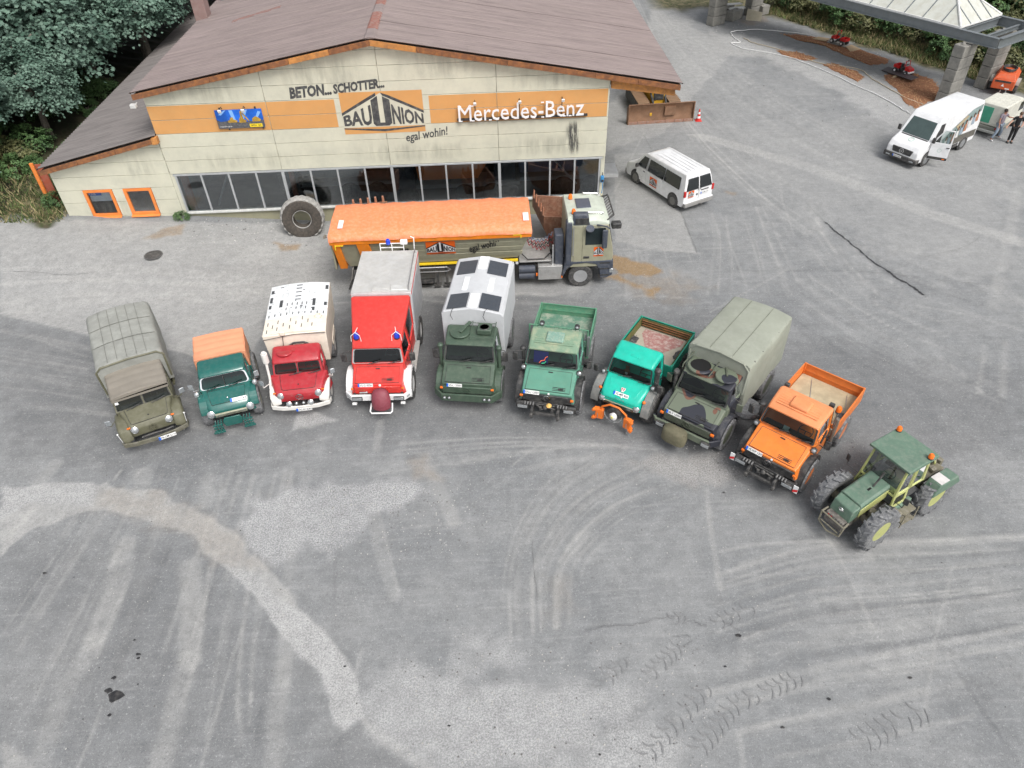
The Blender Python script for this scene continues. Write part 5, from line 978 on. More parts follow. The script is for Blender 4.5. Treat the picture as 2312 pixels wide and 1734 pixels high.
soft_top(t1, 'rear_canvas', canv_g, 1.98, 5.05, 1.03, 1.05, 2.26, 2.32, r=.20, seams=5, seamm=canv_s)
mb = MB(); mb.tube([(-1.0, 1.95, 1.2), (-1.02, 1.95, 2.1), (-.85, 1.95, 2.25), (0, 1.95, 2.3), (.85, 1.95, 2.25), (1.02, 1.95, 2.1), (1.0, 1.95, 1.2)], .035); mb.build('canvas_hem', olive, t1)
chassis(t1, .2, 4.9, axles=((.75, .46), (3.5, .46)))
for s in (-1, 1):
    wheel(t1, s * .82, .78, .47, .28, olive, rubber_dusty, 14); wheel(t1, s * .82, 3.5, .47, .28, olive, rubber_dusty, 14)
    MB().box(s * .98 - .03, s * .98 + .03, 2.05, 4.95, .78, 1.12).build('side_board', olive, t1, bevel=.01)
MB().box(-.98, .98, 2.0, 5.0, .72, .8).build('bed_floor', olive, t1)
plate(t1, 'FRU', (.30, -.165, .50), 8)
for s, y, z in ((-1, .55, 1.05), (1, .75, 1.25)):
    mb = MB(); mb.tube([(s * .88, .9, 1.0), (s * 1.12, y, z - .05), (s * 1.14, y, z + .05)], .012); a = mb.build('mirror_arm', olive, t1); MB().obox((s * 1.16, y, z + .1), .17, .03, .2, (.1, 0, s * .2)).build('mirror', M('mirror_grey', (.35, .38, .40), .2, .4), a, bevel=.02)
for x in (-.97, .97): MB().tube([(x, .12, .6), (x * 1.03, .10, .95)], .01).ball((x * 1.03, .10, .97), .03).build('marker_rod', white, t1)
mb = MB(); mb.tube([(-.4, .08, .58), (-.1, .0, .66), (.3, .02, .62), (.55, .08, .60)], .03); mb.build('tow_gear', darkmet, t1)
MB().sheet([(-.78, .83, 1.52), (-.68, .83, 1.52), (-.68, .85, 1.60), (-.78, .85, 1.60)]).build('sticker', white, t1, smooth=0)
# 2 ---- small dark green truck
dgreen = M('dark_green_gloss', lin('#135b54'), .22, dust=.05, coat=.6); cream = M('cream_grille', lin('#9c9c86'), .5, dust=.15)
t2 = thing('small_green_truck', 'small dark green round-nosed truck with orange tarpaulin behind its cab', 'truck', (-9.09, 18.24, 0), 16.5, GRP); t2.scale = (1.04,) * 3
MB().loft([sec(.10, .66, .56, .60, .84, .10, 4), sec(.20, .78, .68, .52, .98, .13, 4), sec(.50, .83, .76, .5, 1.14, .12, 4), sec(.86, .85, .80, .55, 1.26, .10, 4), sec(1.75, .85, .82, .55, 1.22, .08, 4)]).build('cab_body', dgreen, t2, bevel=.03, seg=3, smooth=70)
P2_ = dict(mat=dgreen, body=[(.88, .8, .78, .7, 1.22, .05), (1.7, .8, .78, .7, 1.2, .05)], ws0=(.80, 1.22, .82), ws1=(1.02, 1.66, .73), back=(1.72, .80, 1.22, 1.72), hr=.73, wr=.10, mw=(.05, .05, .04, .05), glass=glass, rr=.10, crown=.06, rbev=.04, wip=(-.6, .1), zlow=.65, seal=chrome)
cab(t2, P2_)
mb = MB(); mb.tube([(0, .80, 1.25), (0, 1.0, 1.64)], .012); mb.build('windscreen_bar', blackp, t2)
h = MB().loft([[(-.52, .24, 1.01 + d), (.52, .24, 1.01 + d), (.60, .72, 1.21 + d), (-.60, .72, 1.21 + d)] for d in (-.01, .02)]).build('hood', dgreen, t2, bevel=.012, seg=2); MB().tube([(-.52, .24, 1.03), (.52, .24, 1.03), (.60, .72, 1.23), (-.60, .72, 1.23), (-.52, .24, 1.03)], .007, 4).build('panel_gap', blackp, h)
MB().ball((0, .40, 1.10), .035).build('hood_badge', chrome, h); plate(t2, 'VSU', (.33, .255, 1.055), 55)
o = MB().box(-.50, .50, .06, .14, .62, .76).build('grille', cream, t2, bevel=.02)
for k in range(3): MB().box(-.48, .48, .04, .07, .64 + k * .04, .655 + k * .04).build('grille_bar', chrome, o)
for s in (-1, 1):
    rlamp(t2, (s * .62, .10, .76), .11, d=(s * .1, -1, .3)); mb = MB(); mb.tube([(s * .82, .8, 1.15), (s * .95, .72, 1.22)], .012); a = mb.build('lamp_bracket', chrome, t2); rlamp(t2, (s * .93, .68, 1.24), .075, 'work_lamp', d=(s * .2, -1, .3), depth=.1)
    mb = MB(); mb.tube([(s * .80, .95, 1.2), (s * 1.03, .85, 1.28), (s * 1.05, .85, 1.42)], .012); a = mb.build('mirror_arm', chrome, t2); MB().obox((s * 1.04, .85, 1.45), .16, .03, .22, (0, 0, s * .3)).build('mirror', M('mirror_grey', (.35, .38, .40), .2, .4), a, bevel=.03)
    wheel(t2, s * .80, .72, .50, .30, cream, rubber_dusty, 16, 'chev', tall=.03); wheel(t2, s * .80, 2.55, .50, .30, cream, rubber_dusty, 16, 'chev', tall=.03)
    fender(t2, dgreen, s, .72, .60, .62, .92, 20, 160)
chassis(t2, .1, 2.9, axles=((.72, .5), (2.55, .5)))
tarp_o = M('orange_tarp', lin('#dc9672'), .6, dust=.25, dcol=lin('#e3a27c'), ns=2, var=.08, bump=.4, bs=5)
soft_top(t2, 'tarpaulin', tarp_o, 1.80, 3.05, .84, .95, 1.80, 1.84, r=.05, seams=0, crown=.03, flare=.02); bed(t2, dgreen, 1.78, 3.05, 1.64, .82, 1.12, dgreen)
mb = MB(); mb.prism([(-.26, .34), (.26, .34), (.32, .55), (.24, .70), (-.24, .70), (-.32, .55)], lambda u, v, t: (u, t, v), -.14, -.10); mb.build('mounting_plate', dgreen, t2, bevel=.01)
for s in (-1, 1):
    mb = MB(); 
    for k in range(3): mb.box(s * (.36 + k * .09) - .015, s * (.36 + k * .09) + .015, -.32, -.05, .30, .62)
    for z in (.34, .46, .58): mb.box(min(s * .32, s * .62), max(s * .32, s * .62), -.28, -.24, z - .02, z + .02)
    mb.box(min(s * .3, s * .66), max(s * .3, s * .66), -.33, -.28, .28, .33); mb.build('mounting_bracket', dgreen, t2)
# 3 ---- red truck with cream box body
red3 = M('deep_red_paint', lin('#a8202b'), .38, dust=.07, coat=.3); ivory = M('ivory_paint', lin('#e9dfcf'), .5, dust=.08, ns=3, dcol=lin('#c9bba6')); ivw = M('ivory_white', (.72, .70, .66), .45, dust=.06)
t3 = thing('red_camper_truck', 'red round-nosed truck with a cream box body and white front wings', 'truck', (-6.86, 18.72, 0), 5, GRP); t3.scale = (1.02,) * 3
cab(t3, dict(mat=red3, body=[(.86, .84, .82, .6, 1.25, .08), (1.6, .86, .84, .6, 1.2, .06)], ws0=(.82, 1.22, .84), ws1=(1.0, 1.68, .80), back=(1.62, .84, 1.2, 1.80), hr=.80, split=True, wr=.07, rr=.12, crown=.07, rbev=.05, mw=(.07, .07, .06, .06), wip=(-.3, .35), zlow=.7))
round_front(t3, red3, ivw, 1, key='OGA', fend=ivw, star_r=.13, nx=1.22); plate(t3, 'OGA', (.12, -.185, .50), 5)
o = MB().lathe([(.01, .02), (.27, .02), (.29, .0), (.29, -.03), (.01, -.03)], (-.38, 1.33, 1.86), (0, .1, 1), 22).build('roof_hatch', red3, t3, bevel=.006); MB().box(-.14, -.02, 1.28, 1.40, 1.84, 1.90).build('hinge', red3, o)
for s in (-1, 1): rlamp(t3, (s * .36, -.06, .66), .09, 'fog_lamp', d=(0, -1, .3)); wheel(t3, s * .84, .78, .48, .30, ivw, rubber_dusty, 14); wheel(t3, s * .84, 3.3, .48, .30, ivw, rubber_dusty, 14)
for s in (-.12, .12): rlamp(t3, (s, -.04, .66), .055, 'horn', blackp, d=(0, -1, .2))
o = MB().tube([(-.98, .55, .92), (-.98, .80, 1.1), (-.98, 1.0, 1.9)], .045, 8).build('air_intake', ivw, t3); MB().cyl((-.98, 1.0, 1.72), (-.98, 1.0, 2.12), .11, 16).cyl((-.98, 1.0, 2.12), (-.98, 1.0, 2.17), .08, 12).build('filter_bowl', ivw, o, bevel=.02)
for s, y in ((-1, .40), (1, .7)):
    mb = MB(); mb.tube([(s * .85, .95, .98), (s * 1.14, y, 1.12), (s * 1.16, y, 1.26)], .015); a = mb.build('mirror_arm', ivw, t3); MB().obox((s * 1.17, y, 1.32), .16, .04, .20, (0, 0, s * .3)).build('mirror', M('mirror_grey', (.35, .38, .40), .2, .4), a, bevel=.03)
chassis(t3, .2, 4.5, axles=((.78, .48), (3.3, .48)))
MB().tube([(-.25, 1.66, 1.84), (-.1, 1.72, 1.9), (.25, 1.72, 1.9), (.4, 1.66, 1.84)], .035).build('intake_hose', blackp, t3)
# box body: slightly domed lid in two halves, slots and stuck-on patches
mb = MB(); mb.hexa([(-1.0, 1.78, .95), (1.0, 1.78, .95), (1.0, 4.65, .95), (-1.0, 4.65, .95), (-1.07, 1.70, 2.30), (1.07, 1.70, 2.30), (1.07, 4.7, 2.30), (-1.07, 4.7, 2.30)]); bx = mb.build('box_body', ivory, t3, bevel=.02)
def dome(y): return 0
def lid(ya, yb, mat, nm):
    R = [[(x, y, 2.30 + (.10 * (1 - (x / 1.07) ** 2)) + d) for x in (-1.06, -.7, -.35, 0, .35, .7, 1.06)] + [(1.06, y, 2.29), (-1.06, y, 2.29)] for y, d in ((ya, 0), (yb, 0))]
    return MB().loft(R).build(nm, mat, bx, smooth=40, bevel=.008, seg=1)
lid(1.72, 2.62, ivory, 'roof_panel'); patchw = M('white_roof_print', (.74, .76, .77), .4, dust=.1); lid(2.63, 4.68, patchw, 'roof_panel')
dk = M('slot_dark', (.05, .055, .06), .8, dust=.05); pg = M('patch_pale', (.50, .53, .53), .5, dust=.1, ns=8, var=.3)
def rz3(x): return 2.302 + .10 * (1 - (x / 1.07) ** 2)
def patch(x, y, w, h, mat, nm='roof_slot', up=.006): 
    MB().hexa([(x - w / 2, y - h / 2, rz3(x) - .02), (x + w / 2, y - h / 2, rz3(x) - .02), (x + w / 2, y + h / 2, rz3(x) - .02), (x - w / 2, y + h / 2, rz3(x) - .02), (x - w / 2, y - h / 2, rz3(x - w / 2) + up), (x + w / 2, y - h / 2, rz3(x + w / 2) + up), (x + w / 2, y + h / 2, rz3(x + w / 2) + up), (x - w / 2, y + h / 2, rz3(x - w / 2) + up)]).build(nm, mat, bx)
for x, y in ((-.93, 1.9), (-.93, 2.3), (-.58, 2.35), (-.58, 1.95), (-.75, 2.12), (-.38, 2.15), (-.15, 2.4), (-.15, 1.98), (.05, 2.2), (.25, 2.45), (.25, 2.02), (.45, 2.28), (.6, 2.06)): patch(x, y, .025, .19, dk)
for i in range(10): patch(-.95 + i * .21, 2.78, .03, .14, dk)
for i, x in enumerate((-.35, -.18, .0, .17, .33)): patch(x, 3.35, .03, .16, dk); patch(x - .02, 3.08, .03, .15, dk)
for y in (3.62, 3.82, 4.08, 4.32, 4.52): patch(0, y, .20, .05, dk)
for x, y, w, h in ((-.58, 3.45, .11, .42), (.58, 3.40, .10, .42), (-.97, 3.8, .10, .30), (.98, 4.35, .10, .25), (.98, 3.3, .10, .2), (.58, 2.98, .09, .2), (-.97, 3.35, .09, .2), (-.97, 4.3, .1, .2)): patch(x, y, w, h, dk)
for x, y, w, h in ((-.47, 3.95, .22, .22), (.48, 4.05, .22, .22), (0, 2.95, .5, .34)): patch(x, y, w, h, pg, 'roof_patch', .004); patch(x, y, w - .05, h - .05, patchw, 'roof_patch', .008)
rg = random.Random(9)
for k in range(36): patch(rg.uniform(-.98, .98), rg.uniform(2.9, 4.6), rg.uniform(.04, .12), rg.uniform(.015, .04), pg if k % 5 else dk, 'roof_slot', .005)
MB().lathe([(.12, 0), (.12, .06), (.08, .08), (.08, .03), (.01, .03)], (.78, 2.5, rz3(.78)), (0, 0, 1), 16).build('roof_vent', ivory, bx)
MB().box(-.46, -.30, 1.64, 1.80, 2.28, 2.44).build('corner_lamp', ivory, bx, bevel=.03); MB().tube([(-.38, 1.66, 2.3), (-.42, 1.64, 2.0), (-.45, 1.66, 1.8)], .012).build('cable', blackp, bx)
MB().tube([(-1.05, 1.66, 2.16), (0, 1.66, 2.30), (1.05, 1.66, 2.26)], .012).build('strap', darkmet, bx)
for s in (-1, 1): MB().box(s * 1.0 - .03, s * 1.0 + .03, 2.9, 3.75, .75, 1.05).build('wheel_arch', ivory, bx, bevel=.02)
# 4 ---- fire engine
red4 = M('fire_red_paint', lin('#cb332c'), .38, dust=.06, coat=.3, dcol=(.45, .25, .2)); alup = M('chequer_plate', (.60, .60, .585), .45, .3, dust=.18, dcol=lin('#b7b1a2'), ns=2.5, bump=.5, bs=60)
t4 = thing('fire_engine', 'red fire truck with two blue beacons and a white box body', 'fire engine', (-4.15, 18.63, 0), -2.2, GRP); t4.scale = (1,) * 3
P4 = dict(mat=red4, body=sq_stations(.83, .92, 1.20, 1.50, .92, 3.1, 1.60, hb=1.02, zl=.8), ws0=(.90, 1.56, .92), ws1=(1.16, 2.14, .84), back=(3.12, 1.04, 1.60, 2.82), hr=1.04, door=1.95, mw=(.05, .05, .04, .09), rr=.07, crown=.02, ov=.05, zlow=.8, hbot=.96, seal=M('grey_seal', (.3, .3, .3), .5))
cab(t4, P4)
grille(t4, .80, .86, 1.14, .20, red4, None, red4, 8, st=False); hoodpanel(t4, red4, .76, .27, 1.225, .84, 1.475)
MB().box(-.86, .86, .16, .30, .74, .86).build('front_crossmember', blackp, t4)
plate(t4, 'VSG', (-.40, .215, 1.19), 20); MB().lathe([(.045, 0), (.045, .01), (.01, .015)], (.10, .20, 1.19), (0, -1, .3), 12).build('hood_badge', white, t4)
mb = MB(); letter(mb, 'uni', (-.66, .125, 1.03), (1, 0, 0), (0, 0, 1), .24, .05); mb.build('lettering', M('gold_print', (.55, .40, .15), .4, .5), t4, smooth=0)
MB().box(-.63, -.35, .13, .16, .90, .96).build('name_badge', chrome, t4, bevel=.005)
mb = MB(); bw = [(-1.15, .28), (-.92, .04), (.92, .04), (1.15, .28)]
mb.loft([[(x, y, .62), (x, y, .86), (x * .97, y + .08, .86), (x * .97, y + .08, .62)] for x, y in bw]); mb.build('front_bumper', white, t4, bevel=.015)
for s in (-1, 1):
    boxlamp(t4, s * .72, .03, .74, .36, .15); MB().obox((s * 1.04, .13, .76), .12, .03, .06, (0, 0, s * .8)).build('indicator', lens, t4, bevel=.01); MB().box(s * .84 - .08, s * .84 + .08, -.04, .06, .50, .56).build('towing_step', white, t4, bevel=.01)
    MB().box(s * .87 - .04, s * .87 + .04, .16, .20, 1.02, 1.10).build('side_indicator', amber, t4, bevel=.01)
    fender(t4, white, s, .98, .70, .86, 1.14, 2, 178, th=.03, lip=.10); wheel(t4, s * .96, .98, .56, .34, white, rubber, 16); wheel(t4, s * .96, 4.1, .56, .34, white, rubber, 16)
    o = beacon(t4, s * .70, 1.42, 2.28, bluelens, .10, .20); mb = MB(); 
    for dx in (-.17, .17): mb.tube([(s * .70 + dx, 1.30, 2.26), (s * .70 + dx * .9, 1.30, 2.50), (s * .70, 1.36, 2.60)], .012)
    mb.tube([(s * .70, 1.36, 2.60), (s * .70 - s * .05, 1.6, 2.62)], .012); mb.build('guard', white, o)
    mirror(t4, s, (.95, 1.2), .24, 1.72, .20, .34)
    MB().box(min(s * .88, s * 1.16), max(s * .88, s * 1.16), 1.66, 3.3, .60, .68).build('running_board', M('grey_step', (.42, .42, .40), .6, dust=.4), t4, bevel=.01)
mb = MB(); mb.hexa([(-1.05, 3.18, .75), (1.05, 3.18, .75), (1.05, 6.0, .75), (-1.05, 6.0, .75), (-1.08, 3.18, 2.95), (1.08, 3.18, 2.95), (1.08, 6.0, 2.95), (-1.08, 6.0, 2.95)]); bx = mb.build('equipment_box', M('box_grey_white', (.56, .57, .58), .5, dust=.1), t4, bevel=.02)
MB().box(-1.07, 1.07, 3.19, 5.99, 2.953, 2.975).build('chequer_roof', alup, bx)
for y0, y1 in ((3.25, 4.1), (4.15, 5.1), (5.15, 5.9)):
    for s in (-1, 1): MB().hexa([(s * 1.05, y0, .9), (s * 1.075, y0, .9), (s * 1.075, y1, .9), (s * 1.05, y1, .9), (s * 1.07, y0, 2.75), (s * 1.095, y0, 2.75), (s * 1.095, y1, 2.75), (s * 1.07, y1, 2.75)]).build('roller_shutter', M('shutter', (.50, .52, .54), .4, .3, dust=.1), bx, bevel=.006, seg=1)
for s in (-1, 1): MB().box(s * 1.08 - .012, s * 1.08 + .012, 3.2, 6.0, 2.84, 2.90).build('red_stripe', red4, bx)
mb = MB(); mb.box(-.32, .32, 3.22, 3.62, 2.97, 3.03); mb.box(-.27, .27, 3.32, 3.56, 3.03, 3.045); mb.build('roof_hatch', alup, bx, bevel=.01); MB().hexa([(.36, 3.3, 2.98), (.95, 3.3, 2.98), (.95, 3.55, 2.98), (.36, 3.55, 2.98), (.36, 3.32, 3.0), (.95, 3.32, 3.0), (.95, 3.55, 3.03), (.36, 3.55, 3.03)]).build('roof_step', alup, bx)
mb = MB(); mb.tube([(1.0, 3.3, 2.98), (1.0, 3.3, 3.15), (1.0, 5.8, 3.15), (1.0, 5.8, 2.98)], .018); mb.build('roof_rail', steel, bx)
mb = MB()
for z in (3.1, 3.28): mb.tube([(-.35, 6.02, z), (.55, 6.02, z)], .02)
for x in (-.35, .1, .55): mb.tube([(x, 6.02, 2.9), (x, 6.02, 3.28)], .02)
mb.tube([(.95, 6.0, 2.9), (.98, 6.02, 3.5), (.85, 6.05, 3.55)], .022); mb.build('rear_ladder_rail', white, bx)
o = beacon(t4, -.02, 6.02, 3.22, bluelens, .09, .2); MB().box(.45, .72, 5.95, 6.1, 3.25, 3.42).build('work_lamp', white, bx, bevel=.02)
# winch under a dark red cover on a white cradle
mb = MB(); rr_ = []
rg = random.Random(4)
for z, sx, sy, yc in ((.50, .30, .16, -.20), (.58, .33, .20, -.18), (.80, .34, .22, -.12), (1.0, .30, .20, -.04), (1.12, .22, .13, .02), (1.16, .06, .04, .02)):
    rr_.append([(.12 + sx * math.cos(2 * math.pi * k / 14) * (1 + rg.uniform(-.07, .07)), yc + sy * math.sin(2 * math.pi * k / 14) * (1 + rg.uniform(-.1, .1)), z) for k in range(14)])
mb.loft(rr_).build('winch_cover', M('dark_red_tarp', lin('#7d3540'), .55, dust=.15, dcol=lin('#96616a'), ns=5, bump=.6, bs=6), t4, smooth=70)
mb = MB(); mb.tube([(-.24, -.05, .58), (-.26, -.36, .48), (-.20, -.42, .46), (.44, -.42, .46), (.50, -.36, .48), (.48, -.05, .58)], .028); mb.build('cradle_tube', white, t4)
chassis(t4, .2, 5.9, axles=((.98, .56), (4.1, .56)))
# 5 ---- green, white cover with four solar panels
green5 = M('bronze_green_paint', lin('#3f5143'), .45, dust=.14, dcol=(.20, .23, .17), ns=2.5)
canw = M('white_canvas', lin('#bfc1c3'), .75, dust=.08, dcol=lin('#85878a'), ns=1.6, var=.06, bump=.25, bs=7); canw2 = M('white_canvas_patch', (.78, .79, .80), .7, dust=.03); solar = M('solar_panel', lin('#3b4149'), .35, dust=.05, ns=6)
def sq_common(t, cm, seal=blackp, hb=None, yb=2.0, glass_=glass, rm=None, ribs=False, ws=(.92, 1.56, .90), wt=(1.18, 2.14, .83), zr=2.24, ov=.04):
    cab(t, dict(mat=cm, roofmat=rm or cm, body=sq_stations(.86, .93, 1.18, ws[1] - .06, ws[0], yb, 1.55, zl=.8), ws0=ws, ws1=wt, back=(yb, .93, 1.55, zr), hr=.85, mw=(.05, .05, .04, .05), rr=.06, crown=.03, ov=ov, zlow=.8, seal=seal, ribs=ribs))
t5 = thing('green_truck_with_solar_panels', 'dark green truck with a white cover carrying four solar panels', 'truck', (-1.09, 18.42, 0), -9, GRP); t5.scale = (1.02,) * 3
sq_common(t5, green5); grille(t5, .84, .84, 1.10, .18, green5, None, green5, 8, stm=green5, sr=.10); hoodpanel(t5, green5, .76, .26, 1.21, .84, 1.47)
plate(t5, 'VSL', (-.42, .17, 1.16), 15)
mb = MB(); mb.loft([[(x, y, .56), (x, y, .86), (x * .97, y + .07, .86), (x * .97, y + .07, .56)] for x, y in ((-1.17, .35), (-.86, .02), (.86, .02), (1.17, .35))]); bmp = mb.build('front_bumper', green5, t5, bevel=.015)
for s in (-1, 1):
    for dx in (.60, .76): rlamp(t5, (s * dx, .0, .72), .055, 'headlight', blackp)
    MB().box(s * .86 - .05, s * .86 + .05, .12, .18, 1.02, 1.08).build('indicator', amber, t5, bevel=.01)
    fender(t5, green5, s, .95, .70, .90, 1.12, 8, 165, th=.025, lip=.08); wheel(t5, s * .96, .95, .56, .34, green5, rubber_dusty, 14); wheel(t5, s * .96, 4.0, .56, .34, green5, rubber_dusty, 14)
    snorkel(t5, s * 1.0, 1.12, 1.1, 2.02, .06, green5, .10); mirror(t5, s, (1.0, 1.25), .20, 1.72, .18, .38)
o = MB().lathe([(.01, .03), (.34, .02), (.36, 0), (.36, -.03), (.01, -.03)], (-.38, 1.62, 2.32), (0, 0, 1), 24).build('roof_hatch', green5, t5, bevel=.006); MB().obox((-.22, 1.76, 2.42), .12, .6, .05, (.1, 0, -.5)).build('hatch_arm', green5, o, bevel=.01)
o = MB().box(.22, .70, 1.48, 1.90, 2.32, 2.52).build('roof_fan_box', green5, t5, bevel=.03); MB().lathe([(.17, 0), (.15, .02), (.15, 0), (.01, 0)], (.46, 1.66, 2.525), (0, 0, 1), 20).build('fan_grille', blackp, o)
mb = MB()
for x in (.02, .82): mb.tube([(x, 1.18, 2.34), (x, 1.18, 2.42), (x, 2.0, 2.5)], .014)
mb.tube([(.02, 1.22, 2.42), (.82, 1.22, 2.42)], .014); mb.tube([(.02, 1.9, 2.5), (.82, 1.9, 2.5)], .014); mb.build('roof_rack', green5, t5)
# peaked cover
def peaked(par, mat, y0, y1, hw, z0, ze, zp, name='canvas_cover', ch=.16):
    rg = random.Random(12); R = []; n = 10
    for i in range(n + 1):
        y = y0 + (y1 - y0) * i / n; s_ = 0
        P_ = [(-hw - .01, z0), (-hw, z0 + .5), (-hw, ze - .05), (-hw + ch * .45, ze + .05 + s_), (-hw * .55, ze + (zp - ze) * .62 + s_), (-.12, zp + s_), (.12, zp + s_), (hw * .55, ze + (zp - ze) * .62 + s_), (hw - ch * .45, ze + .05 + s_), (hw, ze - .05), (hw, z0 + .5), (hw + .01, z0)]
        R.append([(x + rg.uniform(-.008, .008), y, z + (rg.uniform(-.008, .008) if abs(x) > hw * .9 else 0)) for x, z in P_])
    a, b_ = R[0], R[-1]; R = [[(x * .98, y - .03, z - .03) for x, y, z in a]] + R + [[(x * .98, y + .03, z - .03) for x, y, z in b_]]
    m_ = MB().loft(R, close=False, caps=(0, 0)); m_.sheet(R[0]); m_.sheet(R[-1]); return m_.build(name, mat, par, smooth=28)
cv = peaked(t5, canw, 2.08, 5.35, 1.07, 1.0, 2.76, 2.98)
def onroof(x, y, dx, dy, mat, nm, up, par, hw=1.07, ze=2.76, zp=2.98):
    def z(x_): 
        a = abs(x_); return zp if a < .12 else (zp + (ze + (zp - ze) * .62 - zp) * (a - .12) / (hw * .55 - .12) if a < hw * .55 else ze + (zp - ze) * .62 + (ze + .05 - ze - (zp - ze) * .62) * (a - hw * .55) / (hw - .072 - hw * .55))
    vs = [(x - dx, y - dy), (x + dx, y - dy), (x + dx, y + dy), (x - dx, y + dy)]; 
    return MB().hexa([(a, b_, z(a) + up * .3) for a, b_ in vs] + [(a, b_, z(a) + up) for a, b_ in vs]).build(nm, mat, par, bevel=.004, seg=1)
for x, y in ((-.56, 2.55), (.56, 2.55), (-.56, 4.65), (.56, 4.65)):
    o = onroof(x, y, .34, .42, solar, 'solar_panel', .045, cv)
    for k in (1, 2, 3): MB().box(x - .33, x + .33, y - .42 + .21 * k - .004, y - .42 + .21 * k + .004, 2.9, 2.901) if 0 else None
    MB().tube([(x - .05, y - .38, 2.92), (x - .12, y - .50, 2.92), (x - .18, y - .62, 2.75), (x - .1, y - .66, 2.6)], .01).build('cable', blackp, o) if y < 3 else None
onroof(0, 3.6, .55, .42, canw2, 'white_patch', .034, cv); onroof(0, 4.9, .17, .42, canw2, 'white_patch', .030, cv); onroof(0, 2.5, .17, .42, canw2, 'white_patch', .030, cv)
MB().box(-1.05, 1.05, 2.15, 5.3, .92, 1.02).build('bed_floor', green5, t5); chassis(t5, .2, 5.3, axles=((.95, .56), (4.0, .56)))
mb = MB(); mb.lathe([(.25, -.1), (.52, -.1), (.56, -.04), (.56, .04), (.52, .1), (.25, .1)], (1.22, 2.6, .98), (1, 0, 0), 24); mb.build('spare_wheel', rubber, t5) if 0 else None
# 6 ---- sage green municipal truck, open bed
green6 = M('sage_green_paint', lin('#588d7a'), .42, dust=.08, dcol=lin('#7f8a70'), ns=2); green6r = M('faded_sage_roof', lin('#6a8a74'), .7, dust=.55, dcol=lin('#a9a98c'), ns=1.1, var=.1)
def fade(m):
    return m
t6 = thing('sage_green_truck', 'sage green truck with faded ribbed roof hatch, spotlights and an open tipper bed', 'truck', (1.57, 17.74, 0), -15, GRP); t6.scale = (1.05,) * 3
def muni(t, cm, rm, key, hatch, wheelm, bedm, floorm, zr=2.26):
    cab(t, dict(mat=cm, roofmat=rm, body=sq_stations(.80, .90, 1.18, 1.50, 1.08, 2.12, 1.55, zl=.8), ws0=(1.06, 1.56, .88), ws1=(1.30, 2.12, .80), back=(2.14, .90, 1.55, zr), hr=.82, mw=(.04, .04, .03, .05), rr=.08, crown=.02, ov=.05, zlow=.8, ribs=True, glass=glass))
    grille(t, .80, .84, 1.12, .20, blackp, None, blackp, 8, sr=.13); hoodpanel(t, cm, .72, .27, 1.21, 1.0, 1.475)
    plate(t, key, (-.50, .195, 1.17), 25); MB().lathe([(.035, 0), (.035, .01), (.01, .015)], (.06, .20, 1.18), (0, -1, .3), 12).build('hood_badge', white, t)
    MB().box(-.92, .92, .10, .28, .66, .84).build('front_crossmember', blackp, t, bevel=.02)
    for s in (-1, 1):
        o = MB().hexa([(s * .52, .0, .62), (s * .98, .0, .62), (s * .98, .2, .62), (s * .52, .2, .62), (s * .52, .03, .84), (s * .98, .03, .84), (s * .98, .2, .84), (s * .52, .2, .84)]).build('bumper_end', blackp, t, bevel=.03)
        boxlamp(t, s * .75, -.01, .73, .36, .15); MB().box(s * .82 - .05, s * .82 + .05, .13, .18, 1.0, 1.07).build('indicator', amber, t, bevel=.01)
        rlamp(t, (s * .92, .98, 1.50), .075, 'high_lamp', darkmet, d=(s * .1, -1, .25), depth=.1); fender(t, blackp, s, .92, .70, .84, 1.06, 5, 165, th=.025, lip=.10)
        wheel(t, s * .92, .92, .56, .34, wheelm, rubber_dusty, 14); wheel(t, s * .92, 3.4, .56, .34, wheelm, rubber_dusty, 14)
        snorkel(t, s * .98, 1.30, 1.0, 1.98, .05, blackp, .10) if s < 0 else MB().tube([(.96, 1.30, 1.6), (.97, 1.5, 2.0)], .03).build('grab_handle', blackp, t)
        mirror(t, s, (.95, 1.22), .26, 1.84, .17, .32)
    heavy_front(t); chassis(t, .2, 4.6, axles=((.92, .56), (3.4, .56)))
    MB().hexa([(-.30, 1.50, 2.22), (.30, 1.50, 2.22), (.30, 1.95, 2.30), (-.30, 1.95, 2.30), (-.28, 1.52, 2.32), (.28, 1.52, 2.32), (.28, 1.93, 2.38), (-.28, 1.93, 2.38)]).build('roof_hatch', hatch, t, bevel=.04, seg=3)
    bed(t, bedm, 2.42, 4.60, 1.96, 1.08, 1.50, floorm, ribs=2)
muni(t6, green6, green6r, 'KNU', M('hatch_green', lin('#6c9386'), .6, dust=.3, dcol=lin('#b5b39c'), ns=6), darkmet, M('bed_green', lin('#4f8a6e'), .5, dust=.25, dcol=lin('#8f9a80')), M('bed_floor_green', lin('#3e7561'), .7, dust=.45, dcol=lin('#b8b3a4'), ns=1.3))
mb = MB()
for z in (1.75, 2.22): mb.tube([(-.98, 2.36, z), (.98, 2.36, z)], .022)
for i in range(15): mb.tube([(-.98 + i * .14, 2.36, 1.5), (-.98 + i * .14, 2.36, 2.22)], .010 if 0 < i < 14 else .03)
mb.build('headboard_grid', _M['bed_green'], t6)
for x in (-.55, .62): rlamp(t6, (x, 2.28, 2.34), .07, 'work_lamp', blackp, d=(0, -1, -.1), depth=.1)
MB().sheet([(-.62, 1.16, 1.62), (-.14, 1.16, 1.62), (-.14, 1.30, 2.0), (-.62, 1.30, 2.0)]).build('blue_pennant', M('pennant_blue', (.02, .04, .38), .6, dust=0), t6, smooth=0)
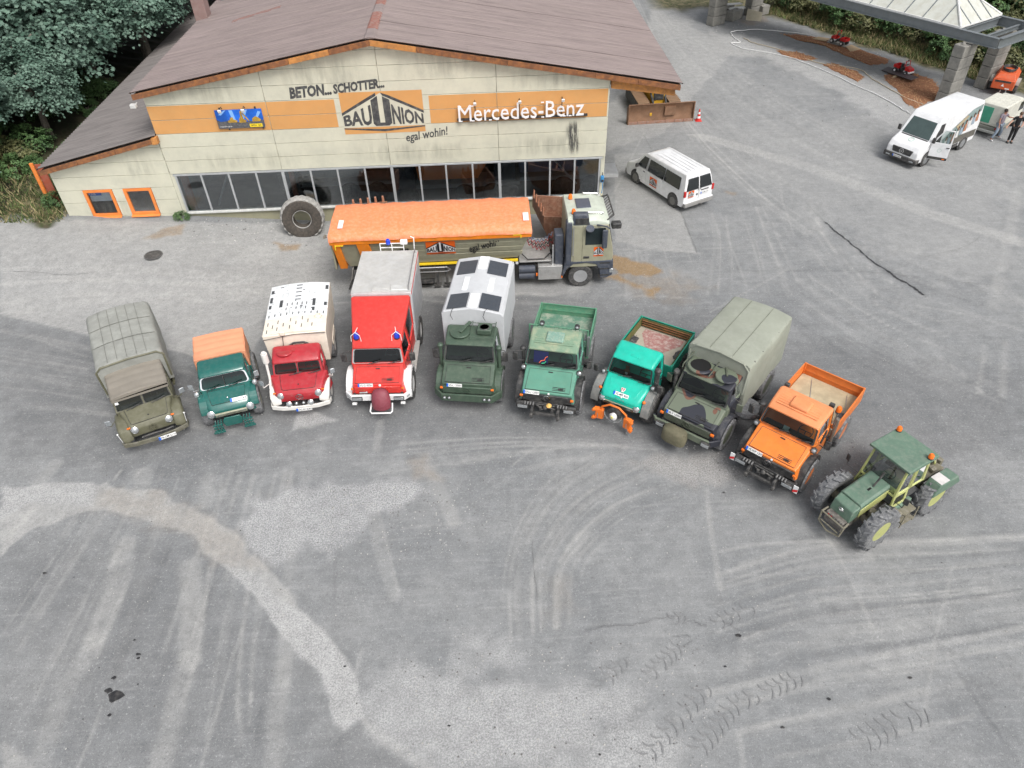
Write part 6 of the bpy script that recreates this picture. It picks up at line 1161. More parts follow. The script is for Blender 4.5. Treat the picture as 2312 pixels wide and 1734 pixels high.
MB().tube([(-.42, 1.13, 1.64), (-.36, 1.15, 1.72), (-.26, 1.16, 1.74), (-.22, 1.19, 1.84), (-.16, 1.20, 1.88)], .014).build('pennant_print', M('print_coral', (.8, .15, .08), .5, dust=0), t6); MB().tube([(-.34, 1.12, 1.63), (-.24, 1.13, 1.66), (-.2, 1.15, 1.72)], .014).build('pennant_print', M('print_green', (.05, .5, .25), .5, dust=0), t6)
MB().lathe([(.07, 0), (.09, .05), (.03, .12)], (.12, -.06, .88), (0, -.2, 1), 12).build('yellow_cap', M('cap_yellow', (.75, .45, .12), .5), t6)
MB().tube([(1.0, 2.3, 1.2), (1.02, 2.3, 2.0)], .05).build('exhaust_stack', steel, t6)
# 7 ---- turquoise truck with orange front frame
turq = M('turquoise_paint', lin('#14b8a0'), .35, dust=.03, coat=.4); gold7 = M('bed_olive_rust', lin('#5b6b3d'), .6, dust=.5, dcol=(.25, .12, .05), ns=2.2)
t7 = thing('turquoise_truck', 'bright turquoise truck with an orange front mounting frame and open bed', 'truck', (3.98, 17.60, 0), -34, GRP); t7.scale = (1.05,) * 3
MB().loft([sec(.10, .66, .60, .74, .98, .10, 4), sec(.20, .74, .68, .66, 1.10, .11, 4), sec(.50, .78, .73, .7, 1.24, .09, 4), sec(.80, .80, .76, .7, 1.38, .08, 4), sec(1.62, .82, .80, .7, 1.38, .06, 4)]).build('cab_body', turq, t7, bevel=.03, seg=3, smooth=70)
cab(t7, dict(mat=turq, body=[(.82, .76, .74, .8, 1.36, .05), (1.6, .78, .76, .8, 1.36, .05)], ws0=(.76, 1.38, .78), ws1=(.98, 1.92, .70), back=(1.66, .80, 1.38, 2.02), hr=.74, wr=.08, mw=(.04, .04, .03, .05), rr=.10, crown=.05, rbev=.05, glass=glass, zlow=.75, seat=M('seat_tartan', (.16, .06, .05), .9)))
for zz in (.80, .88, .96): MB().tube([(-.70, .17, zz), (-.6, .085, zz), (.6, .085, zz), (.70, .17, zz)], .008, 4).build('trim_line', turq, t7)
MB().loft([[(-.45, .24, 1.11 + d), (.45, .24, 1.11 + d), (.58, .66, 1.315 + d), (-.58, .66, 1.315 + d)] for d in (-.01, .012)]).build('hood', turq, t7, bevel=.01); plate(t7, 'VSM', (.0, .215, 1.12), 40)
mb = MB(); mb.prism([(-.07, .0), (-.03, -.09), (.03, -.09), (.07, 0), (.07, .07), (-.07, .07)], lambda u, v, tt: (u, .36 + v * .75 - tt * .4, 1.21 + v * .5 + tt), 0, .02); o = mb.build('shield_emblem', M('shield_pale', (.75, .72, .7), .4, dust=0), t7); mb = MB(); mb.prism([(-.045, 0), (-.02, -.06), (-.02, .05), (-.045, .05)], lambda u, v, tt: (u, .35 + v * .75 - tt * .4, 1.225 + v * .5 + tt), 0, .02); mb.prism([(.045, 0), (.02, -.06), (.02, .05), (.045, .05)], lambda u, v, tt: (u, .35 + v * .75 - tt * .4, 1.225 + v * .5 + tt), 0, .02); mb.build('shield_print', redlens, o)
mb = MB(); letter(mb, 'uni', (-.14, .075, .99), (1, 0, 0), (0, .2, 1), .32, .06); mb.build('lettering', chrome, t7, smooth=0); MB().ball((.04, .16, 1.06), .03).build('hood_badge', white, t7)
o = MB().box(-.55, .55, .07, .12, .70, .82).build('grille', cream, t7, bevel=.01); 
for k in range(4): MB().box(-.53, .53, .05, .08, .71 + k * .028, .722 + k * .028).build('grille_bar', chrome, o)
for s in (-1, 1):
    rlamp(t7, (s * .60, .09, .84), .095, d=(s * .1, -1, .3)); MB().ball((s * .76, .3, 1.05), .06, 8, 6, (1, .8, 1)).build('indicator', amber, t7); rlamp(t7, (s * .86, .66, 1.42), .07, 'high_lamp', darkmet, d=(0, -1, .25), depth=.1)
    fender(t7, M('grey_fender', (.17, .18, .175), .6, dust=.4), s, .80, .70, .74, 1.02, 5, 165, th=.025, lip=.12)
    wheel(t7, s * .88, .80, .58, .36, orange_p if 0 else M('rim_silver', (.35, .35, .33), .5, .3, dust=.3), rubber, 16, 'chev', tall=.04, steer=-0); wheel(t7, s * .88, 3.0, .58, .36, _M['rim_silver'], rubber, 16, 'chev', tall=.04)
    mirror(t7, s, (.88, .72), .22, 1.52, .15, .26)
snorkel(t7, .90, .82, 1.2, 1.98, .085, blackp, .11)
MB().loft([sec(1.1, .16, .15, 2.0, 2.05, .03), sec(1.35, .16, .15, 2.03, 2.08, .03)]).build('roof_panel', turq, t7, bevel=.02)
bed(t7, M('bed_turq', lin('#229079'), .5, dust=.10, dcol=lin('#5f7d5a'), ns=2), 1.92, 3.95, 1.94, 1.08, 1.46, M('bed_floor_beige', lin('#a39c8c'), .8, dust=.25, dcol=lin('#b5aea0'), ns=2), ribs=3)
for s_ in (-1, 1): MB().box(s_ * .93 - .006, s_ * .93 + .006, 1.98, 3.9, 1.1, 1.44).build('board_lining', gold7, t7)
MB().box(-.92, .92, 3.895, 3.905, 1.1, 1.44).build('board_lining', gold7, t7); 
for z in (1.18, 1.28, 1.37): MB().tube([(-.9, 3.87, z), (.9, 3.87, z)], .02).build('rusty_rib', rust, t7)
mb = MB(); mb.sheet([(-.72, 3.82, 1.088), (-.72, 3.5, 1.088), (-.25, 2.75, 1.088), (.25, 2.75, 1.088), (.72, 3.5, 1.088), (.72, 3.82, 1.088)]); mb.build('red_floor_plate', M('worn_red_plate', lin('#8d4a45'), .7, dust=.75, dcol=lin('#c9bfb5'), ns=3.2), t7, smooth=0)
of = M('frame_orange', lin('#e4731c'), .45, dust=.08)
mb = MB(); mb.tube([(-.46, -.22, .42), (-.42, -.24, .78), (-.16, -.24, .98), (.16, -.24, .98), (.42, -.24, .78), (.46, -.22, .42)], .035, 8); fo = mb.build('front_frame', of, t7)
for s in (-1, 1):
    for z0, z1 in ((.28, .66),): MB().hexa([(s * .36, -.30, z0), (s * .62, -.34, z0), (s * .62, -.16, z0), (s * .36, -.16, z0), (s * .36, -.28, z1), (s * .60, -.32, z1), (s * .60, -.16, z1), (s * .36, -.16, z1)]).build('frame_plate', of, fo, bevel=.012)
    for z in (.30, .64): MB().cyl((s * .66, -.40, z), (s * .66, -.30, z), .05, 12).box(s * .62 - .05, s * .62 + .05, -.38, -.2, z - .025, z + .025).build('lug', of, fo)
    MB().tube([(s * .5, -.36, .36), (s * .5, -.38, .56)], .012).build('pin', steel, fo)
MB().lathe([(.20, 0), (.24, .04), (.20, .08), (.05, .08), (.01, .02)], (0, -.14, .64), (0, -1, 0), 16).build('drive_flange', darkmet, t7)
mb = MB(); rg = random.Random(3); mb.loft([[(.02 + r_ * math.cos(2 * math.pi * k / 9) * rg.uniform(.75, 1.2), y_, .60 + 1.3 * r_ * math.sin(2 * math.pi * k / 9) * rg.uniform(.8, 1.15)) for k in range(9)] for y_, r_ in ((-.24, .10), (-.30, .13), (-.36, .09), (-.38, .02))]); o = mb.build('white_rag', white, t7, smooth=60); MB().tube([(-.04, -.385, .66), (.05, -.39, .62), (-.03, -.39, .56)], .012).build('yellow_tape', M('tape_yellow', (.8, .7, .05), .5), o)
mb = MB()
for k in range(26):
    a = math.pi + math.pi * k / 25; mb.lathe([(.022, -.006), (.022, .006), (.012, .006), (.012, -.006), (.022, -.006)], (.30 * math.cos(a), -.30, .66 + .30 * math.sin(a)), (math.cos(k * 1.6), math.sin(k * 1.6) * .5, .3), 6, close=True)
mb.build('chain', steel, t7)['kind'] = 'stuff'
chassis(t7, .15, 3.9, axles=((.80, .58), (3.0, .58)))
# plush toy behind the windscreen
ty = thing('plush_toy', 'small brown plush animal sitting behind the windscreen of the turquoise truck', 'toy', t7.matrix_basis @ Vector((-.16, .98, 1.40)), -34)
fur = M('brown_fur', (.20, .12, .06), .95, dust=0); MB().ball((0, 0, .10), .09, 10, 7, (1, .8, 1.2)).build('body', fur, ty); o = MB().ball((0, -.01, .25), .065).build('head', fur, ty)
for s in (-1, 1): MB().ball((s * .05, 0, .30), .022, 6, 5).build('ear', fur, o); MB().tube([(s * .05, -.02, .17), (s * .10, -.07, .12)], .022).build('arm', fur, ty); MB().tube([(s * .04, -.03, .03), (s * .06, -.13, .02)], .026).build('leg', fur, ty)
MB().box(-.03, .05, -.12, -.10, .03, .11).build('paper', white, ty)
# 8 ---- camouflage
def camo_mat():
    m = bpy.data.materials.new('camouflage_paint'); m.use_nodes = True; n = m.node_tree.nodes; l = m.node_tree.links; b = n['Principled BSDF']; b.inputs['Roughness'].default_value = .5
    g = n.new('ShaderNodeTexCoord'); t = n.new('ShaderNodeTexNoise'); t.inputs['Scale'].default_value = 1.25; t.inputs['Detail'].default_value = .6; l.new(g.outputs['Object'], t.inputs['Vector'])
    r = n.new('ShaderNodeValToRGB'); r.color_ramp.interpolation = 'CONSTANT'; e = r.color_ramp.elements; e[0].position = 0; e[0].color = (.028, .030, .040, 1); e[1].position = .44; e[1].color = (*lin('#687060'), 1)
    x = e.new(.60); x.color = (.16, .075, .05, 1); x = e.new(.66); x.color = (.030, .032, .042, 1); l.new(t.outputs[0], r.inputs[0]); l.new(r.outputs[0], b.inputs['Base Color']); _M['camouflage_paint'] = m; return m
camo = camo_mat(); cng = M('sage_canvas', lin('#8d9184'), .9, dust=.25, dcol=lin('#a0a398'), ns=1.2, var=.08, bump=.35, bs=7)
t8 = thing('camouflage_truck', 'camouflage painted army truck with a grey-green canvas cover and an open roof hatch', 'truck', (5.92, 16.29, 0), -41, GRP); t8.scale = (1.02,) * 3
sq_common(t8, camo, yb=1.92, zr=2.22); grille(t8, .82, .84, 1.12, .18, blackp, None, camog, 9, stm=camog, sr=.12); hoodpanel(t8, camo, .76, .26, 1.21, .84, 1.47)
plate(t8, 'BBY', (-.48, .17, 1.17), 20)
mb = MB(); mb.loft([[(x, y, .58), (x, y, .84), (x * .97, y + .08, .84), (x * .97, y + .08, .58)] for x, y in ((-1.16, .10), (-1.0, -.03), (-.55, .0), (.55, .0), (.9, .02), (1.14, .30))]); mb.build('front_bumper', camo, t8, bevel=.02)
for s in (-1, 1):
    boxlamp(t8, s * .80, -.05, .72, .30, .16); MB().box(s * .88 - .06, s * .88 + .06, .12, .18, 1.0, 1.08).build('indicator', amber, t8, bevel=.01)
    fender(t8, M('dark_fender', (.03, .033, .045), .5, dust=.15), s, .95, .70, .90, 1.12, 5, 168, th=.025, lip=.08); wheel(t8, s * .96, .95, .56, .34, camog, rubber_dusty, 14, rr=.62); wheel(t8, s * .96, 3.95, .56, .34, camog, rubber_dusty, 14, rr=.62)
    mirror(t8, s, (1.0, 1.2), .22, 1.70, .20, .30, mat=camog, arm=darkmet)
snorkel(t8, -1.0, 1.08, 1.1, 2.0, .06, darkmet, .10)
mb = MB(); rg = random.Random(8); mb.loft([[(-.18 + sx * math.copysign(abs(math.cos(2 * math.pi * (k + .5) / 12)) ** .6, math.cos(2 * math.pi * (k + .5) / 12)) * rg.uniform(.93, 1.07), -.20 + sy * math.copysign(abs(math.sin(2 * math.pi * (k + .5) / 12)) ** .6, math.sin(2 * math.pi * (k + .5) / 12)), z) for k in range(12)] for z, sx, sy in ((.46, .40, .22), (.62, .42, .24), (.86, .40, .22), (.95, .36, .17), (.96, .05, .03))]); mb.build('winch_cover', M('olive_tarp', lin('#5e5c48'), .8, dust=.35, dcol=lin('#7e7560'), ns=4, bump=.6, bs=6), t8, smooth=65)
o = MB().lathe([(.33, .03), (.40, .02), (.42, 0), (.42, -.04), (.33, -.04), (.33, .03)], (-.42, 1.50, 2.31), (0, .06, 1), 26, close=True).build('roof_hatch_ring', camo, t8); MB().cyl((-.42, 1.5, 2.30), (-.42, 1.5, 2.318), .33, 26).build('hatch_opening', M('hole_black', (.006, .006, .006), .9, dust=0), o)
o = MB().lathe([(.01, .05), (.33, .03), (.35, 0), (.33, -.02), (.01, -.02)], (.48, 1.46, 2.36), (0, .0, 1), 26).build('hatch_lid', camo, t8); MB().obox((.42, 1.58, 2.43), .06, .42, .04, (.0, 0, .5)).build('lid_handle', camog, o, bevel=.01)
mb = MB(); mb.tube([(-.85, 1.10, 2.3), (-.85, 1.14, 2.42), (-.85, 1.9, 2.46)], .022); mb.tube([(.04, 1.12, 2.34), (.04, 1.9, 2.46)], .022); mb.tube([(-.85, 1.88, 2.46), (.85, 1.88, 2.46)], .022); mb.build('roof_frame', camog, t8)
cv = soft_top(t8, 'canvas_cover', cng, 1.86, 4.98, 1.06, 1.0, 2.74, 2.78, r=.10, seams=2, cross=False, crown=.10, sag=.012, seamm=M('sage_seam', lin('#6a6e60'), .9))
for k in range(5):
    for s in (-1, 1): MB().tube([(s * 1.03, 2.2 + k * .6, 2.62), (s * 1.0, 2.2 + k * .6, 2.74)], .018).build('buckle', darkmet, cv)
MB().tube([(-.98, 1.84, 1.6), (-1.0, 1.84, 2.55), (-.8, 1.84, 2.76), (0, 1.84, 2.84), (.8, 1.84, 2.76), (1.0, 1.84, 2.55), (.98, 1.84, 1.6)], .045).build('canvas_hem', cng, cv)
MB().box(-1.04, 1.04, 1.95, 4.95, .92, 1.02).build('bed_floor', camo, t8); chassis(t8, .2, 4.9, axles=((.95, .56), (3.95, .56)))
mb = MB(); mb.lathe([(.2, -.1), (.42, -.12), (.46, 0), (.42, .12), (.2, .1)], (1.18, 2.0, .95), (0, 0, 1), 20); mb.build('spare_wheel', rubber_dusty, t8)
# 9 ---- orange municipal truck
or9 = M('municipal_orange', lin('#e27c2c'), .38, dust=.03, coat=.3); or9r = M('faded_orange_roof', lin('#dd8a58'), .6, dust=.12, dcol=lin('#e2a078'), ns=2)
t9 = thing('orange_truck', 'orange municipal truck with ribbed roof hatch, black grille and open tipper bed', 'truck', (7.99, 14.46, 0), -44, GRP); t9.scale = (1.02,) * 3
muni(t9, or9, or9r, 'VSW', or9r, or9, M('bed_orange', lin('#d8742f'), .5, dust=.2, dcol=lin('#c98a5a')), M('bed_floor_worn', lin('#a89b80'), .7, dust=.4, dcol=lin('#c7b999'), ns=1.5))
for a, b_ in (((-.6, 4.45), (-.2, 3.4)), ((.6, 4.45), (.95, 3.4)), ((-.2, 3.4), (.95, 3.4)), ((-.2, 3.4), (-.85, 2.5))): MB().tube([(a[0], a[1], 1.085), (b_[0], b_[1], 1.085)], .012, 4).build('floor_weld', steel, t9)
beacon(t9, .92, 2.32, 2.1, amber, .085, .17); MB().tube([(.92, 2.32, 1.5), (.92, 2.32, 2.1)], .02).build('beacon_post', steel, t9)
MB().box(.80, 1.02, 2.35, 3.0, 1.0, 1.36).build('air_filter_housing', M('filter_tan', (.35, .30, .23), .6, dust=.3), t9, bevel=.05); MB().tube([(1.02, 2.2, .8), (1.02, 2.2, 1.95)], .055, 10).build('exhaust_stack', M('warm_grey_metal', (.22, .19, .16), .5, .4, dust=.3), t9)
for x in (-.72, .70): MB().box(x - .08, x + .08, 2.24, 2.36, 2.2, 2.34).build('work_lamp', blackp, t9, bevel=.03)
wred = M('warning_red', (.7, .02, .02), .5, dust=0)
for s in (-1, 1):
    o = MB().box(s * 1.02 - .07, s * 1.02 + .07, -.04, -.02, .62, .90).build('warning_board', white, t9); MB().sheet([(s * 1.02 - .07, -.045, .62), (s * 1.02 + .07, -.045, .70), (s * 1.02 + .07, -.045, .80), (s * 1.02 - .07, -.045, .72)]).build('red_stripe', wred, o, smooth=0)
MB().sheet([(-.16, 1.14, 1.60), (.02, 1.14, 1.60), (.02, 1.20, 1.74), (-.16, 1.20, 1.74)]).build('paper', M('paper_green', (.55, .65, .6), .5, dust=0), t9, smooth=0)
# 10 ---- tractor
tg = M('tractor_green', lin('#587362'), .5, dust=.18, dcol=(.33, .34, .29), ns=3); ty_ = M('tractor_lime', lin('#aeb36c'), .5, dust=.3, dcol=(.35, .33, .24), ns=3); tgr = M('tractor_frame', lin('#6f6a57'), .7, dust=.35, ns=4)
tr = M('tractor_tyre', (.10, .105, .115), .85, dust=.5, dcol=(.33, .33, .32), ns=6)
t10 = thing('green_tractor', 'green and lime tractor with big lugged tyres at the right end of the row', 'tractor', (9.45, 12.55, 0), -62); t10.scale = (1,) * 3
mb = MB(); mb.loft([[(-.34, y, z0), (-.36, y, z1), (-.30, y, z1 + .05), (.30, y, z1 + .05), (.36, y, z1), (.34, y, z0)] for y, z0, z1 in ((.42, 1.02, 1.42), (1.55, 1.15, 1.62))]); mb.build('hood', tg, t10, bevel=.02, seg=3)
mb = MB(); mb.loft([[(-.35, .42, 1.42), (.35, .42, 1.42), (.35, .42, .98), (-.35, .42, .98)], [(-.33, .18, 1.30), (.33, .18, 1.30), (.35, .12, .88), (-.35, .12, .88)]]); o = mb.build('nose', tg, t10, bevel=.03); mb = MB(); star(mb, (0, .12, 1.17), .085, -15); mb.build('star_emblem', steel, o)
for s in (-1, 1): MB().hexa([(s * .345, .44, .98), (s * .37, .44, .98), (s * .37, 1.54, 1.18), (s * .345, 1.54, 1.18), (s * .345, .44, 1.28), (s * .37, .44, 1.28), (s * .37, 1.54, 1.5), (s * .345, 1.54, 1.5)]).build('side_panel', ty_, t10, bevel=.008)
mb = MB(); mb.tube([(-.36, .10, .92), (-.38, -.10, .86), (-.36, -.14, .5), (0, -.20, .42), (.36, -.14, .5), (.38, -.10, .86), (.36, .10, .92)], .03); mb.tube([(-.38, -.10, .86), (.38, -.10, .86)], .026); mb.tube([(-.3, -.16, .6), (.3, -.16, .6)], .02); mb.build('front_guard', tgr, t10)
mb = MB(); mb.box(-.30, .30, -.05, .5, .55, .92); mb.build('radiator_block', M('radiator', (.09, .08, .07), .8, dust=.5), t10, bevel=.02)
for k in range(5): MB().cyl((-.2 + k * .1, -.06, .86), (-.2 + k * .1, -.02, .86), .03, 8).build('hose_end', redlens if k < 2 else steel, t10)
MB().box(-.30, .30, .4, 3.7, .62, .86).build('chassis', tgr, t10, bevel=.02); 
for y in (.85, 3.25): MB().cyl((-.75, y, .68), (.75, y, .68), .11, 12).build('axle', tgr, t10)
for k in range(6): MB().lathe([(.10, -.02), (.12, 0), (.10, .02)], (.45, 1.0, .75 + k * .045), (0, 0, 1), 14).build('spring_coil', tgr, t10)
for s in (-1, 1):
    wheel(t10, s * .80, .85, .70, .37, ty_, tr, 15, 'chev', rr=.50, tall=.085); wheel(t10, s * .82, 3.25, .70, .37, ty_, tr, 15, 'chev', rr=.50, tall=.085)
# tractor cab
def q4(y0, y1, x0, x1, z0, z1): return None
hc, ht = .60, .56; zb, zt = 1.42, 2.40; yf, yr_ = 1.50, 2.78
mb = MB(); p = mb.frame((-hc, yf - .02, 1.40), (hc, yf - .02, 1.40), (ht, yf + .16, zt), (-ht, yf + .16, zt), (.06, .06, .06, .05), .05, .03); wf = mb.build('windscreen_frame', ty_, t10, bevel=.01); MB().sheet(p).build('windscreen', glass, wf, smooth=0)
for s in (1, -1):
    def fr(a, b_, c, d, m, nm):
        q = MB(); p = q.frame(a, b_, c, d, m, .05, .04) if s > 0 else q.frame(b_, a, d, c, (m[1], m[0], m[2], m[3]), .05, .04); o = q.build(nm, ty_, t10, bevel=.01); MB().sheet(p).build('side_window', glass, o, smooth=0)
    fr((s * hc, yf, 1.42), (s * hc, 2.15, 1.42), (s * ht, 2.15, zt), (s * ht, yf + .16, zt), (.08, .05, .05, .05), 'door_frame'); fr((s * hc, 2.17, 1.42), (s * hc, yr_, 1.42), (s * ht, yr_ - .12, zt), (s * ht, 2.17, zt), (.05, .08, .05, .05), 'rear_side_frame')
    fr((s * .66, yf - .1, .95), (s * .66, 2.1, .95), (s * hc, 2.1, 1.42), (s * hc, yf, 1.42), (.10, .10, .10, .06), 'lower_door')
q = MB(); p = q.frame((hc, yr_, 1.42), (-hc, yr_, 1.42), (-ht, yr_ - .12, zt), (ht, yr_ - .12, zt), (.06, .06, .06, .06), .05, .04); o = q.build('rear_frame', ty_, t10); MB().sheet(p).build('rear_window', glass, o, smooth=0)
MB().hexa([(-.68, yf + .05, zt), (.68, yf + .05, zt), (.68, yr_ + .02, zt), (-.68, yr_ + .02, zt), (-.66, yf + .02, zt + .11), (.66, yf + .02, zt + .11), (.66, yr_, zt + .11), (-.66, yr_, zt + .11)]).build('roof', tg, t10, bevel=.03, seg=3)
MB().box(-.6, .6, 1.55, 2.75, .98, 1.03).build('cab_floor', cabin, t10); MB().box(-.25, .25, 2.1, 2.55, 1.25, 1.4).box(-.23, .23, 2.5, 2.62, 1.35, 1.95).build('seat', M('seat_tan', (.30, .25, .19), .9, dust=.2), t10, bevel=.05)
mb = MB(); c = Vector((0, 1.9, 1.62)); ring = [c + Vector((.19 * math.cos(2 * math.pi * i / 18), .17 * math.sin(2 * math.pi * i / 18), .08 * math.sin(2 * math.pi * i / 18))) for i in range(19)]; mb.tube(ring, .016, 5); mb.tube([c, c + Vector((0, -.2, -.4))], .025); mb.tube([ring[0], c, ring[9]], .012); mb.build('steering_wheel', blackp, t10)
MB().box(-.4, .5, 1.55, 1.72, 1.38, 1.50).build('dashboard', ty_, t10, bevel=.02)
for x, y in ((-.56, 2.62), (.60, 2.45)): beacon(t10, x, y, zt + .10, amber, .075, .13)
MB().hexa([(.05, .95, 1.56), (.11, .95, 1.56), (.11, 1.22, 1.59), (.05, 1.22, 1.59), (.05, .95, 1.575), (.11, .95, 1.575), (.11, 1.22, 1.60), (.05, 1.22, 1.60)]).build('hood_slot', _M['hole_black'], t10); MB().tube([(.08, 1.16, 1.58), (.12, 1.36, 2.10)], .028, 8).build('exhaust_pipe', darkmet, t10)
for s in (-1, 1):
    f = MB().hexa([(s * .62, 2.75, 1.05), (s * 1.06, 2.75, 1.05), (s * 1.06, 4.0, 1.05), (s * .62, 4.0, 1.05), (s * .64, 2.95, 1.46), (s * 1.04, 2.95, 1.46), (s * 1.04, 3.75, 1.42), (s * .64, 3.75, 1.42)]).build('rear_fender', tg, t10, bevel=.03)
    MB().hexa([(s * .66, 2.97, 1.465), (s * 1.02, 2.97, 1.465), (s * 1.02, 3.35, 1.45), (s * .66, 3.35, 1.45), (s * .66, 2.97, 1.475), (s * 1.02, 2.97, 1.475), (s * 1.02, 3.35, 1.46), (s * .66, 3.35, 1.46)]).build('fender_panel', M('pale_patch', (.62, .60, .58), .5), f)
    mb = MB(); mb.tube([(s * .64, 1.5, 1.3), (s * .95, 1.35, 1.45), (s * .98, 1.35, 1.75)], .013); a = mb.build('mirror_arm', blackp, t10); MB().obox((s * .98, 1.35, 1.72), .15, .04, .24, (0, 0, s * .3)).build('mirror', blackp, a, bevel=.02)
    fm = MB().hexa([(s * .60, 1.32, .95), (s * .95, 1.32, .95), (s * .95, 1.62, .95), (s * .60, 1.62, .95), (s * .60, 1.32, 1.02), (s * .95, 1.32, 1.02), (s * .95, 1.62, 1.02), (s * .60, 1.62, 1.02)]).build('front_fender', tgr, t10, bevel=.02)
for k, z in enumerate((.45, .78)): MB().box(.72 - k * .05, 1.02 - k * .06, 1.75, 2.3, z, z + .03).build('step', tgr, t10, bevel=.005)
for y in (1.72, 2.28): MB().box(.98, 1.0, y, y + .06, .3, .9).build('step_frame', tgr, t10)
MB().box(.42, .72, 1.6, 2.35, .62, .98).build('tank', tg, t10, bevel=.04)
mb = MB(); mb.box(-.5, .5, 2.9, 4.0, .95, 1.12); rr_ = random.Random(6)
mb.build('rear_deck', tgr, t10, bevel=.01)
for k in range(14): MB().obox((rr_.uniform(-.45, .45), rr_.uniform(2.95, 4.0), 1.18 + rr_.uniform(0, .12)), rr_.uniform(.06, .25), rr_.uniform(.05, .25), rr_.uniform(.04, .12), (rr_.uniform(-.3, .3), 0, rr_.uniform(0, 3))).build('hitch_part', tgr if k % 3 else ty_, t10, bevel=.01, seg=1)
MB().box(-.35, .35, 4.0, 4.15, .7, 1.25).build('rear_hitch_plate', tgr, t10, bevel=.02); MB().tube([(-.62, 2.8, 1.42), (-.62, 4.0, 1.2)], .03).build('rear_rail', ty_, t10)
# ---------------------------------------------------------------- articulated tipper in front of the hall
kh = M('khaki_paint', lin('#989680'), .45, dust=.08, dcol=(.3, .29, .24)); slate = M('slate_plastic', lin('#3c4350'), .55, dust=.12); khl = M('pale_khaki_roof', lin('#b9c0b2'), .4, dust=.10)
tarp2 = M('orange_tarpaulin', lin('#ea8350'), .5, dust=.4, dcol=lin('#efab8b'), ns=3.0, var=.06, bump=.08, bs=1.6); orf = M('tipper_orange_frame', lin('#e8820f'), .45, dust=.08)
AR = thing('tractor_truck', 'khaki truck tractor with two amber beacons coupled to the orange covered tipper trailer', 'truck', (0, 0, 0))
Y0_, Y1_ = 25.95, 28.25
# cab: x forward
def cx(poly, y0, y1, nm, mat, par, bevel=.04, seg=3): return MB().prism(poly, lambda u, v, t: (u, t, v), y0, y1).build(nm, mat, par, bevel=bevel, seg=seg)
cx([(3.10, .98), (4.98, .98), (5.05, 1.5), (4.98, 2.0), (4.78, 2.95), (3.12, 2.95)], Y0_, Y1_, 'cab_shell', kh, AR)
MB().loft([[(3.12, y0 + (0), z) for y0, z in ((Y0_, 2.93), (Y1_, 2.93), (Y1_ - .02, 3.12), (Y1_ - .22, 3.26), (Y0_ + .22, 3.26), (Y0_ + .02, 3.12))], [(4.35, y0, z) for y0, z in ((Y0_, 2.93), (Y1_, 2.93), (Y1_ - .02, 3.14), (Y1_ - .22, 3.30), (Y0_ + .22, 3.30), (Y0_ + .02, 3.14))], [(4.82, y0, z) for y0, z in ((Y0_ + .02, 2.93), (Y1_ - .02, 2.93), (Y1_ - .08, 3.0), (Y1_ - .3, 3.08), (Y0_ + .3, 3.08), (Y0_ + .08, 3.0))]]).build('cab_roof', khl, AR, bevel=.05, seg=3, smooth=60)
MB().box(3.55, 4.15, 26.75, 27.55, 3.28, 3.315).build('roof_window', M('tinted_hatch', lin('#4a5260'), .3, dust=.05), AR, bevel=.03)
for y in (26.35, 27.6): beacon(AR, 3.38, y, 3.24, amber, .085, .19)
MB().hexa([(3.30, 25.93, 2.95), (4.05, 25.93, 2.95), (4.05, 26.35, 2.95), (3.30, 26.35, 2.95), (3.36, 26.0, 3.42), (3.9, 26.0, 3.42), (3.95, 26.3, 3.40), (3.36, 26.3, 3.42)]).build('air_intake', slate, AR, bevel=.06, seg=3)
MB().box(3.42, 3.95, 25.915, 25.935, 3.0, 3.28).build('intake_grille', blackp, AR, bevel=.01)
MB().box(3.06, 3.30, 25.90, 26.3, 1.1, 3.1).build('intake_duct', slate, AR, bevel=.04)
for x0, x1, z0, z1, nm in ((3.38, 3.72, 1.25, 2.9, 'side_panel'), (3.74, 4.74, 1.25, 2.92, 'door')):
    d = MB().box(x0, x1, Y0_ - .018, Y0_, z0, z1).build(nm, kh, AR, bevel=.01)
MB().box(3.85, 4.66, Y0_ - .03, Y0_ - .012, 2.05, 2.82).build('side_window', M('window_black', (.02, .028, .03), .08, dust=0, coat=.5), d, bevel=.015); MB().box(3.80, 4.05, Y0_ - .05, Y0_ - .01, 1.42, 1.52).build('handle', blackp, d, bevel=.02)
MB().box(3.34, 3.37, Y0_ - .08, Y0_ - .05, 1.6, 2.9).build('grab_rail', alu, AR)
MB().hexa([(4.86, Y0_ + .15, 2.05), (5.0, Y0_ + .15, 2.05), (5.0, Y1_ - .15, 2.05), (4.86, Y1_ - .15, 2.05), (4.70, Y0_ + .15, 2.9), (4.82, Y0_ + .15, 2.9), (4.82, Y1_ - .15, 2.9), (4.70, Y1_ - .15, 2.9)]).build('windscreen', _M['window_black'], AR, bevel=.02)
logo((4.22, Y0_ - .024, 1.50), (1, 0, 0), (0, 0, 1), .40, .44, AR, (M('sign_orange', lin('#f0691e'), .4, dust=0), M('sign_field', (.8, .8, .8), .4, dust=0), ink), .003)
mb = MB(); mb.tube([(4.3, Y0_, 2.95), (4.65, Y0_ - .25, 3.0), (4.78, Y0_ - .35, 2.95)], .03); a = mb.build('mirror_arm', slate, AR); MB().box(4.50, 4.72, Y0_ - .30, Y0_ - .20, 2.0, 2.85).build('mirror', slate, a, bevel=.05); MB().lathe([(.01, -.03), (.17, -.03), (.17, .03), (.01, .03)], (4.0, Y0_ - .16, 2.88), (0, -.5, 1), 18).build('ramp_mirror', slate, a)
MB().box(4.9, 5.3, Y0_ - .02, Y0_ + .28, 2.72, 2.98).build('front_mirror', blackp, a, bevel=.06)
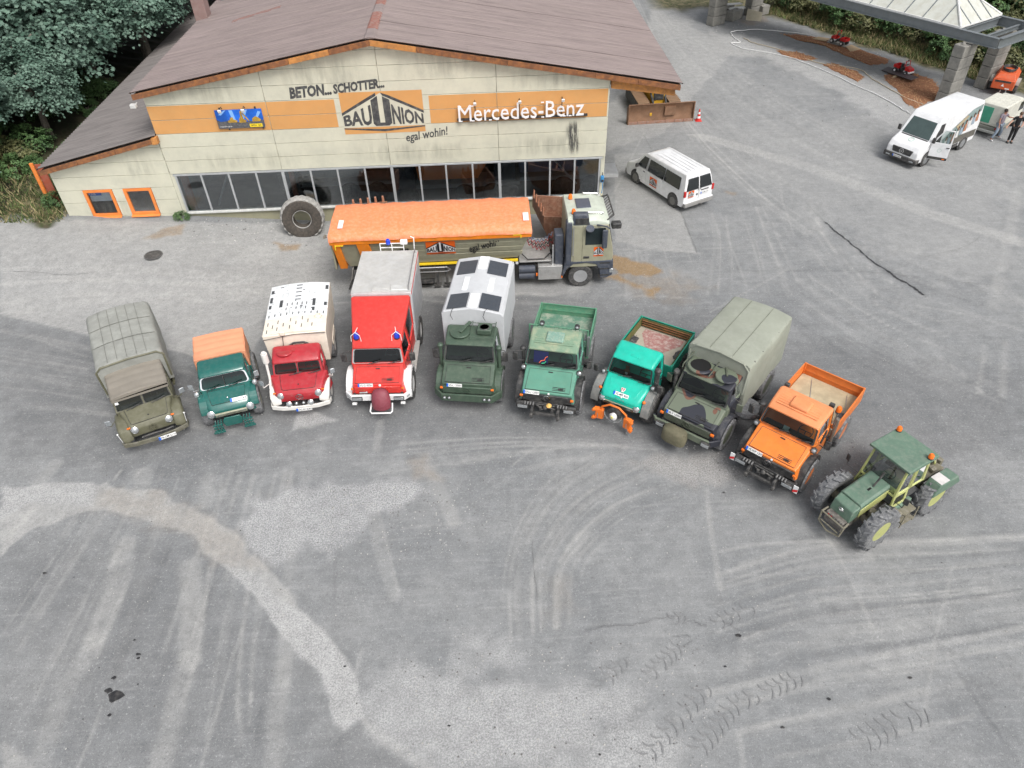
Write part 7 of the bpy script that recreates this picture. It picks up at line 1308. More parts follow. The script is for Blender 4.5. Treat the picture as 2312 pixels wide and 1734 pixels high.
mb = MB(); mb.tube([(4.7, Y0_ + .15, 3.05), (5.0, Y0_ + .3, 3.2), (5.0, Y1_ - .3, 3.2), (4.7, Y1_ - .15, 3.05)], .03)
for k in range(9): yy = Y0_ + .3 + k * (Y1_ - Y0_ - .6) / 8; mb.tube([(4.75, yy, 3.02), (5.0, yy + .1, 3.2)], .016)
mb.build('lamp_bar', blackp, AR)
for y in (26.25, 27.9): MB().tube([(3.95, y, 3.36), (4.55, y, 3.32)], .028).ball((3.95, y, 3.36), .05).ball((4.55, y, 3.32), .05).build('air_horn', chrome, AR)
# lower cab, bumper, steps
cx([(3.0, 1.0), (3.05, 1.28), (5.06, 1.28), (5.08, .9), (5.06, .55), (4.82, .42), (4.55, .42), (4.5, .85), (4.35, 1.10), (3.95, 1.18), (3.4, 1.15), (3.12, .9), (3.0, .6), (2.9, .6)], Y0_ - .03, Y0_ + .34, 'wheel_arch', slate, AR, .03)
MB().box(4.75, 5.08, Y0_ + .33, Y1_ + .02, .42, 1.26).build('front_bumper', slate, AR, bevel=.05)
for z in (.55, .86, 1.14): MB().box(4.50, 4.92, Y0_ - .045, Y0_ + .1, z, z + .05).build('cab_step', blackp, AR)
MB().box(4.93, 5.09, Y0_ - .04, Y0_ + .02, .66, .86).build('headlight', lens, AR, bevel=.02)
def twheel(x, y, R=.52, w=.32, rimm=alu, par=AR, s=-1):
    o = MB().lathe([(R * .56, -w * .45), (R * .8, -w * .5), (R * .95, -w * .48), (R, -w * .36), (R, w * .36), (R * .95, w * .48), (R * .8, w * .5), (R * .56, w * .45), (R * .54, 0), (R * .56, -w * .45)], (x, y, R), (0, 1, 0), 36, close=True).build('wheel', rubber, par)
    q = MB(); q.lathe([(R * .57, s * w * .46), (R * .53, s * w * .47), (R * .47, s * w * .28), (R * .32, s * w * .22), (R * .30, s * w * .40), (.01, s * w * .44)], (x, y, R), (0, 1, 0), 24); q.build('rim', rimm, o)
    q = MB()
    for k in range(10): a = math.pi * k / 5; q.cyl((x + R * .40 * math.cos(a), y + s * w * .24, R + R * .40 * math.sin(a)), (x + R * .40 * math.cos(a), y + s * w * .31, R + R * .40 * math.sin(a)), .022, 6)
    q.build('wheel_nuts', darkmet, o)['kind'] = 'stuff'; return o
for y in (26.12, 28.1): twheel(3.72, y)
for y in (26.15, 26.5, 27.75, 28.08): twheel(.35, y, rimm=darkmet)
MB().box(1.0, 4.6, 26.7, 26.82, .75, .98).build('frame_rail', darkmet, AR); MB().box(-.6, 4.6, 27.4, 27.52, .75, .98).build('frame_rail', darkmet, AR)
chq = M('tool_box_alu', (.50, .50, .49), .4, .5, dust=.25, bump=.4, bs=50)
o = MB().box(1.93, 2.95, 26.0, 26.65, .40, 1.06).build('tool_box', chq, AR, bevel=.02)
for k in range(5): MB().box(2.03 + k * .18, 2.08 + k * .18, 25.985, 26.0, .5, .92).build('box_rib', chq, o)
for z in (.82, .52): MB().cyl((1.12, 26.25, z), (1.82, 26.25, z), .17, 16).build('air_tank', slate, AR, bevel=.02)
MB().box(1.15, 2.5, 26.15, 28.0, 1.20, 1.26).build('deck_plate', chq, AR, bevel=.01)
MB().box(2.62, 3.0, 26.15, 26.75, 1.0, 2.45).build('rear_cab_unit', slate, AR, bevel=.05); MB().box(2.62, 3.05, 26.8, 28.1, 1.0, 1.5).build('rear_cab_unit', M('rust_brown', (.16, .07, .04), .8), AR, bevel=.03); MB().box(2.52, 2.58, 26.1, 26.16, .95, 2.0).build('deck_post', alu, AR)
cm_ = M('hose_red', (.25, .02, .03), .5, dust=.1); 
for k, m_ in enumerate((cm_, blackp, cm_, M('coil_blue', (.15, .2, .3), .5))):
    n = 40; MB().tube([(1.5 + 1.15 * i / n, 26.9 + .07 * math.cos(i * 1.1) + k * .22, 1.75 - .35 * math.sin(math.pi * i / n) + .07 * math.sin(i * 1.1)) for i in range(n + 1)], .018, 5).build('coiled_hose', m_, AR)
MB().tube([(1.2, 26.5, 1.5), (1.5, 26.2, 1.32), (2.2, 26.2, 1.32), (2.45, 26.6, 1.32)], .03).build('hose', blackp, AR)
MB().box(2.9, 2.96, Y0_ + .0, Y0_ + .06, .5, .6).build('side_marker', amber, AR); MB().box(1.84, 1.9, 25.98, 26.04, .62, .74).build('side_marker', amber, AR)
# trailer
TRL = thing('tipper_trailer', 'long khaki tipper trailer with an orange frame and orange tarpaulin behind the fire engine', 'trailer', (0, 0, 0))
X0_, X1_ = -6.45, 1.62
mb = MB(); n = 9
rg = random.Random(1); rings = []
cols = 40
for i in range(cols + 1):
    x = X0_ - .05 + (X1_ - X0_ + .1) * i / cols; w_ = .045 * (1 - abs(((i % 4) - 2) / 2)) ; e = .05 * (i in (0, cols))
    rings.append([(x + rg.uniform(-.01, .01), y + rg.uniform(-.01, .01) + (rg.uniform(-.03, .01) if k in (0, 1) else 0), z + rg.uniform(-.008, .008) - w_ * (1 if 1 < k < 7 else 0) - e) for k, (y, z) in enumerate([(25.86, 2.74), (25.88, 2.86), (25.98, 2.99), (26.4, 3.05), (27.2, 3.09), (28.0, 3.07), (28.45, 3.03), (28.56, 2.9), (28.58, 2.74)])])
MB().loft(rings, close=False, caps=(0, 0)).sheet(rings[0]).sheet(rings[-1]).build('tarpaulin', tarp2, TRL, smooth=60)
mb = MB(); mb.hexa([(-5.95, 26.35, 1.25), (1.1, 26.35, 1.35), (1.1, 28.2, 1.35), (-5.95, 28.2, 1.25), (X0_, 25.98, 2.66), (X1_, 25.98, 2.66), (X1_, 28.5, 2.66), (X0_, 28.5, 2.66)]); bd = mb.build('tipper_body', kh, TRL, bevel=.03)
for k in range(4):
    z0 = 1.52 + k * .28; y0 = 26.35 - (z0 - 1.3) * .27; MB().hexa([(-5.2, y0 - .01, z0), (1.25, y0 - .01, z0), (1.25, y0 + .03, z0), (-5.2, y0 + .03, z0), (-5.2, y0 - .075, z0 + .22), (1.3, y0 - .075, z0 + .22), (1.3, y0 + .03, z0 + .22), (-5.2, y0 + .03, z0 + .22)]).build('side_panel', kh, bd, bevel=.015, seg=1)
MB().hexa([(X0_ - .05, 25.90, 2.55), (X1_ + .03, 25.90, 2.55), (X1_ + .03, 26.1, 2.5), (X0_ - .05, 26.1, 2.5), (X0_ - .05, 25.88, 2.78), (X1_ + .03, 25.88, 2.78), (X1_ + .03, 26.1, 2.78), (X0_ - .05, 26.1, 2.78)]).build('top_rail', orf, TRL, bevel=.02)
for xa, xb, xc in ((-5.45, -4.95, .18), (-6.42, -6.12, .1)): MB().hexa([(xa + xc, 26.20, 1.25), (xb + xc, 26.20, 1.25), (xb + xc, 26.5, 1.25), (xa + xc, 26.5, 1.25), (xa, 25.90, 2.6), (xb, 25.90, 2.6), (xb, 26.1, 2.6), (xa, 26.1, 2.6)]).build('orange_post', orf, TRL, bevel=.02)
MB().box(X0_ - .06, X0_ + .02, 26.1, 28.4, 1.3, 2.7).build('tailgate', kh, TRL, bevel=.02)
yl = M('reflex_yellow', (.85, .6, .03), .4, dust=0)
for xa, xb, z in ((.9, 1.25, 2.68), (-6.3, -5.95, 2.52)): MB().box(xa, xb, 25.86, 25.895, z, z + .035).build('reflector_tape', yl, TRL)
for xa, z in ((1.2, 2.55), (-6.3, 2.35)): MB().box(xa, xa + .04, 25.86, 25.895, z, z + .16).build('reflector_tape', yl, TRL)
nv = Vector((0, -.96, -.26)); zv = Vector((0, -.26, .97))
logo((-2.66, 26.19, 1.78), (1, 0, 0), (0, -.27, .96), 1.19, .72, TRL, (_M['sign_orange'], _M['sign_field'], ink), .006)
for key, x, z, w_, h_, a in (('egal', -.85, 1.72, 1.30, .50, .22), ('SCHOTTER', -4.2, 1.85, .95, .24, .10)):
    mb = MB(); letter(mb, key, (x, 26.16, z), (math.cos(a), 0, math.sin(a)), (-math.sin(a), -.27, .96), w_, h_); mb.build('side_lettering', ink, TRL, smooth=0)
MB().box(-5.9, 1.4, 26.55, 26.7, .95, 1.22).build('trailer_frame', darkmet, TRL); MB().box(-5.9, 1.4, 27.8, 27.95, .95, 1.22).build('trailer_frame', darkmet, TRL); MB().box(-5.0, 1.1, 26.28, 26.42, 1.20, 1.26).build('yellow_stripe', yl, TRL)
for x in (-5.0, -3.9): 
    for y in (26.35, 28.1): twheel(x, y, .52, .34, darkmet, TRL)
mb = MB(); mb.tube([(-3.1, 26.2, 1.12), (-1.9, 26.2, 1.12), (-1.75, 26.2, 1.0), (-1.9, 26.2, .92), (-3.1, 26.2, .92)], .025); mb.build('ladder_rail', steel, TRL)
for x in (-2.35, -1.95): MB().box(x - .05, x + .05, 26.3, 26.45, .2, 1.1).box(x - .14, x + .14, 26.25, 26.5, .12, .17).build('landing_leg', darkmet, TRL)
MB().box(-3.1, -2.5, 26.2, 26.6, .28, .34).box(-3.1, -2.5, 26.2, 26.24, .28, .52).build('spare_carrier', darkmet, TRL)
mb = MB(); mb.tube([(-5.6, 26.2, 1.25), (-5.75, 26.1, .8), (-6.0, 26.1, .5), (-6.1, 26.1, .3)], .04); mb.tube([(-5.5, 26.15, .9), (-5.9, 26.1, .75), (-6.05, 26.1, .45)], .035); mb.build('mudguard_bar', darkmet, TRL); MB().box(-5.66, -5.58, 26.06, 26.12, .78, .86).build('rear_lamp', redlens, TRL); MB().hexa([(-6.05, 26.15, .35), (-6.0, 26.15, .35), (-6.0, 26.6, .35), (-6.05, 26.6, .35), (-5.85, 26.15, 1.2), (-5.8, 26.15, 1.2), (-5.8, 26.6, 1.2), (-5.85, 26.6, 1.2)]).build('mud_flap', M('flap_grey', (.25, .24, .22), .8), TRL)
mb = MB()
for i in range(5): mb.box(.2 + i * .2, .32 + i * .2, 26.28, 26.32, 1.06, 1.16)
mb.build('marker_lamps', white, TRL)['kind'] = 'stuff'
for x, y, z in ((-6.2, 25.93, 2.9), (1.45, 25.93, 2.9)): pass
for xa, xb in ((-6.15, -5.95), (1.35, 1.58)): MB().hexa([(xa, 26.35, 3.06), (xb, 26.35, 3.06), (xb, 26.95, 3.09), (xa, 26.95, 3.09), (xa, 26.35, 3.07), (xb, 26.35, 3.07), (xb, 26.95, 3.10), (xa, 26.95, 3.10)]).build('info_sheet', white, TRL)
# ---------------------------------------------------------------- excavator buckets between trailer and hall
rustb = M('rusty_steel', (.20, .085, .05), .8, .1, dust=.5, dcol=(.33, .22, .15), ns=3, var=.35, bump=.4, bs=14)
def bucket(label, loc, rz_, sc, rx=0):
    t = thing('excavator_bucket', label, 'bucket', loc, rz_, 'rusty excavator buckets against the hall'); t.scale = (sc,) * 3; t.rotation_euler[0] = R_(rx)
    prof = [(-.55, 1.0), (-.62, .6), (-.5, .2), (-.15, 0), (.3, .05), (.6, .35), (.75, .75)]
    th = .05; mb = MB(); inn = [(x * .93, z * .93 + .05) for x, z in prof]
    mb.loft([[(y, x, z) for x, z in prof] + [(y, x, z) for x, z in inn[::-1]] for y in (-.75, .75)]); mb.build('shell', rustb, t, bevel=.01)
    for s in (-1, 1): MB().prism(prof, lambda u, v, t_: (t_, u, v), s * .75 - .03, s * .75 + .03).build('side_plate', rustb, t, bevel=.01)
    for k in range(5): x = -.62 + k * .31; MB().hexa([(x - .06, .70, .68), (x + .06, .70, .68), (x + .06, .76, .72), (x - .06, .76, .72), (x - .04, .80, .98), (x + .04, .80, .98), (x + .04, .84, 1.0), (x - .04, .84, 1.0)]).build('tooth', M('tooth_rust', (.42, .17, .09), .7, dust=.2), t, bevel=.01)
    for s in (-1, 1): MB().prism([(-.65, .75), (-.95, .85), (-.98, 1.1), (-.7, 1.2), (-.5, 1.0)], lambda u, v, t_: (t_, u, v), s * .22 - .03, s * .22 + .03).build('ear', rustb, t, bevel=.01)
    return t
bucket('large rusty excavator bucket standing behind the cab of the khaki truck', (2.75, 29.9, .55), 100, 1.35, 22)
bucket('rusty toothed bucket tip showing above the rear of the orange tarpaulin', (-5.5, 30.6, .6), 10, 1.1, 20)
bucket('small rusty bucket tip showing above the middle of the orange tarpaulin', (-.55, 30.5, .5), 160, .9, 15)
bucket('rusty bucket lying on its side beside the hall plinth behind the truck', (3.6, 30.6, .15), 20, 1.1, 80)
# ---------------------------------------------------------------- giant tyre
gt = thing('giant_tyre', 'huge worn earthmover tyre leaning upright against the hall window sill', 'tyre', (-8.80, 31.15, 0), 6); gt.rotation_euler[0] = R_(-8)
big = M('old_tyre', (.38, .37, .35), .9, dust=.35, dcol=(.2, .2, .19), ns=2.5, bump=.4); bigs = M('old_tyre_side', (.05, .045, .04), .85, dust=.3, dcol=(.16, .13, .10), ns=4)
R0 = .98; mb = MB(); mb.m = 0
mb.lathe([(R0 * .93, -.30), (R0, -.22), (R0 * 1.0, .22), (R0 * .93, .30), (R0 * .80, .34)], (0, 0, R0), (0, 1, 0), 44, close=True)
for i in range(22):
    a = 2 * math.pi * i / 22
    for s in (-1, 1):
        aa = a + (s > 0) * math.pi / 22; p = []
        for r in (R0 - .03, R0 + .05):
            for yy, da in ((s * .02, -.09), (s * .02, .09), (s * .31, .07), (s * .31, -.07)): p.append(((r - (.06 if abs(yy) > .2 else 0)) * math.sin(aa + da), yy, R0 + (r - (.06 if abs(yy) > .2 else 0)) * math.cos(aa + da)))
        mb.hexa(p)
mb.build('tread', big, gt, bevel=.012, seg=1)
MB().lathe([(R0 * .93, -.30), (R0 * .88, -.345), (R0 * .70, -.36), (R0 * .52, -.34), (R0 * .44, -.28), (R0 * .42, -.22), (R0 * .60, -.1), (R0 * .62, .1), (R0 * .42, .22), (R0 * .46, .30), (R0 * .80, .34), (R0 * .93, .30)], (0, 0, R0), (0, 1, 0), 44, close=True).build('sidewall', bigs, gt)
MB().lathe([(R0 * .445, -.29), (R0 * .43, -.30), (R0 * .41, -.25), (R0 * .42, -.22), (R0 * .445, -.29)], (0, 0, R0), (0, 1, 0), 40, close=True).build('bead', M('bead_grey', (.40, .39, .37), .6), gt)
o = MB().hexa([(0, 0, 0), (.12, 0, 0), (.14, .3, 0), (.02, .3, 0), (.01, 0, .12), (.11, 0, .12), (.12, .26, .10), (.03, .28, .1)]).build('wooden_chock', M('chock_wood', (.22, .19, .15), .9), None, bevel=.01); o.location = (-7.95, 30.75, .05); tag(o, 'small grey wooden chock on the ground at the right of the huge tyre', 'chock')
# ---------------------------------------------------------------- manhole
mh = thing('manhole_cover', 'round dark manhole cover in the pale asphalt left of the row', 'manhole', (-15.2, 29.05, float(gz(-15.2, 29.05)) + .045))
MB().lathe([(.36, 0), (.36, .012), (.30, .014), (.30, .008), (.01, .008)], (0, 0, 0), (0, 0, 1), 28).build('lid', M('cast_iron', (.045, .043, .042), .7, dust=.2, bump=.5, bs=30), mh)
MB().lathe([(.40, -.01), (.40, .010), (.365, .011), (.365, -.01), (.40, -.01)], (0, 0, 0), (0, 0, 1), 28, close=True).build('ring', M('iron_ring', (.10, .10, .10), .7), mh)
# ---------------------------------------------------------------- vans
def arch_profile(pts, wheels, zb, R):
    """side outline with round wheel openings; pts from rear bottom over the roof to front bottom; y forward-back axis"""
    out = []
    for yc in sorted(wheels):   # bottom edge from front (small y) to rear
        n = 8
        out += [(yc - R * math.cos(math.pi * i / n), zb + max(0, R * math.sin(math.pi * i / n))) for i in range(n + 1)]
    return out
def van(t, mat, L, hw, outline, wheels, WR, hwt=None, zwaist=1.0, plast=None):
    """shell lofted across the width: the side outline is narrowed towards the roof"""
    zt = max(p[1] for p in outline); hwt = hwt or hw * .84
    def X(z): return hw if z < zwaist else hw - (hw - hwt) * ((z - zwaist) / (zt - zwaist)) ** 1.25
    lower = arch_profile(None, wheels, WR * .95, WR * 1.18)
    ring = outline + [(p[0], max(p[1], .28)) for p in lower[::-1]] if 0 else outline
    pts = outline
    V = []; n = len(pts); rings = []
    for k in (-1.0, -.93, -.8, 0, .8, .93, 1.0):
        q = []
        for y, z in pts:
            zz = z; x = X(z) * k
            if abs(k) < 1: 
                pass
            if abs(k) == 1 and z > zt - .02: zz = z - .09
            elif abs(k) == .93 and z > zt - .02: zz = z - .03
            elif abs(k) == 0 and z > zt - .02: zz = z + .03
            yy = y
            if abs(k) == 1 and y < .3: yy = y + .14
            if abs(k) == 1 and y > L - .2: yy = y - .05
            q.append((x, yy, zz))
        rings.append(q)
    return MB().loft(rings).build('body', mat, t, bevel=.035, seg=3, smooth=50), X
steelw = M('steel_wheel', (.20, .20, .19), .5, .4, dust=.4)
def carwheel(par, x, y, R, w, rimm):
    s = 1 if x > 0 else -1
    o = MB().lathe([(R * .62, -w * .45), (R * .9, -w * .5), (R, -w * .35), (R, w * .35), (R * .9, w * .5), (R * .62, w * .45), (R * .6, 0), (R * .62, -w * .45)], (x, y, R), (1, 0, 0), 28, close=True).build('wheel', rubber, par)
    MB().lathe([(R * .63, s * w * .44), (R * .58, s * w * .45), (R * .52, s * w * .30), (R * .25, s * w * .36), (R * .2, s * w * .46), (.01, s * w * .47)], (x, y, R), (1, 0, 0), 20).build('rim', rimm, o)
    mb = MB()
    for k in range(10): a = math.pi * k / 5; mb.cyl((x + s * w * .33, y + R * .42 * math.cos(a), R + R * .42 * math.sin(a)), (x + s * w * .36, y + R * .42 * math.cos(a), R + R * .42 * math.sin(a)), .022, 6)
    mb.build('rim_holes', blackp, o)['kind'] = 'stuff'; return o
bwin = M('black_glass', (.012, .016, .018), .06, dust=.0, coat=.6)
vw = M('van_white', (.78, .785, .79), .3, dust=.05, coat=.4)
t = thing('white_minibus', 'white minibus with orange emblem on its side door parked beside the hall', 'van', (8.10, 36.49, 0), -153.2)
T6 = t
out = [(4.72, .45), (4.72, 1.02), (4.62, 1.55), (4.50, 1.84), (1.75, 1.86), (1.45, 1.80), (1.30, 1.70), (.72, 1.08), (.20, .92), (.02, .70), (.0, .35), (.1, .25), (4.6, .25)]
b_, XF = van(t, vw, 4.72, .92, out, (.92, 3.95), .34, .70, .98)
def sidep(ya, yb, za, zb, s, yA=None, yB=None, o=.012, X=XF): 
    yA = ya if yA is None else yA; yB = yb if yB is None else yB
    return [(s * (X(za) + o), ya, za), (s * (X(za) + o), yb, za), (s * (X(zb) + o), yB, zb), (s * (X(zb) + o), yA, zb)]
def sidebox(pts, s, mat, nm, par, th=.03, bevel=.012): return MB().hexa([(x - s * th, y, z) for x, y, z in pts[:2]] + [pts[1], pts[0]] + [(x - s * th, y, z) for x, y, z in (pts[3], pts[2])] + [pts[2], pts[3]]).build(nm, mat, par, bevel=bevel, seg=2)
for s in (-1, 1):
    sidebox(sidep(.98, 1.66, 1.08, 1.62, s, 1.36, 1.70), s, bwin, 'front_side_window', t); sidebox(sidep(1.82, 3.05, 1.06, 1.62, s), s, bwin, 'side_window', t); sidebox(sidep(3.10, 4.30, 1.06, 1.62, s, 3.10, 4.22), s, bwin, 'side_window', t)
    for ya, yb in ((.94, 1.72), (1.76, 3.0)): 
        pts = sidep(ya, yb, .36, 1.02, s, o=.006); sidebox(pts, s, vw, 'door_skin', t, .02, .008)
    MB().box(min(s * .92, s * .95), max(s * .92, s * .95), 1.5, 1.66, .90, .93).build('handle', blackp, t, bevel=.01)
    for y in (.92, 3.95):
        carwheel(t, s * .835, y, .33, .22, steelw); mb = MB(); mb.lathe([(.40, -.02), (.40, .02), (.01, .02), (.01, -.02)], (s * .90, y, .36), (1, 0, 0), 24); mb.build('wheel_arch', blackp, t)
    MB().obox((s * 1.02, 1.08, 1.10), .18, .10, .20).build('mirror', blackp, t, bevel=.03)
    MB().hexa([(s * .55, .02, .66), (s * .86, .14, .66), (s * .86, .2, .66), (s * .55, .1, .66), (s * .52, .12, .86), (s * .86, .34, .88), (s * .86, .4, .88), (s * .52, .2, .86)]).build('headlight', lens, t, bevel=.02)
    MB().box(s * .86 - .07, s * .86 + .06, 4.66, 4.75, .82, 1.12).build('rear_light', redlens, t, bevel=.02)
MB().hexa([(-.72, .72, 1.12), (.72, .72, 1.12), (.72, .76, 1.10), (-.72, .76, 1.10), (-.62, 1.29, 1.72), (.62, 1.29, 1.72), (.62, 1.33, 1.70), (-.62, 1.33, 1.70)]).build('windscreen', bwin, t, bevel=.01)
for s in (-1, 1): MB().hexa([(s * .04, 4.66, 1.10), (s * .78, 4.66, 1.10), (s * .78, 4.755, 1.10), (s * .04, 4.755, 1.10), (s * .04, 4.5, 1.66), (s * .66, 4.5, 1.66), (s * .66, 4.635, 1.66), (s * .04, 4.635, 1.66)]).build('rear_window', bwin, t, bevel=.02)
for s in (-1, 1): MB().tube([(s * .06, 4.76, 1.02), (s * .12, 4.70, 1.28)], .012).build('wiper', blackp, t)
MB().box(-.004, .004, 4.725, 4.735, .45, 1.1).build('door_gap', blackp, t); MB().box(-.58, -.12, 4.73, 4.75, .96, 1.0).build('trim', blackp, t)
MB().hexa([(-.90, 4.5, .30), (.90, 4.5, .30), (.90, 4.86, .30), (-.90, 4.86, .30), (-.90, 4.5, .48), (.90, 4.5, .48), (.86, 4.84, .50), (-.86, 4.84, .50)]).build('rear_bumper', M('bumper_grey', (.22, .22, .215), .6, dust=.3), t, bevel=.03); MB().box(-.9, .9, 4.6, 4.80, .50, .53).build('bumper_top', vw, t)
MB().tube([(0, 4.8, .32), (0, 4.98, .34)], .03).ball((0, 4.98, .38), .05).build('tow_hitch', darkmet, t); MB().box(-.9, .9, -.02, .2, .22, .5).build('front_bumper', M('bumper_grey', (.2, .2, .2)), t, bevel=.04)
for k in range(5): MB().box(-.5 + k * .24, -.46 + k * .24, 1.9, 4.3, 1.872, 1.884).build('roof_rib', vw, t, bevel=.006)
pl_ = plate(t, 'VSB', (0, 0, 0), 0, .5, .11); pl_.location = (-.34, 4.75, .84); pl_.rotation_euler = (0, 0, math.pi)
MB().lathe([(.05, 0), (.05, .01), (.01, .012)], (.12, 4.735, .82), (0, 1, 0), 14).build('round_badge', darkmet, t)
logo((.66, 4.745, .74), (-1, 0, 0), (0, 0, 1), .34, .34, t, (_M['sign_orange'], _M['sign_field'], ink), .003)
logo((.94, 2.10, .42), (0, 1, 0), (0, 0, 1), .56, .46, t, (_M['sign_orange'], _M['sign_field'], ink), .004)
mb = MB(); 
for k in range(4): letter(mb, 'bauu', (.94, 1.05, .62 - k * .05), (0, 1, 0), (0, 0, 1), .45 if k else .2, .03)
mb.build('small_lettering', M('pale_print', (.35, .35, .33), .6), t, smooth=0)
# large van with open door
t = thing('white_delivery_van', 'tall white delivery van with its driver door open and people printed on its side', 'van', (22.0, 36.11, 0), -58.1); LV = t
out = [(5.45, .55), (5.50, 1.2), (5.45, 2.35), (5.35, 2.45), (1.95, 2.48), (1.62, 2.42), (1.40, 2.20), (.85, 1.32), (.22, 1.08), (.05, .85), (.0, .40), (.1, .30), (5.3, .32)]
b_, XG = van(t, vw, 5.5, .93, out, (.95, 4.35), .35, .80, 1.1)
sp2 = lambda *a, **k: sidep(*a, X=XG, **k)
MB().hexa([(-.78, .86, 1.36), (.78, .86, 1.36), (.78, .90, 1.34), (-.78, .90, 1.34), (-.68, 1.36, 2.14), (.68, 1.36, 2.14), (.68, 1.40, 2.12), (-.68, 1.40, 2.12)]).build('windscreen', M('green_tint_glass', (.06, .09, .085), .05, dust=0, coat=.6), t, bevel=.015)
MB().box(-.75, .75, .80, .86, 1.30, 1.34).build('windscreen_cowl', blackp, t, bevel=.01)
MB().hexa([(-.52, -.01, .62), (.52, -.01, .62), (.52, .1, .62), (-.52, .1, .62), (-.60, .03, .90), (.60, .03, .90), (.60, .14, .90), (-.60, .14, .90)]).build('grille', blackp, t, bevel=.03)
o = MB().lathe([(.13, -.01), (.13, .01), (.105, .01), (.105, -.01), (.13, -.01)], (0, -.02, .77), (0, -1, .1), 20, close=True).build('badge', chrome, t); o.scale = (1, 1, 1); mb = MB(); letter(mb, 'H', (-.06, -.035, .72), (1, 0, 0), (0, 0, 1), .12, .10); mb.build('badge_letter', chrome, o, smooth=0)
MB().box(-.95, .95, -.04, .3, .28, .55).build('front_bumper', slate if 0 else M('bumper_black', (.03, .03, .032), .6, dust=.2), t, bevel=.05); plate(t, 'WOC', (-.15, -.05, .46), 0, .5, .11)
for s in (-1, 1):
    MB().hexa([(s * .60, .02, .78), (s * .90, .18, .80), (s * .90, .26, .80), (s * .60, .1, .78), (s * .56, .12, .96), (s * .90, .42, 1.04), (s * .90, .48, 1.04), (s * .56, .2, .96)]).build('headlight', lens, t, bevel=.02); MB().box(s * .68 - .12, s * .68 + .12, -.055, 0, .36, .44).build('fog_lamp', lens, t, bevel=.015)
    for y in (.95, 4.35): carwheel(t, s * .845, y, .36, .24, M('alloy_wheel', (.35, .36, .37), .35, .6)); MB().lathe([(.43, -.02), (.43, .02), (.01, .02), (.01, -.02)], (s * .915, y, .38), (1, 0, 0), 24).build('wheel_arch', blackp, t)
    sidebox([(s * .94, 1.4, .34), (s * .94, 3.85, .34), (s * .94, 3.85, .55), (s * .94, 1.4, .55)], s, _M['bumper_black'], 'side_trim', t)
MB().obox((-1.05, 1.0, 1.50), .16, .12, .28).build('mirror', blackp, t, bevel=.03)
sidebox(sp2(1.0, 1.75, 1.36, 1.98, -1, yA=1.42, yB=1.78), -1, bwin, 'side_window', t)
sidebox(sp2(.98, 1.85, .55, 2.05, 1, yA=1.50, yB=1.88, o=.004), 1, M('door_opening', (.02, .02, .022), .8), 'door_opening', t)
# open door, hinged at its front edge
do = MB(); ang = R_(62); hx, hy = .93, .98
def dp(a, z, th=0): return (hx + (a) * math.sin(ang) + th * math.cos(ang), hy + a * math.cos(ang) - th * math.sin(ang), z)
q = MB(); q.hexa([dp(0, .42), dp(.92, .42), dp(.92, .42, .05), dp(0, .42, .05), dp(0, 1.32), dp(.92, 1.32), dp(.92, 1.32, .05), dp(0, 1.32, .05)]); dr = q.build('front_door', vw, t, bevel=.015)
q = MB(); p_ = q.frame(dp(0, 1.32, .05), dp(.92, 1.32, .05), dp(.88, 2.05, .05), dp(.42, 2.05, .05), (.07, .06, .03, .06), .04, .06); q.build('window_frame', vw, dr, bevel=.008); MB().sheet(p_).build('pane', glass, dr, smooth=0)
MB().hexa([dp(0, .46, .055), dp(.92, .46, .055), dp(.92, .46, .07), dp(0, .46, .07), dp(0, .60, .055), dp(.92, .60, .055), dp(.92, .60, .07), dp(0, .60, .07)]).build('trim', blackp, dr); MB().hexa([dp(.70, .5, .07), dp(.82, .5, .07), dp(.82, .5, .08), dp(.70, .5, .08), dp(.70, .55, .07), dp(.82, .55, .07), dp(.82, .55, .08), dp(.70, .55, .08)]).build('side_marker', amber, dr)
MB().hexa([dp(.72, 1.12, .055), dp(.88, 1.12, .055), dp(.88, 1.12, .08), dp(.72, 1.12, .08), dp(.72, 1.16, .055), dp(.88, 1.16, .055), dp(.88, 1.16, .08), dp(.72, 1.16, .08)]).build('handle', blackp, dr); c_ = Vector(dp(.05, 1.45, .14)); MB().obox(c_, .16, .12, .28).build('mirror', blackp, dr, bevel=.03)
pg2 = M('pale_green_print', (.42, .58, .50), .5, dust=0)
MB().lathe([(.10, -.002), (.10, .002), (.085, .002), (.085, -.002), (.10, -.002)], dp(.45, .95, .055), (math.cos(ang), -math.sin(ang), 0), 18, close=True).build('round_print', pg2, dr)
o = MB().lathe([(.15, -.003), (.15, .003), (.12, .003), (.12, -.003), (.15, -.003)], (0, .60, 1.245), (0, -.38, 1), 20, close=True).build('round_print', pg2, t); mb = MB(); letter(mb, 'coll', (-.36, .30, 1.155), (1, 0, 0), (0, 1, .36), .72, .07); mb.build('faint_lettering', M('very_pale_print', (.60, .65, .62), .5, dust=0), t, smooth=0)
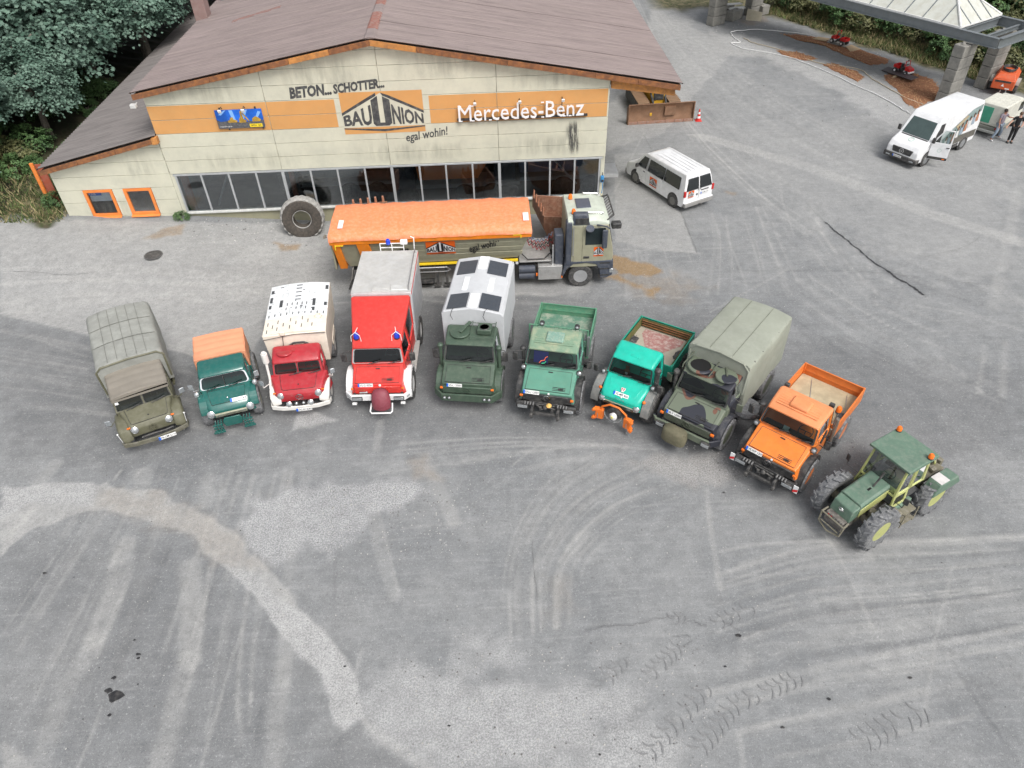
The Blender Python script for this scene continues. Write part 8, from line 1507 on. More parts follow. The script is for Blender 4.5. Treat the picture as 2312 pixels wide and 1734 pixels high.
# printed side panel with rows of people at tables (flat print)
def side(poly, mat, nm, k=1, par=LV):
    return MB().sheet([(XG(z) + .006 + .003 * k, y, z) for y, z in poly]).build(nm, mat, par, smooth=0)
sidebox(sp2(2.0, 5.3, .56, 2.30, 1, o=.004), 1, vw, 'side_panel', t, .02)
side([(2.2, .60), (5.3, .60), (5.3, 2.28), (4.4, 2.2), (3.2, 1.75), (2.0, 1.2), (2.05, .9)], M('print_teal', (.20, .27, .26), .4, dust=.2, dcol=(.45, .5, .48), ns=5, var=.4), 'side_print', 1); side([(2.1, .58), (5.3, .58), (5.3, .95), (3.6, 1.0), (2.4, .9)], M('print_dark', (.08, .075, .06), .4, dust=.3, ns=6, var=.5), 'side_print', 2)
rg = random.Random(21); sk = M('print_skin', (.36, .20, .13), .5, dust=0); hr_ = M('print_hair', (.035, .022, .016), .5, dust=0); clo = [M('print_cloth_a', (.62, .62, .6), .5, dust=0), M('print_cloth_b', (.30, .36, .42), .5, dust=0), M('print_cloth_c', (.42, .20, .12), .5, dust=0)]
side([(3.0, 1.62), (3.9, 2.0), (4.1, 1.9), (3.2, 1.45)], M('print_roof', (.40, .32, .20), .5, dust=.2), 'side_print', 2)
for i in range(9):
    y = 2.35 + i * .33; z = 1.02 + i * .10; e = lambda cy, cz, a, b_2: [(cy + a * math.cos(2 * math.pi * k / 10), cz + b_2 * math.sin(2 * math.pi * k / 10)) for k in range(10)]
    side([(y - .13, z - .38), (y + .13, z - .38), (y + .11, z), (y - .11, z)], clo[i % 3], 'printed_figure', 3); side(e(y, z + .12, .085, .13), hr_, 'printed_figure', 4); side(e(y, z + .09, .05, .08), sk, 'printed_figure', 5)
# small white box pickup behind it
t = thing('white_box_pickup', 'small white box pickup with a green rear panel behind the delivery van', 'truck', (28.35, 39.2, 0), 127)   # front away from the camera
offw = M('off_white_box', lin('#c9c8bd'), .5, dust=.12, dcol=lin('#b0ab98'), ns=3)
t.rotation_euler = (0, 0, R_(-53 + 0)); t.location = (28.25, 39.25, 0)
MB().box(-.72, .72, .05, 2.0, .62, 1.78).build('box_body', offw, t, bevel=.06, seg=3)
for k in range(5): MB().box(-.55 + k * .25, -.50 + k * .25, .15, 1.9, 1.775, 1.79).build('roof_rib', offw, t)
MB().box(-.55, .10, .03, .05, .75, 1.6).build('green_panel', M('panel_green', lin('#3f9479'), .5, dust=.05), t); 
for z in (.72, .80, .88): MB().box(.722, .735, .1, 1.95, z, z + .025).build('side_rib', offw, t)
cx_ = MB().loft([sec(2.05, .66, .60, .45, 1.62, .12), sec(2.6, .68, .60, .42, 1.66, .14), sec(3.2, .66, .52, .42, 1.15, .12), sec(3.35, .60, .5, .45, .8, .1)]).build('cab', offw, t, bevel=.03, seg=2, smooth=60)
for s in (-1, 1): MB().hexa([(s * .68, 2.15, 1.05), (s * .68, 2.75, 1.05), (s * .64, 2.75, 1.05), (s * .64, 2.15, 1.05), (s * .63, 2.2, 1.48), (s * .63, 2.65, 1.48), (s * .6, 2.65, 1.48), (s * .6, 2.2, 1.48)]).build('side_window', bwin, t); carwheel(t, s * .58, .75, .28, .18, steelw); carwheel(t, s * .58, 2.75, .28, .18, steelw)
MB().box(-.7, .7, .0, 3.2, .42, .60).build('chassis', M('grey_green_frame', (.20, .21, .18), .7, dust=.3), t, bevel=.02); MB().box(-.74, .74, -.22, -.12, .32, .46).build('rear_bumper', M('bumper_steel', (.35, .36, .34), .5, .3), t, bevel=.02)
for s in (-1, 1): MB().box(s * .6 - .07, s * .6 + .07, -.02, .04, .5, .62).build('rear_light', redlens, t, bevel=.01)
# orange compressor trailer
t = thing('compressor_trailer', 'orange compressor trailer with hoses on top beside the canopy pillar', 'trailer', (32.35, 44.9, 0), -38)
co = M('compressor_orange', lin('#c9501c'), .5, dust=.18, dcol=(.4, .28, .2), ns=3)
mb = MB(); mb.hexa([(-.62, 0, .42), (.62, 0, .42), (.62, 2.2, .42), (-.62, 2.2, .42), (-.62, .0, 1.0), (.62, .0, 1.0), (.62, 2.2, 1.05), (-.62, 2.2, 1.05)]); mb.hexa([(-.60, .06, 1.0), (.60, .06, 1.0), (.60, 2.1, 1.05), (-.60, 2.1, 1.05), (-.45, .35, 1.28), (.45, .35, 1.28), (.45, 1.9, 1.3), (-.45, 1.9, 1.3)]); mb.build('housing', co, t, bevel=.04)
MB().box(-.48, .40, -.01, .02, .84, .95).build('vent_slot', blackp, t); MB().prism([(-.09, .62), (.09, .62), (0, .78)], lambda u, v, t_: (u, t_, v), -.02, -.008).build('triangle_sign', white, t); MB().box(.18, .42, -.02, -.008, .48, .54).build('label', white, t)
for s in (-1, 1): carwheel(t, s * .72, 1.1, .30, .18, steelw); fender(t, M('grey_mudguard', (.35, .34, .31), .7), s, 1.1, .36, .60, .84, 5, 175)
for k in range(4): MB().tube([(.34 * math.cos(2 * math.pi * i / 20) * (1 + .05 * k), 1.1 + .5 * math.sin(2 * math.pi * i / 20), 1.34 + .04 * k) for i in range(21)], .03, 6).build('hose', blackp, t)
MB().tube([(0, 0, .38), (0, -.8, .36), (0, -1.0, .34)], .035).build('drawbar', steel, t); MB().tube([(.3, -.2, .1), (.3, -.2, .5)], .03).build('jockey_leg', steel, t)
# ---------------------------------------------------------------- bulldozer
t = thing('bulldozer', 'yellow bulldozer with a wide rusty blade under the edge of the hall roof', 'bulldozer', (10.55, 42.9, 0), 3)
dy = M('dozer_yellow', lin('#c9991f'), .5, dust=.2, dcol=(.2, .13, .06), ns=3); bl = M('blade_steel', (.22, .12, .07), .55, .35, dust=.4, dcol=(.32, .2, .13), ns=2, var=.3)
mb = MB(); R = []
for x in (-1.98, 1.98): R.append([(x, 0, 0), (x, .10, .35), (x, .12, .7), (x, .0, 1.12), (x, -.06, 1.18), (x, .02, 1.2), (x, .2, .7), (x, .18, .3), (x, .10, 0)])
mb.loft(R).build('blade', bl, t, bevel=.015)
for k in range(7): MB().box(-1.98 + k * .566 + .01, -1.98 + (k + 1) * .566 - .01, -.05, 0, .0, .17).build('cutting_edge', M('edge_rust', (.30, .15, .10), .6, dust=.3), t, bevel=.008)
for s in (-1, 1): MB().prism([(-.05, 0), (.35, 0), (.35, .9), (.0, 1.2), (-.06, 1.18)], lambda u, v, t_: (t_, u, v), s * 1.98 - .03, s * 1.98 + .03).build('end_plate', bl, t, bevel=.01)
MB().box(.2, .85, -.03, .08, .45, 1.0).build('wear_plate', bl, t)
tk = M('track_steel', lin('#8a7058'), .75, dust=.4, dcol=(.24, .16, .10), ns=5)
for s in (-1, 1):
    xo = -1.28 if s < 0 else .62; pth = []
    for i in range(12): pth.append((.6 + i * .3, 1.10, 0))
    o = MB().hexa([(xo, .5, .15), (xo + .62, .5, .15), (xo + .62, 4.1, .15), (xo, 4.1, .15), (xo, .5, .95), (xo + .62, .5, .95), (xo + .62, 4.1, .95), (xo, 4.1, .95)]).build('track_frame', darkmet, t, bevel=.08)
    for i in range(17): MB().box(xo - .04, xo + .66, .52 + i * .22, .52 + i * .22 + .19, 1.0, 1.04).box(xo - .04, xo + .66, .52 + i * .22 + .15, .52 + i * .22 + .19, 1.04, 1.10).build('track_shoe', tk, o)
    for i in range(4): MB().obox((xo + .31, .38 - .06 * abs(i - 1.5), .30 + i * .2), .7, .05, .18, (.2 * (1.5 - i), 0, 0)).build('track_shoe', tk, o)
    MB().hexa([(xo + (.6 if s < 0 else -.1), .1, .4), (xo + (.75 if s < 0 else .05), .1, .4), (xo + (.75 if s < 0 else .05), 2.4, .5), (xo + (.6 if s < 0 else -.1), 2.4, .5), (xo + (.6 if s < 0 else -.1), .1, .6), (xo + (.75 if s < 0 else .05), .1, .6), (xo + (.75 if s < 0 else .05), 2.4, .7), (xo + (.6 if s < 0 else -.1), 2.4, .7)]).build('push_arm', dy, t, bevel=.02)
MB().hexa([(-.42, .9, .8), (.42, .9, .8), (.5, 3.2, .8), (-.5, 3.2, .8), (-.38, 1.0, 1.85), (.38, 1.0, 1.85), (.45, 3.2, 2.1), (-.45, 3.2, 2.1)]).build('engine_hood', dy, t, bevel=.04)
o = MB().box(-.30, .30, .88, .96, 1.05, 1.75).build('radiator_grille', blackp, t)
for k in range(8): MB().box(-.28, .28, .85, .88, 1.1 + k * .08, 1.13 + k * .08).build('grille_bar', darkmet, o)
for s in (-1, 1): MB().cyl((s * .38, .45, .85), (s * .42, 1.2, 1.4), .07, 10).cyl((s * .36, .2, .7), (s * .38, .5, .88), .04, 8).build('lift_cylinder', blackp, t)
MB().box(-.55, .55, 3.2, 4.4, 1.0, 2.9).build('operator_cab', dy, t, bevel=.05)
# cone
t = thing('traffic_cone', 'red and white traffic cone standing at the right end of the bulldozer blade', 'cone', (12.88, 43.0, 0))
cr = M('cone_red', (.62, .03, .02), .5, dust=.05); MB().box(-.19, .19, -.19, .19, 0, .035).build('base', cr, t, bevel=.02)
for z0, z1, m_ in ((.03, .18, cr), (.18, .30, white), (.30, .42, cr), (.42, .54, white), (.54, .70, cr)): r = lambda z: .15 - .17 * z; MB().cyl((0, 0, z0), (0, 0, z1), r(z0), 18, r(z1)).build('cone_band', m_, t)
# small block on the ground
o = MB().hexa([(-.12, -.1, 0), (.12, -.1, 0), (.12, .1, 0), (-.12, .1, 0), (-.1, -.1, .14), (.1, -.08, .14), (.1, .1, .12), (-.1, .1, .14)]).build('brick_block', M('block_brown', (.16, .13, .10), .9), None, bevel=.01); o.location = (6.87, 37.2, 0); o.rotation_euler = (0, 0, .4); tag(o, 'small brown block lying on the asphalt between the hall corner and the minibus', 'block')
# ---------------------------------------------------------------- canopy on stacked concrete blocks
gal = M('galvanised_steel', lin('#7f868a'), .5, .5, dust=.15, ns=3); blk = M('block_concrete', lin('#8f8d86'), .9, dust=.4, dcol=lin('#6d6b69'), ns=1.6, var=.2, bump=.4, bs=12)
poly = M('canopy_panel', lin('#c3c5bd'), .35, dust=.3, dcol=lin('#a8a493'), ns=1.2, var=.08); gwh = M('glazing_bar_white', (.72, .72, .70), .5)
U = Vector((.857, .515, 0)); V_ = Vector((.515, -.857, 0))
cn = thing('canopy', 'galvanised steel canopy with a pale glazed hip roof standing on concrete block pillars', 'canopy', (0, 0, 0))
def beam(a, b_, h=.55, w=.26, nm='beam', mat=gal):
    a = Vector(a); b_ = Vector(b_); d = (b_ - a).normalized(); s = Vector((-d.y, d.x, 0)) ; mb = MB()
    def bar(s0, s1, z0, z1): mb.hexa([a + s * s0 + Vector((0, 0, z0)), b_ + s * s0 + Vector((0, 0, z0)), b_ + s * s1 + Vector((0, 0, z0)), a + s * s1 + Vector((0, 0, z0)), a + s * s0 + Vector((0, 0, z1)), b_ + s * s0 + Vector((0, 0, z1)), b_ + s * s1 + Vector((0, 0, z1)), a + s * s1 + Vector((0, 0, z1))])
    bar(-w / 2, w / 2, 0, .03); bar(-.015, .015, .03, h - .03); bar(-w / 2, w / 2, h - .03, h); return mb.build(nm, mat, cn)
C0 = Vector((29.6, 42.9, 3.56)); LB = 24.
beam(C0, C0 - V_ * LB); beam(C0 + U * 4.3, C0 + U * 4.3 - V_ * LB); beam(C0 + U * .1, C0 + U * 4.2); beam(C0 + U * .1 - V_ * 1.1 + Vector((0, 0, .1)), C0 + U * 4.2 - V_ * 1.1 + Vector((0, 0, .1)), .25, .15); beam(C0 + U * .1 - V_ * 2.4, C0 + U * 4.2 - V_ * 2.4, .5)
E0 = C0 - V_ * 2.4 + Vector((0, 0, .6)); A0 = E0 + U * 2.15 - V_ * 2.3 + Vector((0, 0, 1.65)); n = 17; stp = (LB - 2.6) / n
def pane(ps, nm='glass_panel'): MB().sheet(ps).build(nm, poly, cn, smooth=0)
for i in range(n):
    for s in (0, 1):
        o = E0 + U * 4.3 * s; d0 = i * stp; d1 = d0 + stp - .03; r0 = max(d0, 2.3); r1 = max(d1, 2.3); ax = lambda d: A0 - V_ * (d - 2.3)
        f0 = min(1, d0 / 2.3); f1 = min(1, d1 / 2.3)
        t0 = (o - V_ * d0) + (ax(2.3) - o + V_ * 2.3) * f0 if d0 < 2.3 else ax(d0); t1 = (o - V_ * d1) + (ax(2.3) - o + V_ * 2.3) * f1 if d1 < 2.3 else ax(d1)
        pane([o - V_ * d0, o - V_ * d1, t1, t0]); MB().tube([o - V_ * d0 + Vector((0, 0, .02)), t0 + Vector((0, 0, .02))], .03, 4).build('glazing_bar', gal if i % 1 == 0 else gwh, cn)
    MB().box(-.01, .01, -.01, .01, 0, .01) if 0 else None
for i in range(4):
    a = E0 + U * (4.3 * i / 4); b_ = E0 + U * (4.3 * (i + 1) / 4 - .03); f = lambda x: 1 - abs(x - 2) / 2
    pane([a, b_, b_ + (A0 - (E0 + U * 2.15)) * f(i + 1) + U * 0, a + (A0 - (E0 + U * 2.15)) * f(i)]); MB().tube([a + Vector((0, 0, .02)), a + (A0 - (E0 + U * 2.15)) * f(i) + Vector((0, 0, .02))], .03, 4).build('glazing_bar', gal, cn)
for o in (E0, E0 + U * 4.3): MB().tube([o + Vector((0, 0, .03)), A0 + Vector((0, 0, .03))], .06, 6).build('hip_bar', gwh, cn)
MB().tube([E0, E0 + U * 4.3], .05, 4).build('eave_bar', gwh, cn); MB().tube([E0, E0 - V_ * (LB - 2.6)], .07, 4).build('eave_bar', gwh, cn)
def pillar(c, nb, label):
    t = thing('concrete_pillar', label, 'pillar', c, math.degrees(math.atan2(U.y, U.x)), 'concrete block pillars under the canopy'); t.location.z = float(gz(c[0], c[1])) * .6
    for k in range(nb): MB().box(.008 * (k % 2), 1.36 - .008 * (k % 3), 0, .72, k * .69 + .005, k * .69 + .68).build('concrete_block', blk, t, bevel=.04, seg=2)
    MB().cyl((.35, .36, nb * .69), (.35, .36, nb * .69 + .1), .13, 14, .08).build('stud', blk, t)
pillar((28.35, 43.75, 0), 5, 'five block concrete pillar behind the white delivery van, at the near left corner of the canopy'); pillar((32.0, 46.0, 0), 5, 'five block concrete pillar between the van and the orange compressor, near right corner of the canopy')
pillar((18.36, 61.24, 0), 5, 'concrete block pillar at the far left end of the canopy beside the road'); pillar((22.0, 63.5, 0), 5, 'concrete block pillar at the far left end of the canopy next to the bushes')
def cblock(c, w, label, r=30):
    t = thing('concrete_block', label, 'concrete block', (*c, float(gz(*c)) * .5), r, 'loose concrete blocks'); MB().box(0, w, 0, .72, 0, .68).build('body', blk, t, bevel=.03)
    for k in range(int(w / .6)): MB().cyl((.35 + k * .65, .36, .68), (.35 + k * .65, .36, .78), .13, 12, .08).build('stud', blk, t)
cblock((20.25, 62.3), 1.4, 'long concrete block with two round studs lying between the far pillars', 42); cblock((23.06, 63.7), .8, 'small square concrete block with one stud at the foot of the hedge', 30)
wd = M('weathered_wood', (.42, .30, .17), .8, dust=.2, ns=4); wg = M('grey_board', (.28, .27, .25), .8, dust=.2, ns=4)
t = thing('slab_stack', 'untidy stack of grey slabs behind the long concrete block', 'slab stack', (20.7, 64.0, .1), 25); rg = random.Random(3)
for k in range(7): MB().obox((rg.uniform(-.5, .5), rg.uniform(-.2, .3), .1 + k * .1), 1.5, .45, .06, (rg.uniform(-.1, .1), rg.uniform(-.12, .12), rg.uniform(-.4, .4))).build('slab', wg if k % 2 else gwh, t)
t = thing('leaning_board', 'beige board leaning beside the long concrete block', 'board', (21.9, 62.5, 0), -20); MB().hexa([(-.5, 0, 0), (.7, -.1, 0), (.7, 0, 0), (-.5, .1, 0), (-.5, .35, .75), (.7, .25, .55), (.7, .33, .55), (-.5, .43, .75)]).build('board', M('beige_board', (.45, .41, .31), .8), t)
# ---------------------------------------------------------------- children's pedal course
chm = M('bark_chips', (.20, .085, .040), .95, dust=.5, dcol=(.34, .17, .09), ns=9, var=.45, bump=1, bs=30, world=True); chl = M('bark_chip_pale', (.42, .25, .13), .9, dust=0)
PATCH = [[(23.1, 58.84), (24.66, 58.27), (25.93, 57.01), (27.08, 55.28), (28.6, 52.3), (28.15, 51.55), (26.85, 51.24), (25.81, 53.75), (25.3, 55.6), (23.74, 57.28)], [(21.49, 55.09), (22.83, 54.6), (23.69, 53.02), (23.01, 52.61), (21.87, 53.39)], [(23.67, 51.91), (24.53, 51.81), (25.47, 50.18), (25.51, 49.01), (24.85, 48.37), (24.17, 50.03)], [(26.96, 49.28), (29.1, 49.48), (29.69, 48.12), (29.42, 46.24), (28.46, 44.79), (27.21, 44.17), (26.47, 43.39), (26.24, 44.52), (26.66, 46.54), (26.68, 48.17)]]
rg = random.Random(15)
for P in PATCH:
    cx_ = sum(p[0] for p in P) / len(P); cy_ = sum(p[1] for p in P) / len(P); Q_ = []
    for i in range(len(P)):
        a, b_ = P[i], P[(i + 1) % len(P)]
        for k in range(6): Q_.append((a[0] + (b_[0] - a[0]) * k / 6 + rg.uniform(-.09, .09), a[1] + (b_[1] - a[1]) * k / 6 + rg.uniform(-.12, .12)))
    mb = MB(); rings = [[(cx_ + (x - cx_) * f, cy_ + (y - cy_) * f, .012 + h + rg.uniform(-.012, .012) * (f < 1)) for x, y in Q_] for f, h in ((1, 0), (.93, .03), (.7, .05), (.4, .06), (.05, .06))]; mb.loft(rings, caps=(0, 1)); mb.m = 1
    for k in range(int(150 + 40 * len(P))):
        x, y = rg.choice(Q_); f = 1.06 * math.sqrt(rg.random()); mb.obox((cx_ + (x - cx_) * f, cy_ + (y - cy_) * f, .07 if f < .9 else .03), rg.uniform(.04, .12), rg.uniform(.02, .05), .012, (rg.uniform(-.4, .4), rg.uniform(-.4, .4), rg.uniform(0, 3)))
    mb.build('bark_chips', [chm, chl], None, smooth=0)['kind'] = 'stuff'
def ribbon(nm, label, pts, w, mat):
    sp_ = spline(pts, 5); rg = random.Random(4); mb = MB(); mb.tube([(x + rg.uniform(-.04, .04), y + rg.uniform(-.04, .04), .035 + rg.uniform(0, .03)) for x, y in sp_], w, 4); o = mb.build(nm, mat, None); tag(o, label, 'barrier tape'); return o
ribbon('barrier_tape', 'long white barrier tape curving along the edge of the play course from the van', [(25.75, 42.64), (25.5, 43.62), (25.14, 45.39), (24.38, 47.46), (23.43, 50.27), (22.24, 52.86), (21.08, 54.3), (20.19, 55.01), (19.17, 55.71), (18.74, 56.99), (19.44, 57.08), (19.31, 57.82), (19.27, 58.93), (19.47, 59.67), (20.48, 59.92), (21.68, 59.97), (23.25, 59.31), (24.8, 58.36), (25.75, 57.14)], .032, white)
ribbon('barrier_tape', 'thin beige tape line running through the middle of the play course', [(19.96, 58.1), (20.38, 56.79), (21.54, 55.43), (22.5, 53.64), (23.62, 51.92), (24.81, 51.16), (25.83, 50.29), (25.89, 48.68), (26.28, 46.58), (26.67, 44.85), (27.1, 43.93)], .03, M('beige_tape', (.5, .43, .32), .8))
tyr = M('toy_red', (.60, .02, .02), .3, dust=0)
def pedal(loc, r, label):
    t = thing('pedal_truck', label, 'toy truck', loc, r, 'red pedal trucks'); 
    MB().hexa([(-.24, 0, .28), (.24, 0, .28), (.24, .42, .28), (-.24, .42, .28), (-.22, .03, .46), (.22, .03, .46), (.22, .40, .56), (-.22, .40, .56)]).build('hood', tyr, t, bevel=.03); MB().box(-.27, .27, -.03, .44, .18, .30).build('front_fender', white, t, bevel=.03)
    mb = MB(); mb.tube([(-.20, .42, .5), (-.20, .48, .85), (.20, .48, .85), (.20, .42, .5)], .03); mb.build('roll_frame', tyr, t); MB().box(-.04, .04, .45, .51, .86, .93).build('horn', blackp, t)
    MB().box(-.12, .12, .3, .9, .18, .30).build('chassis', blackp, t); MB().box(-.14, .14, .62, .82, .30, .40).box(-.13, .13, .80, .85, .38, .62).build('seat', blackp, t, bevel=.03); MB().lathe([(.12, 0), (.14, .02), (.12, .04), (.01, .02)], (0, .5, .58), (0, .6, 1), 14).build('steering_wheel', blackp, t)
    bd = MB(); 
    for a in ((-.27, .27, .86, .89), (-.27, .27, 1.27, 1.30), (-.27, -.24, .86, 1.3), (.24, .27, .86, 1.3)): bd.box(a[0], a[1], a[2], a[3], .32, .50)
    bd.box(-.27, .27, .86, 1.30, .30, .33); bd.build('load_box', tyr, t, bevel=.008)
    for s in (-1, 1):
        for y in (.2, 1.08): MB().lathe([(.10, -.07), (.155, -.07), (.165, 0), (.155, .07), (.10, .07)], (s * .27, y, .165), (1, 0, 0), 16).build('wheel', blackp, t); MB().cyl((s * .33, y, .165), (s * .355, y, .165), .075, 12).build('hub', white, t)
pedal((26.0, 56.2, .13), 208, 'red and white pedal truck standing on the far wooden ramp by the hedge'); t_ = None
pedal((28.50, 48.75, .05), 23, 'red and white pedal truck standing beside the dark board ramp')
def plank(ps, label, mat, nm='ramp_board', th=.04, cat='ramp', grp='ramps of the pedal course'):
    o = MB().hexa([(x, y, z) for x, y, z in ps] + [(x, y, z + th) for x, y, z in ps]).build(nm, mat, None, bevel=.005, seg=1); tag(o, label, cat, grp)
plank([(25.6, 56.2, .08), (26.5, 54.9, .08), (27.1, 55.3, .08), (26.2, 56.7, .08)], 'grey plank bridge under the far pedal truck', wg); plank([(26.5, 54.85, .12), (26.55, 53.9, .03), (27.5, 54.5, .03), (27.1, 55.25, .12)], 'light brown ramp board at the near end of the grey bridge', wd); plank([(24.9, 57.2, .04), (25.55, 56.3, .12), (26.1, 56.8, .12), (25.5, 57.6, .04)], 'light brown ramp board at the far end of the grey bridge', wd)
plank([(27.17, 50.14, .02), (27.82, 47.35, .30), (28.5, 47.75, .30), (27.9, 50.75, .02)], 'dark brown see-saw board beside the near pedal truck', M('dark_board', (.055, .04, .045), .5, dust=.1)); plank([(27.2, 48.6, .0), (27.35, 48.5, .0), (27.9, 49.0, .0), (27.75, 49.1, .0)], 'small pale timber block under the dark see-saw board', wd, 'ramp_support', .14)
# ---------------------------------------------------------------- people
def person(loc, r, label, J, shirt, trous, skin, hair, shoe, belly=1.):
    t = thing('person', label, 'person', loc, r)
    def sk(nm, segs, rad, mat, par=t, root='pel'):
        names = []; [names.append(a) for s_ in segs for a in s_ if a not in names]; ids = {a: i for i, a in enumerate(names)}
        me = bpy.data.meshes.new(nm); me.from_pydata([J[a] for a in names], [(ids[s_[i]], ids[s_[i + 1]]) for s_ in segs for i in range(len(s_) - 1)], []); me.materials.append(mat); o = bpy.data.objects.new(nm, me); COL.objects.link(o); o.parent = par
        o.modifiers.new('skin', 'SKIN'); lay = me.skin_vertices[0]
        for a in names: q = rad.get(a, .05); lay.data[ids[a]].radius = (q, q) if not isinstance(q, tuple) else q; lay.data[ids[a]].use_root = (a == (root if root in ids else names[0]))
        m_ = o.modifiers.new('sub', 'SUBSURF'); m_.levels = 1; m_.render_levels = 2; return o
    arms = [['nk', 'sL', 'eL', 'wL', 'hL'], ['nk', 'sR', 'eR', 'wR', 'hR']]; legs = [['pel', 'pL', 'kL', 'aL', 'tL'], ['pel', 'pR', 'kR', 'aR', 'tR']]
    rad = dict(pel=(.13, .11), sp=(.125 * belly, .10 * belly), ch=(.15, .10), nk=.055, nt=.05, hd=(.078, .092), ht=(.07, .08), sL=.06, sR=.06, eL=.040, eR=.040, wL=.028, wR=.028, hL=(.035, .018), hR=(.035, .018), pL=.085, pR=.085, kL=.058, kR=.058, aL=.040, aR=.040, tL=(.04, .03), tR=(.04, .03))
    b = sk('body', [['pel', 'sp', 'ch', 'nk', 'nt', 'hd', 'ht']] + arms + legs, rad, skin)
    for s_ in 'LR':
        h = Vector(J['h' + s_]); w = Vector(J['w' + s_]); d = (h - w).normalized(); sd = d.cross(Vector((0, -1, 0))).normalized(); mb = MB()
        for k in range(4): b0 = h + sd * (.027 * (1.5 - k)) * .75; mb.tube([b0 - d * .02, b0 + d * (.045 + .01 * (k in (1, 2))), b0 + d * .07 + Vector((0, -.02, -.01))], .009, 5)
        mb.tube([w + d * .02, h - d * .01 + sd * .05, h + d * .03 + sd * .055], .010, 5); mb.build('fingers', skin, b)
    g = {k: (v if isinstance(v, tuple) else (v, v)) for k, v in rad.items()}
    def inf(ks, d): return {k: (g[k][0] + d, g[k][1] + d) for k in ks}
    J['mL'] = tuple(Vector(J['sL']) * .35 + Vector(J['eL']) * .65); J['mR'] = tuple(Vector(J['sR']) * .35 + Vector(J['eR']) * .65)
    rs = inf(('pel', 'sp', 'ch', 'nk', 'sL', 'sR'), .018); rs['mL'] = rs['mR'] = (.065, .065); rs['nk'] = (.07, .07); sk('shirt', [['pel', 'sp', 'ch', 'nk'], ['nk', 'sL', 'mL'], ['nk', 'sR', 'mR']], rs, shirt, root='sp')
    J['cL'] = tuple(Vector(J['kL']) * .1 + Vector(J['aL']) * .9); J['cR'] = tuple(Vector(J['kR']) * .1 + Vector(J['aR']) * .9)
    rs = inf(('pel', 'pL', 'pR', 'kL', 'kR'), .02); rs['cL'] = rs['cR'] = (.065, .065); sk('trousers', [['pel', 'pL', 'kL', 'cL'], ['pel', 'pR', 'kR', 'cR']], rs, trous)
    for s_ in 'LR': a = Vector(J['a' + s_]); c = Vector(J['t' + s_]); d = (c - a); d.z = 0; d.normalize(); m_ = a + d * .06; MB().obox((m_.x, m_.y, .045), .10, .28, .09, (0, 0, math.atan2(-d.x, d.y))).build('shoe', shoe, t, bevel=.035, seg=3)
    hd = Vector(J['hd']); MB().ball(hd + Vector((0, .018, .045)), .105, 12, 8, (.88, 1, .95)).build('hair', hair, t); mb = MB(); mb.ball(hd + Vector((0, -.105, -.01)), .018, 6, 5, (.7, 1, 1.3)); mb.build('nose', skin, b)
    mb = MB(); [mb.ball(hd + Vector((s_ * .032, -.088, .02)), .011, 6, 4) for s_ in (-1, 1)]; mb.build('eyes', blackp, b); MB().box(hd.x - .025, hd.x + .025, hd.y - .10, hd.y - .085, hd.z - .055, hd.z - .047).build('mouth', M('lip', (.3, .1, .09), .6, dust=0), b)
    return t
base = dict(pel=(0, 0, .92), sp=(0, 0, 1.08), ch=(0, 0, 1.30), nk=(0, .0, 1.44), nt=(0, -.01, 1.50), hd=(0, -.02, 1.60), ht=(0, -.01, 1.68), sL=(.19, 0, 1.40), sR=(-.19, 0, 1.40), pL=(.09, 0, .86), pR=(-.09, 0, .86))
sh = M('shoe_white', (.5, .5, .5), .6)
person((28.72, 38.72, 0), 20, 'man in a grey polo shirt and light blue jeans by the white pickup', dict(base, eL=(.40, -.05, 1.22), wL=(.62, -.16, 1.18), hL=(.70, -.2, 1.17), eR=(-.30, -.08, 1.16), wR=(-.36, -.2, .95), hR=(-.38, -.24, .88), kL=(.20, -.08, .47), aL=(.30, .02, .09), tL=(.34, -.12, .05), kR=(-.20, -.10, .48), aR=(-.32, -.02, .09), tR=(-.36, -.16, .05)), M('shirt_mauve', (.20, .17, .20), .9, dust=0), M('light_jeans', (.22, .27, .33), .9, dust=0), M('skin_tan', (.30, .14, .09), .6, dust=0), M('hair_dark', (.03, .02, .015), .7, dust=0), sh, 1.12)
person((29.30, 38.22, 0), -25, 'man in black T-shirt and black trousers standing at the right edge, holding a phone', dict(base, eL=(.26, -.08, 1.14), wL=(.20, -.32, 1.10), hL=(.16, -.39, 1.10), eR=(-.34, -.10, 1.18), wR=(-.44, -.25, 1.02), hR=(-.47, -.30, .96), kL=(.08, -.06, .47), aL=(.10, .06, .09), tL=(.11, -.08, .05), kR=(-.10, -.08, .47), aR=(-.09, .0, .09), tR=(-.1, -.14, .05)), M('shirt_black', (.010, .010, .011), .9, dust=0), M('trousers_black', (.012, .012, .013), .9, dust=0), M('skin_fair', (.50, .29, .21), .6, dust=0), M('hair_brown', (.10, .055, .03), .7, dust=0), blackp)
